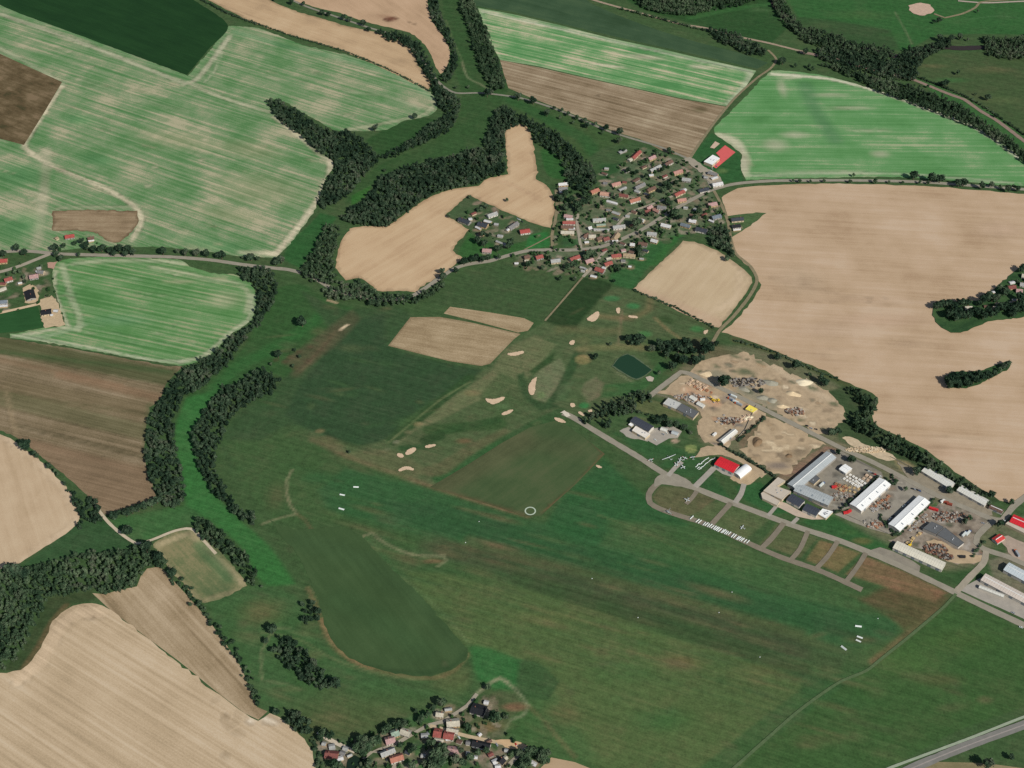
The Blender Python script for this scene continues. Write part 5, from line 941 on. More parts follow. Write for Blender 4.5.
ME_DOOR = unit_mesh('door', (1.1, .08, 2.1), DOORM); ME_WIN = unit_mesh('window', (1.4, .08, 1.3), GLASS); ME_GATE = unit_mesh('gate', (4.2, .12, 4.0), GATE)
def child(nm, me, parent, loc, rz=0.0):
    o = bpy.data.objects.new(nm, me); COL.objects.link(o); o.parent = parent; o.location = loc; o.rotation_euler = (0, 0, rz); return o
def roof_prof(w, h, rise, over=.5, t=.22):
    s = rise / (w / 2); e = w / 2 + over
    return [(-e, h - s * over + .06), (0, h + rise + .06), (e, h - s * over + .06), (e, h - s * over + .06 + t), (0, h + rise + .06 + t), (-e, h - s * over + .06 + t)][::-1]
def house_parts(root, L, w, h, rise, rm, wm, chim=True, openings=True, seed=0):
    rr = random.Random(seed)
    mb = MB(); mb.prism_x([(-w / 2, 0), (w / 2, 0), (w / 2, h), (0, h + rise), (-w / 2, h)], -L / 2, L / 2); mb.build('wall', wm, root)
    mb = MB(); mb.prism_x(roof_prof(w, h, rise), -L / 2 - .4, L / 2 + .4); roof = mb.build('roof', rm, root)
    if chim:
        mb = MB(); cx = rr.uniform(-.3, .3) * L; mb.box(cx - .4, cx + .4, .3, 1.1, h + rise * .55, h + rise + 1.1); mb.box(cx - .5, cx + .5, .2, 1.2, h + rise + 1.1, h + rise + 1.25); mb.build('chimney', CONC, roof)
    if openings:
        child('door', ME_DOOR, root, (rr.uniform(-.12, .12) * L, -w / 2 - .042, 0))
        for fx in (-.33, .33): child('window', ME_WIN, root, (fx * L, -w / 2 - .042, 1.0))
        child('window', ME_WIN, root, (L / 2 + .042, 0, 1.1), math.pi / 2)
    return roof
def frame(x1, y1, x2, y2, z):
    a = np.array(P(x1, y1, z)); b = np.array(P(x2, y2, z)); c = (a + b) / 2; d = b - a
    rz = math.atan2(d[1], d[0]); 
    if rz > math.pi / 2: rz -= math.pi
    if rz <= -math.pi / 2: rz += math.pi
    return c, float(np.linalg.norm(d)), rz
HOUSES = []
def house(x1, y1, x2, y2, w, key, where, h=3.4, rise=2.6, shed=False, label=None, wall=None):
    c, L, rz = frame(x1, y1, x2, y2, h + rise * .6)
    L = max(L * .9, 3.5); w = w * .9; root = empty('shed' if shed else 'house', (c[0], c[1], 0), rz)
    i = len(HOUSES); wm = WALLM[wall] if wall is not None else WALLM[(i * 7 + 1) % 4]
    if not shed and w > L: pass
    house_parts(root, L, w, h, rise, roofm(key), wm, chim=not shed, openings=not shed, seed=i)
    HOUSES.append((root, (x1 + x2) / 2, (y1 + y2) / 2, key, where, shed, label)); return root
def shed(x1, y1, x2, y2, w, key, where, **k): return house(x1, y1, x2, y2, w, key, where, h=k.pop('h', 2.4), rise=k.pop('rise', .9), shed=True, **k)
N = 'on the north side of the village'; U = 'on the upper village lane'; M = 'on the village main road'; S_ = 'below the village main road'; Wv = 'in the western corner of the village'; E_ = 'at the village east end'; SQ = 'by the village square'
house(631.9,158.1,640.3,150.2,8.5,'red',N); shed(628.5,160,632,157.8,7,'cream',N)
house(648,158.6,655.3,155.3,9,'pink',N); shed(618.8,152.5,626.2,149.2,7,'palegrey',N); house(649.7,170.3,660.9,164.7,8,'palegrey',N)
house(664.7,164.2,672.2,160,9,'brown',N); house(673,172.5,682.5,169.8,10,'salmon',N); house(682,178,691.5,179.4,10,'palegrey',N)
house(611.3,184.4,620.6,182,10,'salmon',N); house(600,192.3,611,193.8,12,'peach',N); house(590.3,191.7,598.8,188.4,10,'orange',N); shed(618.8,190,626.3,186.7,6,'palegrey',N)
house(618.8,193.8,629,195.6,8,'dullred',N); house(629,200.8,640.3,197.5,10,'orange',N); house(646.9,190,655.3,186.3,9,'brown',N); house(634.7,187.6,645,182.6,7,'grey',N)
house(674,194.7,684.4,190,9,'red',M); shed(681,190.8,686,188.6,6,'white',M); house(676.9,199.8,686.3,198.4,9,'salmon',M); shed(632.8,181.6,639.4,177.8,7,'brown',N); shed(649,175,653.5,174.5,6,'white',N)
house(711.9,184.2,723,182.2,10,'white',SQ); house(708,171.6,718.4,174.3,8,'grey',SQ); shed(704,176.6,708,177.4,6,'palegrey',SQ); shed(711,178.5,717.5,176.5,7,'white',SQ); house(698.8,190,709,187.8,10,'slate',SQ)
house(558,183.8,568.3,182.8,8,'white',Wv); house(558.4,188,567.8,187.4,8,'grey',Wv); shed(559,191.7,566.9,191,5,'white',Wv); shed(606.3,200.2,618,203.4,5,'white',U); shed(611.9,211.4,620.3,214.2,6,'palegrey',U)
house(564,214.7,573,216,8,'pink',Wv); shed(566,218.7,573.4,218.7,5,'white',Wv); house(562.2,221.7,575.8,221.9,8,'red',Wv); house(560.5,226,574,226.2,9,'brown',Wv); shed(568.5,228.2,575,228,5,'white',Wv); house(560.3,231.4,574.8,231.8,8,'cream',Wv)
house(612.3,226.6,625.5,225,9,'palegrey',M); house(613.5,239,618,232.5,10,'tan',M); shed(612,240.6,618,240,4,'white',M); house(588.4,235.4,596,235.4,10,'cream',M); house(583,237,588,233,8,'brown',M); house(596.5,238.5,603,236.5,10,'brown',M); house(603,239,609,237,10,'dullred',M)
shed(584.5,242,588.8,241.6,5,'white',M); house(592.2,219.3,606.3,218.4,7,'palegrey',U); shed(596,224.8,606,224,5,'green',U); house(588,227.6,591.5,226.6,7,'white',U); house(638.6,218.2,644.7,220.3,8,'white',U)
house(593,228.9,610,229.2,4.5,'palegrey',U,h=2.4,rise=1)
house(707.8,204.2,717,202.4,11,'pink',E_); house(711.6,217,721,214.6,10,'bluegrey',E_); house(689,219.4,696.6,220.8,9,'white',E_); house(695.6,227.6,707.8,230.4,11,'slate',E_); house(680.6,223,691,226,8,'bluegrey',E_); shed(709,219.5,714,221.5,4,'white',E_)
house(730.8,218.9,744,217.8,10,'slate',E_); house(732.2,225.7,740.6,224.8,9,'black',E_); shed(733,229.6,741,229,3,'white',E_,h=2.2); shed(694,208,698.5,211,5,'palegrey',E_)
house(661,223.6,671.3,226,9,'white',S_); house(646.9,232.3,657.2,233.4,9,'palegrey',S_); house(651,239,658,241,8,'white',S_); house(638.4,242.3,647.8,243.8,9,'brown',S_); house(630,243.4,635,243.9,7,'white',S_)
house(657.2,205.8,666.6,207.2,9,'grey',U); house(646.5,208.4,652,205.2,7,'pink',U); house(653.4,208.2,659.5,211.2,6,'salmon',U); house(644,211.5,650,209.5,7,'dullred',U)
house(519.4,231,530,229.5,12,'brightred','by the bright green lawn'); house(524,256.6,529.7,255.6,9,'brown',S_); house(535.3,257,542.8,255,10,'red',S_); house(550.3,260.4,560.6,259.2,10,'palegrey',S_); house(569.5,259,579.8,255.2,10,'red',S_); house(585,261.2,593.4,258.4,10,'pink',S_)
house(595.3,267.4,604.7,270.6,10,'red',S_); house(604,264,612,261.3,9,'red',S_); shed(602.5,266.8,605.5,268.3,5,'white',S_); house(611,255.4,621.4,254.2,9,'red',S_); shed(606,258.6,612,257,5,'cream',S_); house(622.8,253.8,636,255.2,7,'tan',S_); shed(621,250.2,625.6,249.4,6,'pink',S_)
shed(590.5,275.2,597,276.8,5,'white',S_); shed(514.5,262.9,518.5,262.8,4,'white',S_); shed(524.5,260.2,528.5,260,4,'cream',S_); shed(629,251,634,252.5,6,'brown',S_); shed(628.5,266,631.5,266.4,4,'white',S_)
for a_ in ((580,266.5,584,267.5),(584,267.5,587,269.5),(581,270,585,270.8)): shed(*a_, 3.5, 'palegrey', S_)
WH = 'on the parcel west of the village'
house(477.5,222.6,488,225,13,'slate',WH); house(458.5,217.8,470.5,222.2,10,'slate',WH); shed(468.5,219,472,218.4,7,'white',WH); house(487,215.4,497.2,211.9,9,'palegrey',WH); shed(484,220,491.6,222.2,6,'white',WH); house(508.4,227.8,517.8,221.5,9,'grey',WH); shed(506.5,230.5,511.5,226.5,5,'white',WH)
shed(497.5,235,503,236,6,'palegrey',WH); shed(475.5,226.2,481,229,4,'white',WH); house(482.2,249.2,492,250,10,'pink','beside the road west of the village'); shed(496,240.5,503,243.4,4,'palegrey',WH); shed(503.5,243,508,246,4,'palegrey',WH)
H = 'in the southern hamlet'
house(324.4,753.3,338.8,754.5,10,'dullred',H); shed(328.8,747,335,745.8,7,'palegrey',H); shed(336.3,759.5,343,757,6,'white',H); shed(343,747.5,348,749,5,'palegrey',H); shed(322,743,326,744,5,'palegrey',H); shed(340,752,345,753.5,5,'grey',H); shed(347,756,352,754,3,'palegrey',H)
house(385,740.6,395,737.8,10,'pink',H); house(390.6,733.8,398.8,730.8,10,'green',H); house(400.5,729.7,410.4,733,9,'cream',H); house(380,754.3,395,748.3,8,'palegrey',H); house(389.5,759.5,403.5,755.1,9,'orange',H)
T1c = None
house(446,722.6,460,721.2,11,'cream',H); house(446.3,728.6,458.8,730.8,7,'cream',H); house(433.5,731.6,442,732.8,12,'red',H); house(443.5,733.6,454.5,735.4,11,'red',H); shed(434,739,444,740.4,4,'cream',H); shed(445.5,738.6,450.5,738,4,'white',H)
house(446.8,749,459.5,750.6,11,'pink',H); house(471.5,741.6,491,746,9,'black',H); shed(472.5,745.8,488,749.6,3,'palegrey',H); shed(478,747.5,482,748,3,'palegrey',H); house(499,762.4,503,757.5,9,'black',H); shed(492.5,762.4,498,759.8,6,'white',H); shed(495,766.5,501,766,5,'white',H); shed(503,759,507,756.5,5,'cream',H)
house(435.8,713,443.8,714,7,'cream',H); shed(484,701.6,488.6,702.6,5,'white',H); shed(444.5,709.5,452,708.5,4,'palegrey',H); shed(530.5,761.4,536.5,764.6,5,'white',H); shed(478.6,735,480.4,733.5,4,'white',H); shed(466,753,469.5,753.6,5,'palegrey',H); shed(474,756.8,477.5,757.2,4,'white',H); shed(505,749.8,507.5,750.2,4,'palegrey',H); shed(421,735.6,428,735,6,'palegrey',H)
house(471,706.6,486,711.2,15,'black',H,h=3.0,rise=1.8)
V = 'in the western hamlet'
house(-4,260.4,7.6,259.4,11,'brightred',V); house(64.4,236.2,74.6,234.6,10,'brightred','beside the small brown stubble plot'); shed(55,238.5,58,237,7,'tan','beside the small brown stubble plot'); house(87.4,238,94,236.8,9,'brown','beside the small brown stubble plot'); shed(88,240.8,94,240,3,'white','beside the small brown stubble plot')
house(28.8,276.2,38.4,274.6,11,'pink',V); house(37.8,270.6,44,271.6,8,'grey',V); house(3.8,279.6,12.2,277.2,10,'red',V); shed(0,283,6,283.5,6,'dullred',V); house(28.6,289.6,31.4,299,15,'black',V,h=3.2,rise=1.6); house(41,312.2,51.6,310.6,13,'black',V,h=3.2,rise=1.6); house(-4,301.6,7.5,300.6,9,'bluegrey',V); shed(-3,306,8,305,5,'white',V)
shed(53.6,310.2,58,310.6,5,'white',V); shed(50.5,314.5,53,314.7,4,'white',V); shed(-2,290,6,287,6,'cream',V); shed(18,283,22,282.4,4,'white',V); shed(36.5,268,41,267,5,'palegrey',V); shed(36,270.6,38,272.6,2.5,'white',V)
X = 'in the settlement inside the tan field'
shed(1009.5,282.6,1014.7,281.6,6,'white',X); house(1008,286.6,1016,285.8,9,'dullred',X); house(964.8,307,972.4,306.8,9,'cream',X); house(993,307,998,306.8,8,'cream',X); house(1021.8,274.4,1030,276,10,'cream',X); shed(991.5,291.9,994.8,291.5,5,'white',X); house(1016,289.4,1023,290,8,'pink',X); shed(1012,299.5,1016,299.8,5,'palegrey',X); house(1020,283,1029,284.5,9,'palegrey',X); shed(984,306,989,306,6,'brown',X)
# the many little outbuildings in the gardens
for where, x0, y0, x1, y1, n_ in ((N, 604, 166, 676, 196, 9), (U, 590, 208, 650, 226, 5), (S_, 600, 240, 650, 262, 5), (WH, 470, 205, 512, 240, 3), (H, 405, 740, 520, 764, 7), (E_, 684, 206, 706, 226, 3)):
    k_ = 0; tries = 0
    while k_ < n_ and tries < 400:
        tries += 1; x, y = float(RNG.uniform(x0, x1)), float(RNG.uniform(y0, y1))
        if min((abs(x - h_[1]) / 9) ** 2 + (abs(y - h_[2]) / 5) ** 2 for h_ in HOUSES) < 1: continue
        k_ += 1; dx, dy = ((2.4, -1.1), (2.6, 1.0), (2.2, .3))[k_ % 3]; shed(x - dx, y - dy, x + dx, y + dy, float(RNG.uniform(4, 6)), ('grey', 'brown', 'palegrey', 'dullred', 'slate')[k_ % 5], where)
bk = {}
for r, px, py, key, where, sh, lb in HOUSES:
    bk.setdefault((key, where, sh), []).append((px, py, r))
for (key, where, sh), lst in bk.items():
    lst.sort(key=lambda t: (t[0], t[1]))
    for i, (px, py, r) in enumerate(lst):
        o_ = ordinal(i, len(lst))
        tag(r, f"{'low ' if sh else ''}{RWORD[key]} roofed {'shed' if sh else 'house'} {where}" + (f', {o_}' if o_ else ''), 'shed' if sh else 'house', ('sheds ' if sh else 'houses ') + where)

# paved and trodden plots round the houses, then gardens
for r, px, py, key, where, sh, lb in HOUSES:
    c_ = [(136,130,116),(118,112,96),(150,142,124),(100,100,78),(128,116,96)][int(RNG.integers(0, 5))]
    blob(G, px + float(RNG.normal(0, 1.5)), py + float(RNG.uniform(0, 3)), float(RNG.uniform(7, 12)), float(RNG.uniform(5, 9)), c_, .75 if not sh else .6, .55, float(RNG.uniform(-.5, .9)))
area(G, [(562,208),(590,198),(620,170),(640,148),(660,152),(700,168),(712,186),(712,212),(700,228),(660,240),(630,258),(604,278),(590,274),(520,264),(515,256),(556,250),(580,246)], (88,104,78), .6, 10)
area(G, [(320,738),(345,742),(352,752),(345,764),(320,760)], (104,104,88), .6, 6)
GARDEN = [([(552,182),(580,196),(600,186),(640,146),(660,150),(700,166),(712,190),(722,210),(728,222),(700,232),(660,246),(630,262),(600,282),(580,276),(515,268),(512,256),(552,250),(556,215)], 330, 520), ([(450,214),(468,198),(520,222),(545,236),(500,246),(470,232)], 24, 16),
          ([(318,736),(350,742),(385,728),(430,712),(460,704),(500,700),(515,735),(520,766),(480,772),(380,772),(320,772)], 90, 130), ([(-20,262),(40,262),(52,275),(58,300),(20,312),(-20,318)], 40, 24), ([(54,236),(98,236),(100,245),(54,252)], 8, 6), ([(985,302),(1000,286),(1040,262),(1040,312),(1000,316)], 20, 18)]
BUSH = []
HP = np.array([(h_[0].location.x, h_[0].location.y) for h_ in HOUSES])
for poly, n1, n2 in GARDEN:
    Wg = PP(poly); lo, hi = Wg.min(0), Wg.max(0); cnt = 0
    while cnt < n1:
        p = RNG.uniform(lo, hi)
        if not inside(p[None], Wg)[0]: continue
        cnt += 1; c_ = [(66,84,56),(96,98,76),(116,110,90),(138,132,116),(44,70,44),(92,94,72),(56,92,52),(124,116,98)][int(RNG.integers(0, 8))]
        a_ = float(RNG.choice([.45, .45 + math.pi / 2])) + float(RNG.normal(0, .2)); rx, ry = RNG.uniform(5, 15), RNG.uniform(3, 7)
        PAINT.setdefault(G, []).append(('b', p[None].copy(), (float(rx), float(ry), a_), lin(c_), .65, .4))
    cnt = 0
    while cnt < n2:
        p = RNG.uniform(lo, hi)
        if not inside(p[None], Wg)[0]: continue
        cnt += 1
        if np.hypot(*(HP - p).T).min() > 7.5: BUSH.append(p)
VV, QQ, TT, o_n = [], [], [], 0
for p in BUSH:
    V, F = TPL['round'][int(RNG.integers(0, 6))]; Q, T = tri_fix(V, F); s_ = float(1.2 + 3.2 * RNG.beta(1.5, 2.5)); VV.append(V * s_ + np.array([p[0], p[1], s_ * .85])); QQ.append(Q + o_n); TT.append(T + o_n); o_n += len(V)
tag(nm_obj('shrubs', np.concatenate(VV), np.concatenate(QQ), np.concatenate(TT), MAT_LEAF_LIGHT), 'garden bushes between the houses of village and hamlets', 'bushes', kind='stuff')
build_ground()

# ------------------------------------------------------------------ large buildings
def hall(x1, y1, x2, y2, w, h, rise, key, label, gates=3, cat='warehouse', name='warehouse', wall=0, ridge=True, sky=0, rm=None, side=-1):
    c, L, rz = frame(x1, y1, x2, y2, h + rise * .6); root = empty(name, (c[0], c[1], 0), rz)
    wing(root, (0, 0, 0), 0, L, w, h, rise, rm or roofm(key, False), WALLM[wall], gates, ridge, sky, side); return tag(root, label, cat)
def wing(root, loc, rz, L, w, h, rise, rm, wm, gates=2, ridge=True, sky=0, side=-1):
    mb = MB(); mb.prism_x([(-w / 2, 0), (w / 2, 0), (w / 2, h), (0, h + rise), (-w / 2, h)], -L / 2, L / 2); a = mb.build('wall', wm, root)
    mb = MB(); mb.prism_x(roof_prof(w, h, rise, .35, .2), -L / 2 - .3, L / 2 + .3)
    n = int(L / 3)
    for i in range(n + 1):      # standing seams
        x = -L / 2 + i * L / max(n, 1)
        for sgn in (-1, 1):
            y0, z0, y1, z1 = sgn * (w / 2 + .3), h + .27 - rise * .6 / w, 0, h + rise + .27
            V = [(x - .06, y0, z0), (x + .06, y0, z0), (x + .06, y1, z1), (x - .06, y1, z1)]; V += [(a_, b_, c_ + .14) for a_, b_, c_ in V]
            mb.add(V, [(0, 1, 2, 3), (4, 5, 6, 7), (0, 1, 5, 4), (2, 3, 7, 6), (1, 2, 6, 5), (3, 0, 4, 7)])
    b = mb.build('roof', rm, root)
    for o in (a, b): o.location = loc; o.rotation_euler = (0, 0, rz)
    if ridge:
        mb = MB(); mb.prism_x([(-.5, h + rise + .2), (.5, h + rise + .2), (.3, h + rise + .55), (-.3, h + rise + .55)], -L / 2 + 1, L / 2 - 1); mb.build('ridge_vent', plain_mat('ridge_metal', (226,226,220), .1, 2, .5), b)
    for i in range(sky):
        x = -L / 2 + (i + .5) * L / sky; y = -w * .25; z = h + rise * .5 + .3
        mb = MB(); mb.box(-.7, .7, -1.6, 1.6, -.15, .2); o = mb.build('skylight', plain_mat('skylight', (120,130,136), .1, 1, .2, .4), b); o.location = (x, y, z); o.rotation_euler = (math.atan2(rise, w / 2), 0, 0)
    for i in range(gates):
        x = -L / 2 + (i + .5) * L / gates; ca, sa = math.cos(rz), math.sin(rz); y = side * (w / 2 + .06)
        child('gate', ME_GATE, root, (loc[0] + x * ca - y * sa, loc[1] + x * sa + y * ca, 0), rz)
def flat_hall(corners, h, key, label, cat='workshop', name='workshop', wall=1, para=.5, vents=3, rm=None):
    W = PP(corners, h); A = 0.5 * sum(W[i][0] * W[(i + 1) % len(W)][1] - W[(i + 1) % len(W)][0] * W[i][1] for i in range(len(W)))
    if A < 0: W = W[::-1]
    c = W.mean(0); root = empty(name, (c[0], c[1], 0)); q = W - c
    mb = MB(); mb.prism_z(q, 0, h - .3); mb.build('wall', WALLM[wall], root)
    mb = MB(); s = np.array([1.012, 1.012]); mb.prism_z(q * s, h - .297, h)
    n = len(q)
    for i in range(n):          # parapet upstand
        a = q[i]; b = q[(i + 1) % n]; d = (b - a) / max(np.linalg.norm(b - a), 1e-6); nn = np.array([d[1], -d[0]])
        a2 = a + d * .02; b2 = b - d * .02; mb.prism_z([tuple(a2), tuple(b2), tuple(b2 - nn * .3), tuple(a2 - nn * .3)], h + .003, h + para * .6)
    roof = mb.build('roof', rm or roofm(key, False), root)
    rr = random.Random(len(label))
    for i in range(vents):
        t = rr.uniform(.25, .75); u = rr.uniform(.25, .75); k0, k1, k2 = q[0], q[1], q[-1]; p = k0 + (k1 - k0) * t + (k2 - k0) * u * .8
        mb = MB(); mb.box(p[0] - .7, p[0] + .7, p[1] - .6, p[1] + .6, h + .003, h + .9); mb.build('vent', plain_mat('vent_metal', (170,172,172), .1, 1, .5), roof)
    # gates along the longest wall that faces the view
    best = max(range(n), key=lambda i: np.linalg.norm(q[(i + 1) % n] - q[i]) * (1 if (q[i][1] + q[(i + 1) % n][1]) < 0 else .3)); a, b = q[best], q[(best + 1) % n]; L = np.linalg.norm(b - a); d = (b - a) / L; nn = np.array([d[1], -d[0]])
    if h > 4.2:
        for i in range(max(1, int(L / 14))):
            p = a + d * (L * (i + .5) / max(1, int(L / 14))) + nn * .06; child('gate', ME_GATE, root, (p[0], p[1], 0), math.atan2(d[1], d[0]))
    return tag(root, label, cat)
PALE = plain_mat('ribbed_pale', (206,204,192), .1, 8, .6, .25, streak=(1.2, .04, 1)); WHITEM = plain_mat('ribbed_white', (236,236,230), .06, 8, .5, .3, streak=(1.0, .04, 1)); CREAMM = plain_mat('ribbed_cream', (212,206,186), .1, 8, .7, .2, streak=(1.2, .04, 1)); LGREY = plain_mat('ribbed_grey', (172,178,176), .12, 8, .6, .25, streak=(1.2, .04, 1)); DGREY = plain_mat('bitumen', (96,98,98), .2, 3, .85); DSLATE = plain_mat('dark_sheet', (66,70,78), .14, 6, .6, .25, streak=(.9, .05, 1)); REDM = plain_mat('red_sheet', (204,44,52), .1, 6, .6, .25, streak=(1.2, .05, 1)); BEIGE = plain_mat('beige_roof', (190,178,160), .12, 5, .8)
# grey angled workshop: two wings meeting at the west corner
c, L1, rz1 = frame(792.6, 486.0, 831.5, 453.4, 7); root = empty('workshop', (c[0], c[1], 0), rz1)
wing(root, (0, 0, 0), 0, L1, 15.5, 5, 1.6, LGREY, WALLM[2], 0, True, 0)
c2, L2, rz2 = frame(795.5, 485.2, 832, 500.6, 7); d = c2 - c; ca, sa = math.cos(-rz1), math.sin(-rz1)
wing(root, (d[0] * ca - d[1] * sa, d[0] * sa + d[1] * ca, 0), rz2 - rz1, L2 - 3, 16.5, 4.9, 1.4, plain_mat('ribbed_grey_b', (166,172,170), .12, 8, .6, .25, streak=(1.2, .04, 1)), WALLM[2], 3, False, 3, -1)
tag(root, 'grey roofed workshop of two wings meeting at a right angle', 'workshop')
flat_hall([(808.5,481),(816,475),(820,478.5),(814,484)], 4.0, 'grey', 'small flat grey annex inside the angle of the grey workshop', name='annex', cat='annex', vents=1, rm=DGREY)
hall(842.3,466.2,849,470.6,13,4.6,1.2,'white','small square white hall in the grey workshop yard',1,rm=WHITEM)
hall(855.8,507,885.2,480.6,17.5,5.6,1.6,'white','first white warehouse, with the pale forecourt at its north end',4,rm=WHITEM,sky=4)
hall(894.3,527,924.6,498.4,16.5,5.6,1.6,'white','second white warehouse, shading the cars along its northwest wall',4,rm=WHITEM,sky=3)
flat_hall([(905,523.4),(911,517.6),(915.3,519.6),(909.2,525.3)], 4.5, 'white', 'white lean-to against the second white warehouse', name='annex', cat='annex', vents=0, rm=WHITEM)
hall(924.6,468,952.6,485.2,13,4.4,1.6,'palegrey','upper of the two pale barracks beside the thick hedgerow',3,rm=PALE,name='barracks',cat='barracks')
hall(959.4,487.2,987,502.4,12,4.4,1.6,'palegrey','lower of the two pale barracks beside the thick hedgerow',3,rm=PALE,name='barracks',cat='barracks')
house_r = hall(990,505.6,1003,511.2,7,3.2,1.6,'brown','low brown roofed building at the end of the pale barracks',1,rm=roofm('brown'),cat='shed',name='shed')
hall(895.2,544,944,566,13.5,4.6,1.2,'cream','long cream shed beside the grey parking apron',6,rm=CREAMM,sky=0,ridge=False)
flat_hall([(923,528.4),(931.5,521.4),(944,527),(936,534)], 5, 'grey', 'dark bitumen roofed shed, western half in the scrap yard', rm=DGREY, vents=2, wall=2)
flat_hall([(936.8,534.6),(944.9,527.4),(964,542.6),(958.4,547)], 4.2, 'grey', 'dark bitumen roofed shed, eastern half in the scrap yard', rm=DGREY, vents=2, wall=0)
hall(983.4,576.4,1032,602,13,5,1.4,'cream','long pinkish cream barracks at the right edge by the taxiway',4,rm=plain_mat('pinkish_roof', (202,190,176), .1, 8, .7, .2, streak=(1.2, .04, 1)),name='barracks',cat='barracks')
hall(979.5,586,1004,595.6,4.5,3.2,.8,'white','narrow pale lean-to in front of the pinkish cream barracks',0,rm=PALE,ridge=False,cat='annex',name='annex')
hall(1006.6,565.6,1034,580.4,15,5.2,2.0,'bluegrey','blue grey gabled hall at the right edge behind the barracks',2,rm=plain_mat('bluegrey_sheet', (190,198,198), .12, 8, .6, .25, streak=(1.2, .04, 1)))
hall(1012,517.5,1034,527,15,5.2,2,'red','red roofed building at the right edge by the eastern junction',1,rm=REDM,wall=1)
flat_hall([(1005.5,523.6),(1011,519.6),(1034,530.5),(1028,535)], 4.2, 'cream', 'flat cream annex in front of the red roofed building', name='annex', cat='annex', rm=BEIGE, vents=2)
hall(995,540.4,1002.4,535.6,9,3.4,1.6,'red','small red roofed house with pale stripes by the bend',0,rm=plain_mat('red_stripe', (196,66,62), .5, 2.5, .7, streak=(2.2, .05, 1)),cat='house',name='house')
# aero club and yard buildings
hall(632.8,418.4,651.4,428.4,12,5.4,1.6,'slate','dark blue grey roofed aero club hangar',2,rm=DSLATE,ridge=False,cat='hangar',name='hangar')
flat_hall([(632,430.4),(635.8,426),(650.2,434),(645.2,438)], 4.4, 'white', 'flat white annex in front of the dark aero club hangar', name='annex', cat='annex', rm=plain_mat('white_flat', (222,214,200), .08, 4), vents=2)
flat_hall([(628.4,424.6),(630.6,422.8),(633.6,424.6),(631.6,426.6)], 3, 'white', 'small white lodge at the corner of the aero club hangar', name='lodge', cat='lodge', rm=WHITEM, vents=0)
shed_a = flat_hall([(663,403.6),(668.4,397.8),(681.4,403.2),(676,409)], 4.6, 'palegrey', 'pale grey roofed half of the long building above the scrub line', rm=plain_mat('pale_flat', (186,186,178), .12, 5), vents=3)
flat_hall([(676.4,409.2),(681.8,403.4),(698.8,411.8),(693.2,418.2)], 4.6, 'grey', 'dark grey roofed half of the long building above the scrub line', rm=DGREY, vents=3)
hall(721,441.2,735.6,429.6,7.5,4,1.4,'white','narrow white ribbed shed at the corner of the builders yard',1,rm=PALE,cat='shed',name='shed')
hall(717.6,460,736.4,468.6,17,5.2,1.4,'red','bright red roofed hangar with the white hall at its end',3,rm=REDM,ridge=False,cat='hangar',name='hangar')
def barrel(corners_ridge, w, h, label):
    c, L, rz = frame(*corners_ridge, h + w * .2); root = empty('hangar', (c[0], c[1], 0), rz)
    n = 12; arc = [(w / 2 * math.cos(math.pi * i / n), h + w * .28 * math.sin(math.pi * i / n)) for i in range(n + 1)]
    mb = MB(); mb.prism_x([(-w / 2, 0), (w / 2, 0)] + arc, -L / 2, L / 2); mb.build('wall', WALLM[0], root)
    out = [((w / 2 + .3) * math.cos(math.pi * i / n), h + .1 + (w * .28 + .2) * math.sin(math.pi * i / n)) for i in range(n + 1)]
    inn = [((w / 2 + .1) * math.cos(math.pi * i / n), h + .05 + (w * .28 + .03) * math.sin(math.pi * i / n)) for i in range(n + 1)]
    mb = MB(); mb.prism_x(out + inn[::-1], -L / 2 - .3, L / 2 + .3); mb.build('roof', WHITEM, root)
    child('gate', ME_GATE, root, (-L / 2 - .06, 0, 0), math.pi / 2); return tag(root, label, 'hangar')
barrel((737, 474.5, 748, 465.8), 12, 3.2, 'white barrel roofed hangar beside the red roofed hangar')
flat_hall([(745.4,409),(749.6,405),(757.6,409),(753,412.4)], 3.6, 'cream', 'bright yellow roofed office beside the works road', name='office', cat='office', rm=plain_mat('yellow_sheet', (236,216,96), .1, 4), vents=1)
flat_hall([(763.4,490.8),(778,477.2),(785.4,480.6),(776.6,486.2),(791,491.4),(782,499.6)], 5, 'cream', 'stepped beige hall west of the twin dark roofs', rm=BEIGE, vents=3)
flat_hall([(761,493.4),(763.4,491.8),(780.2,501),(777,505.4),(762.4,498.4)], 3.2, 'cream', 'low beige wing in front of the stepped beige hall', name='annex', cat='annex', rm=BEIGE, vents=0)
hall(789.4,496.4,802.2,503.4,13.5,4.8,1.2,'slate','first of the twin dark roofed halls, west one',1,rm=DSLATE,ridge=False)
hall(804.6,506.2,818.4,512.4,12.5,4.8,1.2,'slate','second of the twin dark roofed halls, east one',1,rm=DSLATE,ridge=False)
flat_hall([(818,514),(822.6,508.6),(833,511.6),(826,518.4)], 3.6, 'white', 'white flat roofed building with vents at the end of the twin halls', name='office', cat='office', rm=WHITEM, vents=6)
flat_hall([(704,161.5),(712.8,154.8),(719.8,158.2),(712.4,164.8)], 6, 'white', 'white flat roofed school hall inside the red court', name='school', cat='school', rm=WHITEM, vents=3)
for i, (a_, lb) in enumerate((((672,431.5,678,433.5),'low grey shed at the east side of the aero club apron'), ((661,428,667,430),'pale grey club shed north of the aero club apron'), ((690.5,396,696,399.5),'pale shed among the pallets of the builders yard'), ((697.5,402.5,704,406),'grey lean-to beside the dark grey long building'))):
    hall(*a_, 6, 3, 1, 'palegrey', lb, 0, ridge=False, cat='shed', name='shed', rm=PALE if i != 0 else LGREY)
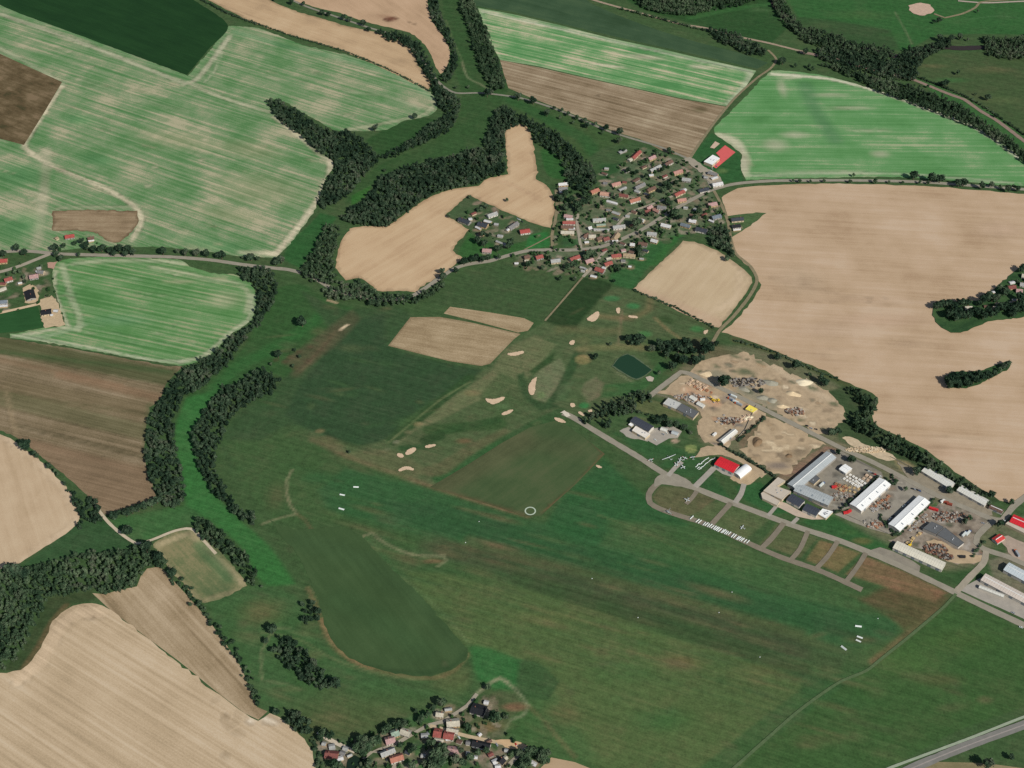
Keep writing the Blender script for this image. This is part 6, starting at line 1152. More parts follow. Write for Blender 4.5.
# ================================================================== aircraft, vehicles, stored goods, markers
WHITEP = plain_mat('white_gelcoat', (206,212,204), .05, 2, .3, .4); DARKG = plain_mat('canopy_glass', (40,50,60), .1, 1, .1, .6); RUB = plain_mat('rubber', (34,34,34), .1, .5); GREYP = plain_mat('grey_paint', (150,154,156), .1, 1, .5); REDP = plain_mat('red_paint', (186,46,40), .1, 1, .5); YEL = plain_mat('yellow_paint', (232,196,60), .12, 1, .5); ORG = plain_mat('orange_paint', (206,98,52), .15, 1, .6); BLU = plain_mat('blue_paint', (64,92,136), .1, 1, .5); BLK = plain_mat('black_paint', (40,42,46), .1, 1, .5)
def airfoil(span0, span1, y0, chord0, chord1, z, t, dih=0.0):
    """half wing from span0 to span1 along x; returns MB geometry"""
    V = []
    for x, c in ((span0, chord0), (span1, chord1)):
        zz = z + dih * abs(x)
        V += [(x, y0 + c * .35, zz), (x, y0 + c * .1, zz + t * c), (x, y0 - c * .65, zz), (x, y0 + c * .1, zz - t * c * .4)]
    F = [(0, 1, 5, 4), (1, 2, 6, 5), (2, 3, 7, 6), (3, 0, 4, 7), (3, 2, 1, 0), (4, 5, 6, 7)]
    return V, F
def fuselage(prof, n=10):
    """prof: (y, radius x, radius z, z centre)"""
    mb = MB(); V = []
    for y, rx, rz, zc in prof:
        for i in range(n):
            a = 2 * math.pi * i / n; V.append((rx * math.cos(a), y, zc + rz * math.sin(a)))
    F = [(j * n + i, j * n + (i + 1) % n, (j + 1) * n + (i + 1) % n, (j + 1) * n + i) for j in range(len(prof) - 1) for i in range(n)]
    F += [tuple(range(n)), tuple((len(prof) - 1) * n + i for i in range(n))[::-1]]
    mb.add(V, F); return mb
def make_plane(stripe):
    r = empty('light_aircraft', (0, 0, 0))
    fuselage([(4.2,.3,.35,1.3),(3.9,.5,.55,1.3),(2.4,.6,.7,1.3),(.8,.62,.85,1.45),(-1.2,.5,.6,1.4),(-3.8,.16,.22,1.45),(-4.4,.08,.14,1.5)]).build('fuselage', WHITEP, r)
    for s in (-1, 1):
        mb = MB(); mb.add(*airfoil(.3 * s, 5.4 * s, .9, 1.7, 1.3, 2.2, .09, .02)); w_ = mb.build('wing', WHITEP, r)
        mb = MB(); mb.add(*airfoil(4.7 * s, 5.42 * s, .9, 1.36, 1.31, 2.206, .1, .02)); mb.build('wing_tip', stripe, w_)
        mb = MB(); mb.box(.9 * s - .08, .9 * s + .08, -.1, .1, .25, 1.2); mb.lathe([(.3, -.1), (.3, .1)], 10, (1.15 * s, 0, .3), 'x'); mb.build('wheel', RUB, r)
    mb = MB()
    for s in (-1, 1): mb.add(*airfoil(.05 * s, 1.7 * s, -4.0, 1.0, .7, 1.55, .06))
    mb.build('tailplane', WHITEP, r)
    mb = MB(); mb.prism_x([(-3.3, 1.6), (-4.6, 1.55), (-4.7, 2.9), (-4.1, 2.9)][::-1], -.07, .07); mb.build('fin', stripe, r)
    mb = MB(); mb.prism_x([(2.0, 1.8), (2.0, 1.9), (1.2, 2.3), (-.6, 2.28), (-1.2, 1.9), (-1.2, 1.8)], -.56, .56); mb.build('cabin_glass', DARKG, r)
    mb = MB(); mb.lathe([(.22, 4.2), (.2, 4.35), (.04, 4.6)], 8, (0, 0, 1.3), 'y'); mb.box(-.95, .95, 4.3, 4.36, 1.22, 1.38); mb.build('propeller', GREYP, r)
    mb = MB(); mb.lathe([(.25, -.09), (.25, .09)], 10, (0, 3.3, .27), 'x'); mb.box(-.06, .06, 3.25, 3.35, .3, .9); mb.build('wheel', RUB, r)
    return r
def make_glider():
    r = empty('glider', (0, 0, 0))
    fuselage([(3.4,.06,.06,1.0),(3.0,.25,.3,1.0),(1.8,.34,.45,1.05),(.2,.3,.4,1.1),(-1.4,.15,.2,1.15),(-4.6,.09,.12,1.25)]).build('fuselage', WHITEP, r)
    for s in (-1, 1):
        mb = MB(); mb.add(*airfoil(.1 * s, 8.6 * s, .5, 1.1, .55, 1.25, .09, .025)); mb.build('wing', WHITEP, r)
    mb = MB(); [mb.add(*airfoil(.04 * s, 1.4 * s, -4.4, .65, .45, 2.35, .06)) for s in (-1, 1)]; mb.build('tailplane', WHITEP, r)
    mb = MB(); mb.prism_x([(-3.9, 1.3), (-4.75, 1.25), (-4.85, 2.4), (-4.3, 2.4)][::-1], -.06, .06); mb.build('fin', WHITEP, r)
    mb = MB(); mb.prism_x([(2.6, 1.15), (2.4, 1.35), (1.5, 1.56), (.5, 1.5), (.5, 1.2)], -.28, .28); mb.build('canopy', DARKG, r)
    mb = MB(); mb.lathe([(.2, -.08), (.2, .08)], 10, (0, .6, .2), 'x'); mb.box(-.05, .05, .5, .7, .2, .8); mb.build('wheel', RUB, r)
    return r
def make_trailer():
    r = empty('glider_trailer', (0, 0, 0))
    L = 4.3; prof = [(-.8, .55), (.8, .55), (.85, 1.2), (.62, 1.85), (.3, 2.1), (-.3, 2.1), (-.62, 1.85), (-.85, 1.2)]
    # body swept along y, tapering to the rear
    V = [(x, L, z) for x, z in prof] + [(x * .85, -L, .55 + (z - .55) * .72) for x, z in prof]; n = len(prof)
    mb = MB(); mb.add(V, [tuple(range(n)), tuple(range(2 * n - 1, n - 1, -1))] + [(i, n + i, n + (i + 1) % n, (i + 1) % n) for i in range(n)]); mb.build('body', WHITEP, r)
    mb = MB(); mb.box(-.06, .06, L, L + 1.6, .5, .62); mb.lathe([(.05, .1), (.05, .6)], 6, (0, L + 1.2, 0)); mb.build('drawbar', GREYP, r)
    for s in (-1, 1):
        mb = MB(); mb.lathe([(.34, -.11), (.34, .11)], 12, (.92 * s, -.3, .34), 'x'); mb.build('wheel', RUB, r)
    return r
def make_heli():
    r = empty('helicopter', (0, 0, 0))
    fuselage([(3.2,.1,.1,1.5),(2.8,.6,.6,1.5),(1.6,.95,1.0,1.7),(0,1.0,1.1,1.8),(-1.4,.6,.7,2.0),(-2.4,.25,.3,2.2),(-6,.14,.16,2.5)]).build('fuselage', WHITEP, r)
    mb = MB(); mb.box(-.15, .15, -.3, .3, 2.7, 3.3)
    for a in range(3):
        t = a * 2.094 + .4; c, s = math.cos(t), math.sin(t); u = np.array([c, s]); v = np.array([-s, c]) * .17
        pts = [u * .2 + v, u * .2 - v, u * 5.3 - v, u * 5.3 + v]; mb.prism_z([tuple(p) for p in pts], 3.3, 3.36)
    mb.build('rotor', GREYP, r)
    mb = MB(); mb.prism_x([(-5.6, 2.4), (-6.3, 2.4), (-6.6, 3.6), (-6.1, 3.6)][::-1], -.06, .06); mb.box(.1, .16, -6.9, -5.3, 2.6, 2.75); mb.build('tail_fin', REDP, r)
    mb = MB()
    for s in (-1, 1): mb.box(1.1 * s - .06, 1.1 * s + .06, -1.6, 2.4, 0, .12); mb.box(1.1 * s - .05, 1.1 * s + .05, 1.0, 1.1, .1, 1.2); mb.box(1.1 * s - .05, 1.1 * s + .05, -.9, -.8, .1, 1.2)
    mb.build('skid', GREYP, r)
    mb = MB(); mb.prism_x([(3.0, 1.5), (2.6, 2.05), (1.4, 2.6), (.6, 2.6), (.6, 1.9), (2.0, 1.5)], -.9, .9); mb.build('cockpit_glass', DARKG, r); return r
def make_car(paint):
    r = empty('parked_car', (0, 0, 0))
    mb = MB(); mb.prism_x([(-2.1, .35), (2.1, .35), (2.15, .7), (1.9, .85), (1.0, .95), (-2.0, .98), (-2.15, .8)], -.88, .88); mb.build('body', paint, r)
    mb = MB(); mb.prism_x([(-1.95, .97), (1.0, .94), (.35, 1.4), (-1.4, 1.42)], -.74, .74); mb.build('window', DARKG, r)
    mb = MB(); mb.prism_x([(-1.42, 1.43), (.36, 1.41), (.3, 1.48), (-1.3, 1.5)], -.72, .72); mb.build('roof', paint, r)
    for x in (-1, 1):
        for y in (-1.3, 1.35): mb = MB(); mb.lathe([(.32, -.1), (.32, .1)], 10, (.84 * x, y, .32), 'x'); mb.build('wheel', RUB, r)
    return r
def make_truck(paint, box):
    r = empty('lorry', (0, 0, 0))
    mb = MB(); mb.prism_x([(3.6, .6), (5.6, .6), (5.65, 1.9), (5.3, 2.9), (3.6, 3.0)], -1.2, 1.2); cab = mb.build('cab', paint, r)
    mb = MB(); mb.prism_x([(5.64, 1.9), (5.7, 1.9), (5.38, 2.7), (5.3, 2.7)], -1.1, 1.1); mb.build('windscreen', DARKG, cab)
    mb = MB(); mb.box(-1.25, 1.25, -5.6, 3.3, 1.0, 3.6); mb.build('cargo_box', box, r)
    mb = MB(); mb.box(-.5, .5, -5.5, 5.2, .6, 1.0); mb.build('chassis', GREYP, r)
    for x in (-1, 1):
        for y in (4.5, -3.2, -4.4): mb = MB(); mb.lathe([(.5, -.16), (.5, .16)], 10, (1.05 * x, y, .5), 'x'); mb.build('wheel', RUB, r)
    return r
def make_excavator():
    r = empty('excavator', (0, 0, 0))
    for s in (-1, 1):
        mb = MB(); mb.prism_x([(-2.0, .45), (-1.6, 0), (1.6, 0), (2.0, .45), (1.6, .9), (-1.6, .9)], s * 1.15 - .3, s * 1.15 + .3); mb.build('track', RUB, r)
    mb = MB(); mb.box(-1.35, 1.35, -2.3, 1.3, 1.0, 2.1); mb.box(-.6, .6, -.6, .6, .8, 1.0); mb.build('body', YEL, r)
    mb = MB(); mb.prism_x([(-.2, 2.1), (1.5, 2.1), (1.3, 3.1), (-.1, 3.1)], -1.3, -.3); mb.build('cab', DARKG, r)
    mb = MB(); mb.prism_x([(1.0, 1.6), (3.4, 4.4), (4.1, 4.3), (1.4, 1.4)], .0, .5); mb.prism_x([(3.4, 4.4), (4.1, 4.3), (5.6, 1.4), (5.2, 1.3)], .05, .45); mb.build('boom', YEL, r)
    mb = MB(); mb.prism_x([(5.0, 1.5), (5.7, 1.5), (6.1, .8), (5.6, .2), (4.9, .5)], -.4, .9); mb.build('bucket', GREYP, r); return r
def make_stack(m, k):
    """timber, tiles or wrapped goods on pallets"""
    r = empty('pallet_stack', (0, 0, 0)); rr = random.Random(k)
    mb = MB()
    for y in (-1.6, 0, 1.6): mb.box(-2.4, 2.4, y - .15, y + .15, 0, .16)
    for x in np.arange(-2.3, 2.4, .65): mb.box(x - .25, x + .25, -1.75, 1.75, .16, .22)
    mb.build('pallet', plain_mat('pallet_wood', (170,140,100), .3, 1), r)
    mb = MB(); x = -2.3
    while x < 2.0:
        w_ = min(rr.uniform(.9, 1.7), 2.35 - x); mb.box(x, x + w_ - .06, -1.6, 1.6, .225, .9 + rr.choice((0, .7, 1.3))); x += w_
    mb.build('load', m, r); return r
def make_container(m):
    r = empty('shipping_container', (0, 0, 0)); mb = MB(); mb.box(-3, 3, -1.2, 1.2, .1, 2.6)
    for i in range(20): x = -2.85 + i * .3; mb.box(x - .06, x + .06, -1.25, -1.197, .2, 2.5); mb.box(x - .06, x + .06, 1.197, 1.25, .2, 2.5)
    mb.build('body', m, r); mb = MB(); mb.box(3.003, 3.06, -1.15, -.02, .15, 2.55); mb.box(3.003, 3.06, .02, 1.15, .15, 2.55); mb.build('door', m, r); return r
def make_marker():
    r = empty('runway_marker', (0, 0, 0)); mb = MB(); mb.prism_x([(-1.3, 0), (1.3, 0), (.06, 1.1), (-.06, 1.1)], -3.4, 3.4); mb.build('panel', WHITEP, r)
    mb = MB(); mb.box(-3.5, -3.42, -1.4, 1.4, 0, .08); mb.box(3.42, 3.5, -1.4, 1.4, 0, .08); mb.build('frame', GREYP, r); return r
def make_cone():
    r = empty('boundary_marker', (0, 0, 0)); mb = MB(); mb.lathe([(.9, 0), (.85, .15), (.12, 1.3)], 12); mb.build('cone', WHITEP, r); mb = MB(); mb.lathe([(1.1, 0), (1.1, .06)], 12); mb.build('base', GREYP, r); return r
def place(proto, x, y, rz, label, cat, group=None, used=set(), z=0.03, sc=1.0, zp=1.0):
    o = proto if proto.name not in used else copy_tree(proto); used.add(proto.name); used.add(o.name)
    p = P(x, y, zp); o.location = (p[0], p[1], z); o.rotation_euler = (0, 0, rz); o.scale = (sc, sc, sc)
    for k_ in ('label', 'category', 'group'):
        if k_ in o: del o[k_]
    return tag(o, label, cat, group)
def face(x1, y1, x2, y2):          # heading whose +y axis runs from the first to the second place
    a, b = P(x1, y1), P(x2, y2); return math.atan2(b[1] - a[1], b[0] - a[0]) - math.pi / 2
NTH = ['first', 'second', 'third', 'fourth', 'fifth', 'sixth', 'seventh', 'eighth', 'ninth', 'tenth', 'eleventh', 'twelfth', 'thirteenth', 'fourteenth', 'fifteenth', 'sixteenth', 'seventeenth', 'eighteenth', 'nineteenth', 'twentieth', 'twenty-first', 'twenty-second', 'twenty-third', 'twenty-fourth', 'twenty-fifth', 'twenty-sixth']
# the row of white trailers on the loop taxiway
TR = make_trailer(); hd = face(690, 519, 693, 516.4)
spots = [(75,118),(190,150),(222,165),(285,195),(318,200),(345,216),(375,222),(402,238),(435,250),(458,262),(480,272),(505,285),(545,300),(568,300),(590,316),(612,325),(645,330),(690,362),(720,372),(760,395),(782,400),(808,412),(832,420),(868,438),(908,450)]
spots = [(684 + a / 14.22, 510 + b / 14.22) for a, b in spots]; spots[0] = (691.6, 517.4)
for i, (x, y) in enumerate(spots):
    o_ = NTH[i] + ' from the west end' if i < 13 else NTH[len(spots) - 1 - i] + ' from the east end'
    place(TR, x, y, hd + float(RNG.normal(0, .05)), f'white trailer in the row on the loop taxiway, {o_}', 'trailer', 'white trailers on the loop taxiway', sc=float(RNG.uniform(.72, .86)))
hd2 = face(698, 467, 716, 456)
t2 = [(725,205),(745,225),(745,180),(768,238),(775,175),(790,215),(800,150),(825,190),(830,125),(850,165),(862,105),(885,140),(910,120),(945,110)]
t2 = [(640 + a / 12.8, 450 + b / 12.8) for a, b in t2]
for i, (x, y) in enumerate(sorted(t2)): place(TR, x, y, hd2 + float(RNG.normal(0, .12)), f'white trailer in the double row west of the red hangar, {NTH[i]} from the left', 'trailer', 'trailers beside the red hangar', sc=.55)
PL = make_plane(REDP); PB = make_plane(BLU)
for i, (a, b, h_, lb) in enumerate(((140,128,.4,'white aeroplane parked beside the taxiway, westernmost'), (520,118,1.2,'white aeroplane nosed into the parked cluster, uppermost left'), (572,104,-.6,'white aeroplane at the top of the parked cluster'), (500,155,.9,'white aeroplane in the middle of the parked cluster'), (468,185,2.0,'white aeroplane with red tips at the end of the short spur'), (550,218,-1.1,'white aeroplane standing below the parked cluster'), (675,96,.2,'white aeroplane on its own between cluster and trailers'), (605,635,2.6,'white aeroplane alone inside the taxiway loop'))):
    place((PL, PB)[i % 2], 640 + a / 12.8, 450 + b / 12.8, h_, lb, 'aeroplane', 'light aircraft near the hangars', zp=1.5, sc=.78)
place(PB, 742.6, 527.4, 1.0, 'white aeroplane alone on the infield above the trailer row', 'aeroplane', zp=1.5, sc=.75)
place(make_glider(), 669, 457.6, face(672.2, 462, 666.4, 455.2), 'pale glider with long wings spread on the club lawn', 'glider', zp=1.2, sc=1.25)
place(make_heli(), 668.4, 512.6, .7, 'white helicopter standing at the west end of the loop taxiway', 'helicopter', sc=1.15)
MK = make_marker(); mh = face(346, 496, 852, 637)
for x, y, s, dr, lb in ((356,486.4,1,.3,'white tent shaped runway marker at the west end, uppermost'), (342.3,494.2,1,.1,'white tent shaped runway marker at the west end, left of the other two'), (341.5,508.3,1.1,0,'white tent shaped runway marker at the west end, lowest'),
                    (858.5,625.6,1.1,.2,'white tent shaped runway marker at the east end, uppermost'), (860,636.6,1,-.1,'white tent shaped runway marker at the east end, middle'), (858.6,640.2,.9,-.2,'white tent shaped runway marker at the east end, just below the middle one'), (844,647.4,1.1,-.5,'white tent shaped runway marker at the east end, lowest')):
    place(MK, x, y, mh + math.pi / 2 + dr, lb, 'marker', 'runway end markers', sc=s)
CN = make_cone()
for i, (x, y) in enumerate(((592,578),(638,617),(719,612),(732,591.5),(760,656.5),(878,618),(479,521),(465.5,542))):
    place(CN, x, y, 0, f'small white cone marker on the runway turf, {ordinal(sorted([592,638,719,732,760,878,479,465.5]).index(x), 8)}', 'marker', 'white cones along the runway', sc=.7)
# ring
mb = MB(); n = 40; V = []
for R_, z_ in ((7.2, .05), (7.2, .16), (5.6, .16), (5.6, .05)):
    V += [(R_ * math.cos(2 * math.pi * i / n), R_ * math.sin(2 * math.pi * i / n), z_) for i in range(n)]
mb.add(V, [(j * n + i, j * n + (i + 1) % n, ((j + 1) % 4) * n + (i + 1) % n, ((j + 1) % 4) * n + i) for j in range(4) for i in range(n)])
o = mb.build('landing_ring', plain_mat('ring_white', (176,190,168), .15, 3)); p = P(530.3, 511); o.location = (p[0], p[1], .02); tag(o, 'white landing ring lying at the tip of the olive driving range', 'marker')
# vehicles
CARS = {'white': make_car(WHITEP), 'dark': make_car(BLK), 'red': make_car(REDP), 'blue': make_car(BLU), 'silver': make_car(GREYP)}
seen_c = {}
def car(x, y, c, where, rz):
    seen_c.setdefault((c, where), []).append((x, y, rz))
for x, y, c in ((866.5,470,'dark'),(868.5,471,'white'),(870.5,472,'silver'),(872.5,473,'dark'),(875,474,'red'),(877.5,475.5,'dark'),(880,476,'white')): car(x, y, c, 'in the line behind the grey workshop yard', 1.1)
for x, y, c in ((912.5,488.5,'dark'),(914.5,489,'silver'),(917,489.5,'dark'),(919.5,490.5,'blue')): car(x, y, c, 'on the island by the works road', 1.0)
for x, y, c in ((889.5,519.5,'white'),(891,518,'silver'),(893.2,516,'dark'),(903,506.5,'white'),(905,505,'white'),(908,502.5,'silver')): car(x, y, c, 'beside the second white warehouse', -.8)
for x, y, c in ((706.5,177.6,'white'),(703,176,'silver'),(519.5,219.5,'white'),(517.5,218.5,'silver'),(522,221.5,'dark'),(655.5,229,'white'),(600,244.5,'dark'),(644,224,'dark'),(586,250.5,'red'),(716,166,'blue'),(712,168.5,'silver'),(711,171,'white')): car(x, y, c, 'standing in the main village', .6)
for x, y, c in ((459,737.2,'white'),(386.5,759,'dark'),(516,744.4,'red'),(428,733,'silver'),(496.8,744.4,'silver')): car(x, y, c, 'standing in the southern hamlet', .4)
for x, y, c in ((638.5,427,'white'),(663,434,'silver'),(666,432.5,'white'),(669,431,'dark'),(655,439.5,'white'),(672,432.4,'red')): car(x, y, c, 'on the aero club apron', .9)
for x, y, c in ((807,425.5,'dark'),(811,428,'silver'),(816,429,'dark'),(983,523,'silver'),(1004.5,520.5,'white'),(1013,612.5,'silver'),(1021,627,'white')): car(x, y, c, 'on the roads by the works', 1.0)
for (c, where), lst in seen_c.items():
    lst.sort()
    for i, (x, y, rz) in enumerate(lst):
        o_ = ordinal(i, len(lst)); place(CARS[c], x, y, rz + float(RNG.normal(0, .1)), f'{c} car {where}' + (f', {o_}' if o_ else ''), 'car', 'cars ' + where)
TW = make_truck(BLU, WHITEP); TO = make_truck(ORG, GREYP)
for x, y, h_, pr, lb in ((822,484.4,-.75,TW,'white box lorry parked inside the angle of the grey workshop'), (964.6,534,-.75,TW,'white box lorry beside the dark bitumen shed, left one'), (968.4,532.8,-.75,TW,'white box lorry beside the dark bitumen shed, right one'), (731.5,399,.95,TO,'grey boxed lorry in the row by the works road, first from the left'), (735,401.4,.95,TW,'white lorry in the row by the works road, middle one'), (738.4,403.8,.95,TO,'grey boxed lorry in the row by the works road, rightmost'), (733,396,.95,TW,'white lorry close against the works road verge'), (1017,553,.2,TO,'grey boxed lorry on the bare pinkish yard')):
    place(pr, x, y, h_, lb, 'lorry', zp=2)
EX = make_excavator()
for x, y, h_, lb in ((712.6,399.8,.8,'yellow excavator at the north end of the builders yard'), (717.6,400.6,2.2,'yellow excavator beside the first one, nearer the road'), (910,545,-.6,'yellow excavator working in the scrap yard')): place(EX, x, y, h_, lb, 'excavator', 'yellow excavators', sc=1.2)
CT = {k_: make_container(m_) for k_, m_ in (('red', plain_mat('container_red', (196,52,54), .15, 2, .6)), ('white', plain_mat('container_white', (222,220,212), .1, 2, .6)), ('dark', plain_mat('container_dark', (50,50,50), .15, 2, .6)), ('rust', plain_mat('container_rust', (140,70,54), .3, 2, .7)))}
for x, y, c, h_, lb in ((931.5,508.6,'red',-.5,'bright red container at the north edge of the scrap yard'), (935.4,509.6,'red',-.5,'bright red container touching the other one on its right'), (942.6,501.4,'white',.6,'white container by the works road verge'), (946,502.4,'rust',-.4,'rusty container right of the white container'), (949.4,504.2,'rust',-.4,'rusty container, the one furthest right by the works road'), (962.5,556.8,'dark',0,'dark container on the tan ground by the cream shed'), (714.5,434.6,'white',.8,'white container at the builders yard fence'), (849,511.6,'red',.6,'red container at the south corner of the first white warehouse'), (845.8,512.8,'red',.3,'red container beside the workshop hedge end'), (834.2,487,'red',.2,'red container among the pallets of the workshop yard'), (702.5,399.6,'white',.2,'white container in the pallet yard')):
    place(CT[c], x, y, h_, lb, 'container', zp=1.3, sc=1.15)
ST = {k_: [make_stack(m_, 7 * j + q) for q in range(2)] for j, (k_, m_) in enumerate((('white wrapped', plain_mat('white_wrap', (226,222,210), .08, 2, .5)), ('orange tile', plain_mat('tile_load', (168,120,90), .35, 1)), ('yellow timber', plain_mat('timber_load', (186,162,118), .25, 1)), ('grey block', plain_mat('block_load', (168,164,156), .25, 1)), ('pale brick', plain_mat('brick_load', (206,180,152), .25, 1))))}
sl = {}
def stacks(kind, where, x0, y0, x1, y1, nu, x2, y2, nv, jit=.5, rz=None):
    """a grid of stacks: nu along the first edge, nv along the second"""
    for i in range(nu):
        for j in range(nv):
            u = (i + .5) / nu; v = (j + .5) / nv
            x = x0 + (x1 - x0) * u + (x2 - x0) * v + float(RNG.normal(0, jit * .6)); y = y0 + (y1 - y0) * u + (y2 - y0) * v + float(RNG.normal(0, jit * .4))
            sl.setdefault((kind, where), []).append((x, y, face(x0, y0, x1, y1) + math.pi / 2))
stacks('white wrapped', 'in the grey workshop yard', 841, 478.5, 850.5, 473, 3, 858.5, 488.5, 6, .3)
stacks('pale brick', 'behind the grey workshop yard', 860.5, 478.5, 866.5, 473.2, 2, 867.8, 482.2, 2, .3)
stacks('orange tile', 'in the grey workshop yard', 830, 487.5, 836, 482, 2, 844, 493, 4, .4); stacks('yellow timber', 'in the grey workshop yard', 837, 490.5, 845, 484, 2, 855, 494, 4, .4); stacks('grey block', 'in the grey workshop yard', 832, 497, 836, 493.5, 1, 853, 500, 4, .8)
stacks('pale brick', 'at the top of the builders yard', 684, 383.5, 692, 378.5, 3, 702, 391, 5, .8); stacks('orange tile', 'at the top of the builders yard', 690, 388, 694, 384.5, 1, 712, 394.5, 5, .8); stacks('grey block', 'beside the dark grey long building', 682, 399, 686, 396, 2, 698, 404, 4, .8)
stacks('orange tile', 'between the two white warehouses', 872, 506, 888, 495, 5, 876, 508, 1, 1.2); stacks('grey block', 'between the two white warehouses', 869, 510, 876, 504, 3, 873, 513, 2, 1.4); stacks('orange tile', 'at the south edge of the warehouse yard', 870, 522, 876, 529, 4, 873, 521, 1, 1.0)
stacks('yellow timber', 'at the west edge of the scrap yard', 905, 543.5, 920, 531, 5, 907, 545, 1, .8); stacks('grey block', 'along the second warehouse hedge', 908, 531, 926, 513, 6, 910, 532, 1, .8)
stacks('grey block', 'in the middle of the builders yard', 712, 421, 724, 414, 3, 722, 426, 2, 1.5); stacks('pale brick', 'by the fence of the builders yard', 738, 417, 749, 413, 3, 741, 424, 2, 1.0)
for (kind, where), lst in sl.items():
    lst.sort()
    for i, (x, y, rz) in enumerate(lst):
        place(ST[kind][i % 2], x, y, rz + float(RNG.normal(0, .08)), f'{kind} stack {where}, {ordinal(i, len(lst))}', 'stack', f'{kind} stacks {where}', sc=float(RNG.uniform(.75, 1.05)), zp=1)
for lst in list(CARS.values()) + list(CT.values()) + [b for a in ST.values() for b in a] + [TW, TO, EX, PL, PB]:      # a prototype nothing used would stand at the origin
    if 'label' not in lst:
        for ch in list(lst.children): bpy.data.objects.remove(ch)
        bpy.data.objects.remove(lst)
# scrap and spoil
def scrap(name, px, py, rx, ry, n, mats, label, smin=.4, smax=1.6, seed=0):
    rr = np.random.default_rng(seed); mb = MB(); c = P(px, py)
    for i in range(n):
        a = rr.uniform(0, 6.283); q = math.sqrt(rr.uniform(0, 1)); x, y = c[0] + rx * q * math.cos(a), c[1] + ry * q * math.sin(a)
        s = rr.uniform(smin, smax, 3); z0 = (1 - q) * 1.2 * rr.uniform(0, 1); t = rr.uniform(0, 3.14); ct, st = math.cos(t), math.sin(t)
        V = [(x + (u * ct - v * st), y + (u * st + v * ct), z) for z in (z0, z0 + s[2]) for u, v in ((-s[0], -s[1]), (s[0], -s[1]), (s[0], s[1]), (-s[0], s[1]))]
        mb.add(V, [(3, 2, 1, 0), (4, 5, 6, 7), (0, 1, 5, 4), (1, 2, 6, 5), (2, 3, 7, 6), (3, 0, 4, 7)], int(rr.integers(0, len(mats))))
    return tag(mb.build(name, None, None, mats), label, 'scrap', kind='stuff')
SM = [plain_mat('scrap_rust', (118,84,66), .3, 2), plain_mat('scrap_dark', (70,64,58), .3, 2), plain_mat('scrap_grey', (140,134,124), .3, 2), plain_mat('scrap_orange', (144,108,86), .3, 2), plain_mat('scrap_white', (176,168,154), .2, 2)]
scrap('scrap_metal', 935, 549.5, 15, 9, 150, SM[:4], 'brown scrap metal heap on the tan ground', seed=1); scrap('scrap_metal', 951, 517, 24, 9, 170, SM, 'long mixed scrap heap at the north of the scrap yard', seed=2); scrap('scrap_metal', 946, 557, 9, 5, 60, SM[:3], 'small scrap heap by the dark container', seed=3)
scrap('rubble', 795, 412, 13, 8, 110, SM, 'rubble heap beside the works road', seed=4); scrap('rubble', 730, 421, 14, 8, 90, SM, 'machine parts strewn in the builders yard', seed=5); scrap('rubble', 745, 383, 30, 10, 130, [SM[2], SM[1]], 'grey rubble piles along the north of the works road', .5, 1.8, seed=6); scrap('rubble', 882, 505, 20, 8, 60, SM, 'parts and crates between the warehouses', seed=8)
scrap('rubble', 868, 450, 30, 5, 170, [plain_mat('quarry_stone', (214,196,164), .25, 2), plain_mat('quarry_stone_b', (190,168,136), .25, 2)], 'cut stone blocks heaped on the pale strip', .5, 1.5, seed=9); scrap('rubble', 690, 398, 22, 8, 90, [SM[2], SM[4], SM[3]], 'loose goods in front of the long building', seed=10); scrap('rubble', 843, 497, 20, 8, 70, SM, 'crates strewn in the workshop yard', .4, 1.0, seed=11)
scrap('rubble', 873, 524, 12, 8, 50, [SM[3], SM[2], SM[4]], 'loose orange goods at the yard corner', seed=12); scrap('rubble', 920, 524, 12, 18, 40, [SM[4], SM[2], SM[0]], 'odds and ends along the warehouse fence', seed=13)
def heap(px, py, rx, ry, h, m, label, seed=0):
    rr = np.random.default_rng(seed); n = 22; V = []; rings = 6
    ph = rr.uniform(0, 6.28, 3)
    for j in range(rings):
        q = 1 - j / (rings - 1) * .97
        for i in range(n):
            a = 2 * math.pi * i / n; wv = 1 + .16 * math.sin(2 * a + ph[0]) + .1 * math.sin(3 * a + ph[1]) + rr.normal(0, .03)
            V.append((rx * q * wv * math.cos(a), ry * q * wv * math.sin(a), h * (1 - q ** 1.5) * (1 + .15 * math.sin(a + ph[2]))))
    F = [(j * n + i, j * n + (i + 1) % n, (j + 1) * n + (i + 1) % n, (j + 1) * n + i) for j in range(rings - 1) for i in range(n)] + [tuple((rings - 1) * n + i for i in range(n))]
    o = mesh_obj('spoil_heap', V, F, m, smooth=True); c = P(px, py); o.location = (c[0], c[1], .02); o.rotation_euler = (0, 0, float(rr.uniform(-.6, .2))); return tag(o, label, 'heap')
HS = [plain_mat('heap_sand', (206,184,148), .2, 3), plain_mat('heap_grey', (150,146,128), .25, 3), plain_mat('heap_earth', (126,104,78), .3, 3), plain_mat('heap_stone', (222,208,176), .2, 2)]
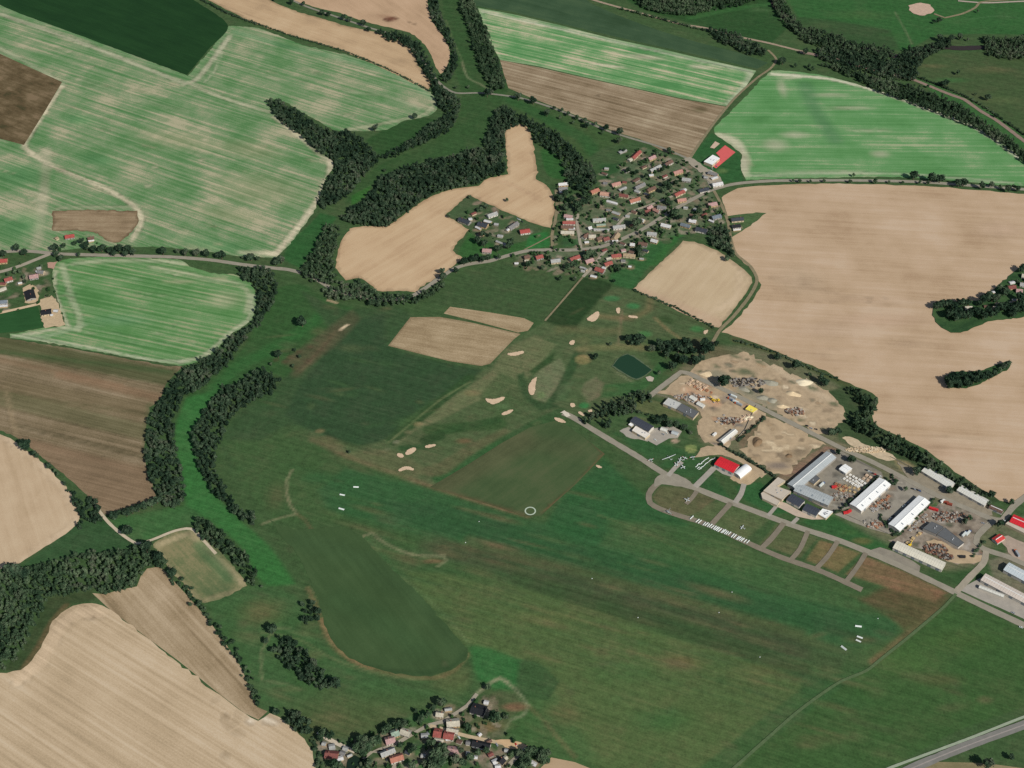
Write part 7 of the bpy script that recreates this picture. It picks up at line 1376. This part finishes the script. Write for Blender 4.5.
for i, (x, y, rx, ry, h, m, lb) in enumerate(((804,382.5,13,7,3,3,'pale yellow stone heap near the big field hedge'), (770,383,13,6,3,1,'dark greyish heap in the middle of the stony yard'), (793,394,10,6,3.5,0,'tan sand heap with a dark north face'), (783,406.5,9,5,2.5,0,'low tan heap just above the works road'), (763,398,9,5,2.5,1,'grey gravel heap beside the works road, left one'), (772,400.5,8,5,2.5,1,'grey gravel heap beside the works road, right one'), (744,389,9,5,2.5,1,'grey gravel heap near the round tree'), (706,374,10,6,2.5,0,'tan earth bank at the top of the yard'), (757,442,6,11,3.5,2,'brown crescent heap on the sandy lot'), (789,456,5,4,2,2,'small brown heap on the sandy lot'), (748,418,8,4,2,3,'pale sand heap by the builders yard fence'), (723,380,8,5,2,1,'greenish grey heap beside the round tree'))):
    heap(x, y, rx, ry, h, HS[m], lb, i)
# fences and poles by the works
def fence(pts, label, h=1.6, gap=6.0):
    c = PP(pts); r = empty('fence', (c[0][0], c[0][1], 0)); mb = MB()
    for a, b in zip(c[:-1], c[1:]):
        d = b - a; L = np.linalg.norm(d); u = d / L; nn = np.array([-u[1], u[0]]) * .03; a0 = a - c[0]; b0 = b - c[0]
        mb.prism_z([tuple(a0 - nn), tuple(b0 - nn), tuple(b0 + nn), tuple(a0 + nn)], .15, h)
    mb.build('panel', plain_mat('fence_panel', (150,144,132), .2, 3), r); mb = MB()
    for a, b in zip(c[:-1], c[1:]):
        L = np.linalg.norm(b - a); k_ = max(1, int(L / gap))
        for i in range(k_): p = a + (b - a) * i / k_ - c[0]; mb.box(p[0] - .07, p[0] + .07, p[1] - .07, p[1] + .07, 0, h + .2)
    mb.build('posts', plain_mat('fence_post', (96,92,86), .2, 3), r); return tag(r, label, 'fence')
fence([(756,405.6),(745,430),(736,440)], 'plain fence at the east side of the builders yard'); fence([(841,513),(888,534)], 'plain fence along the south of the warehouse yard'); fence([(890,457),(918,471)], 'plain fence behind the stone strip'); fence([(656,394),(690,405)], 'plain fence behind the long building'); fence([(786,489),(826,510)], 'plain fence south of the grey workshop')
# ================================================================== tree labels: what they stand in, then their order there
order = sorted(range(len(TREES)), key=lambda i: -TREES[i][2] / (1400 - TREES[i][1] * .55))
own = set(order[:296]); buckets = {}; rest = []
for i, t in enumerate(TREES):
    if i in own:
        size = 'tall' if t[2] >= 1.2 else ('middling' if t[2] >= .85 else 'small')
        buckets.setdefault((t[5], size), []).append((t[0], t[1], plant(*t)))
    else: rest.append(t)
for (region, size), lst in buckets.items():
    lst.sort(key=lambda t: (round(t[0], 1), t[1]))
    for i, (px, py, root) in enumerate(lst):
        o_ = ordinal(i, len(lst))
        tag(root, f'{size} tree {region}' + (f', {o_}' if o_ else ''), 'tree', 'trees ' + region)
VV, QQ, TT, o = [], [], [], 0
for px, py, s, kind, mat, region, var in rest:
    V, F = TPL[kind][var]; Q, T = tri_fix(V, F); s *= TREE_SCALE; x, y = P(px, py, 5 * s)
    VV.append(V * np.array([4.2, 4.2, 4.0]) * s + np.array([x, y, 6.0 * s])); QQ.append(Q + o); TT.append(T + o); o += len(V)
    st = np.array([(-.25, -.25, 0), (.25, -.25, 0), (.25, .25, 0), (-.25, .25, 0), (-.12, -.12, 5 * s), (.12, -.12, 5 * s), (.12, .12, 5 * s), (-.12, .12, 5 * s)]) + np.array([x, y, 0])
    VV.append(st); QQ.append(np.array([(0, 1, 5, 4), (1, 2, 6, 5), (2, 3, 7, 6), (3, 0, 4, 7)]) + o); o += 8
tag(nm_obj('shrubs', np.concatenate(VV), np.concatenate(QQ), np.concatenate(TT), MAT_LEAF), 'small bushes and young trees scattered over gardens and verges', 'bushes', kind='stuff')
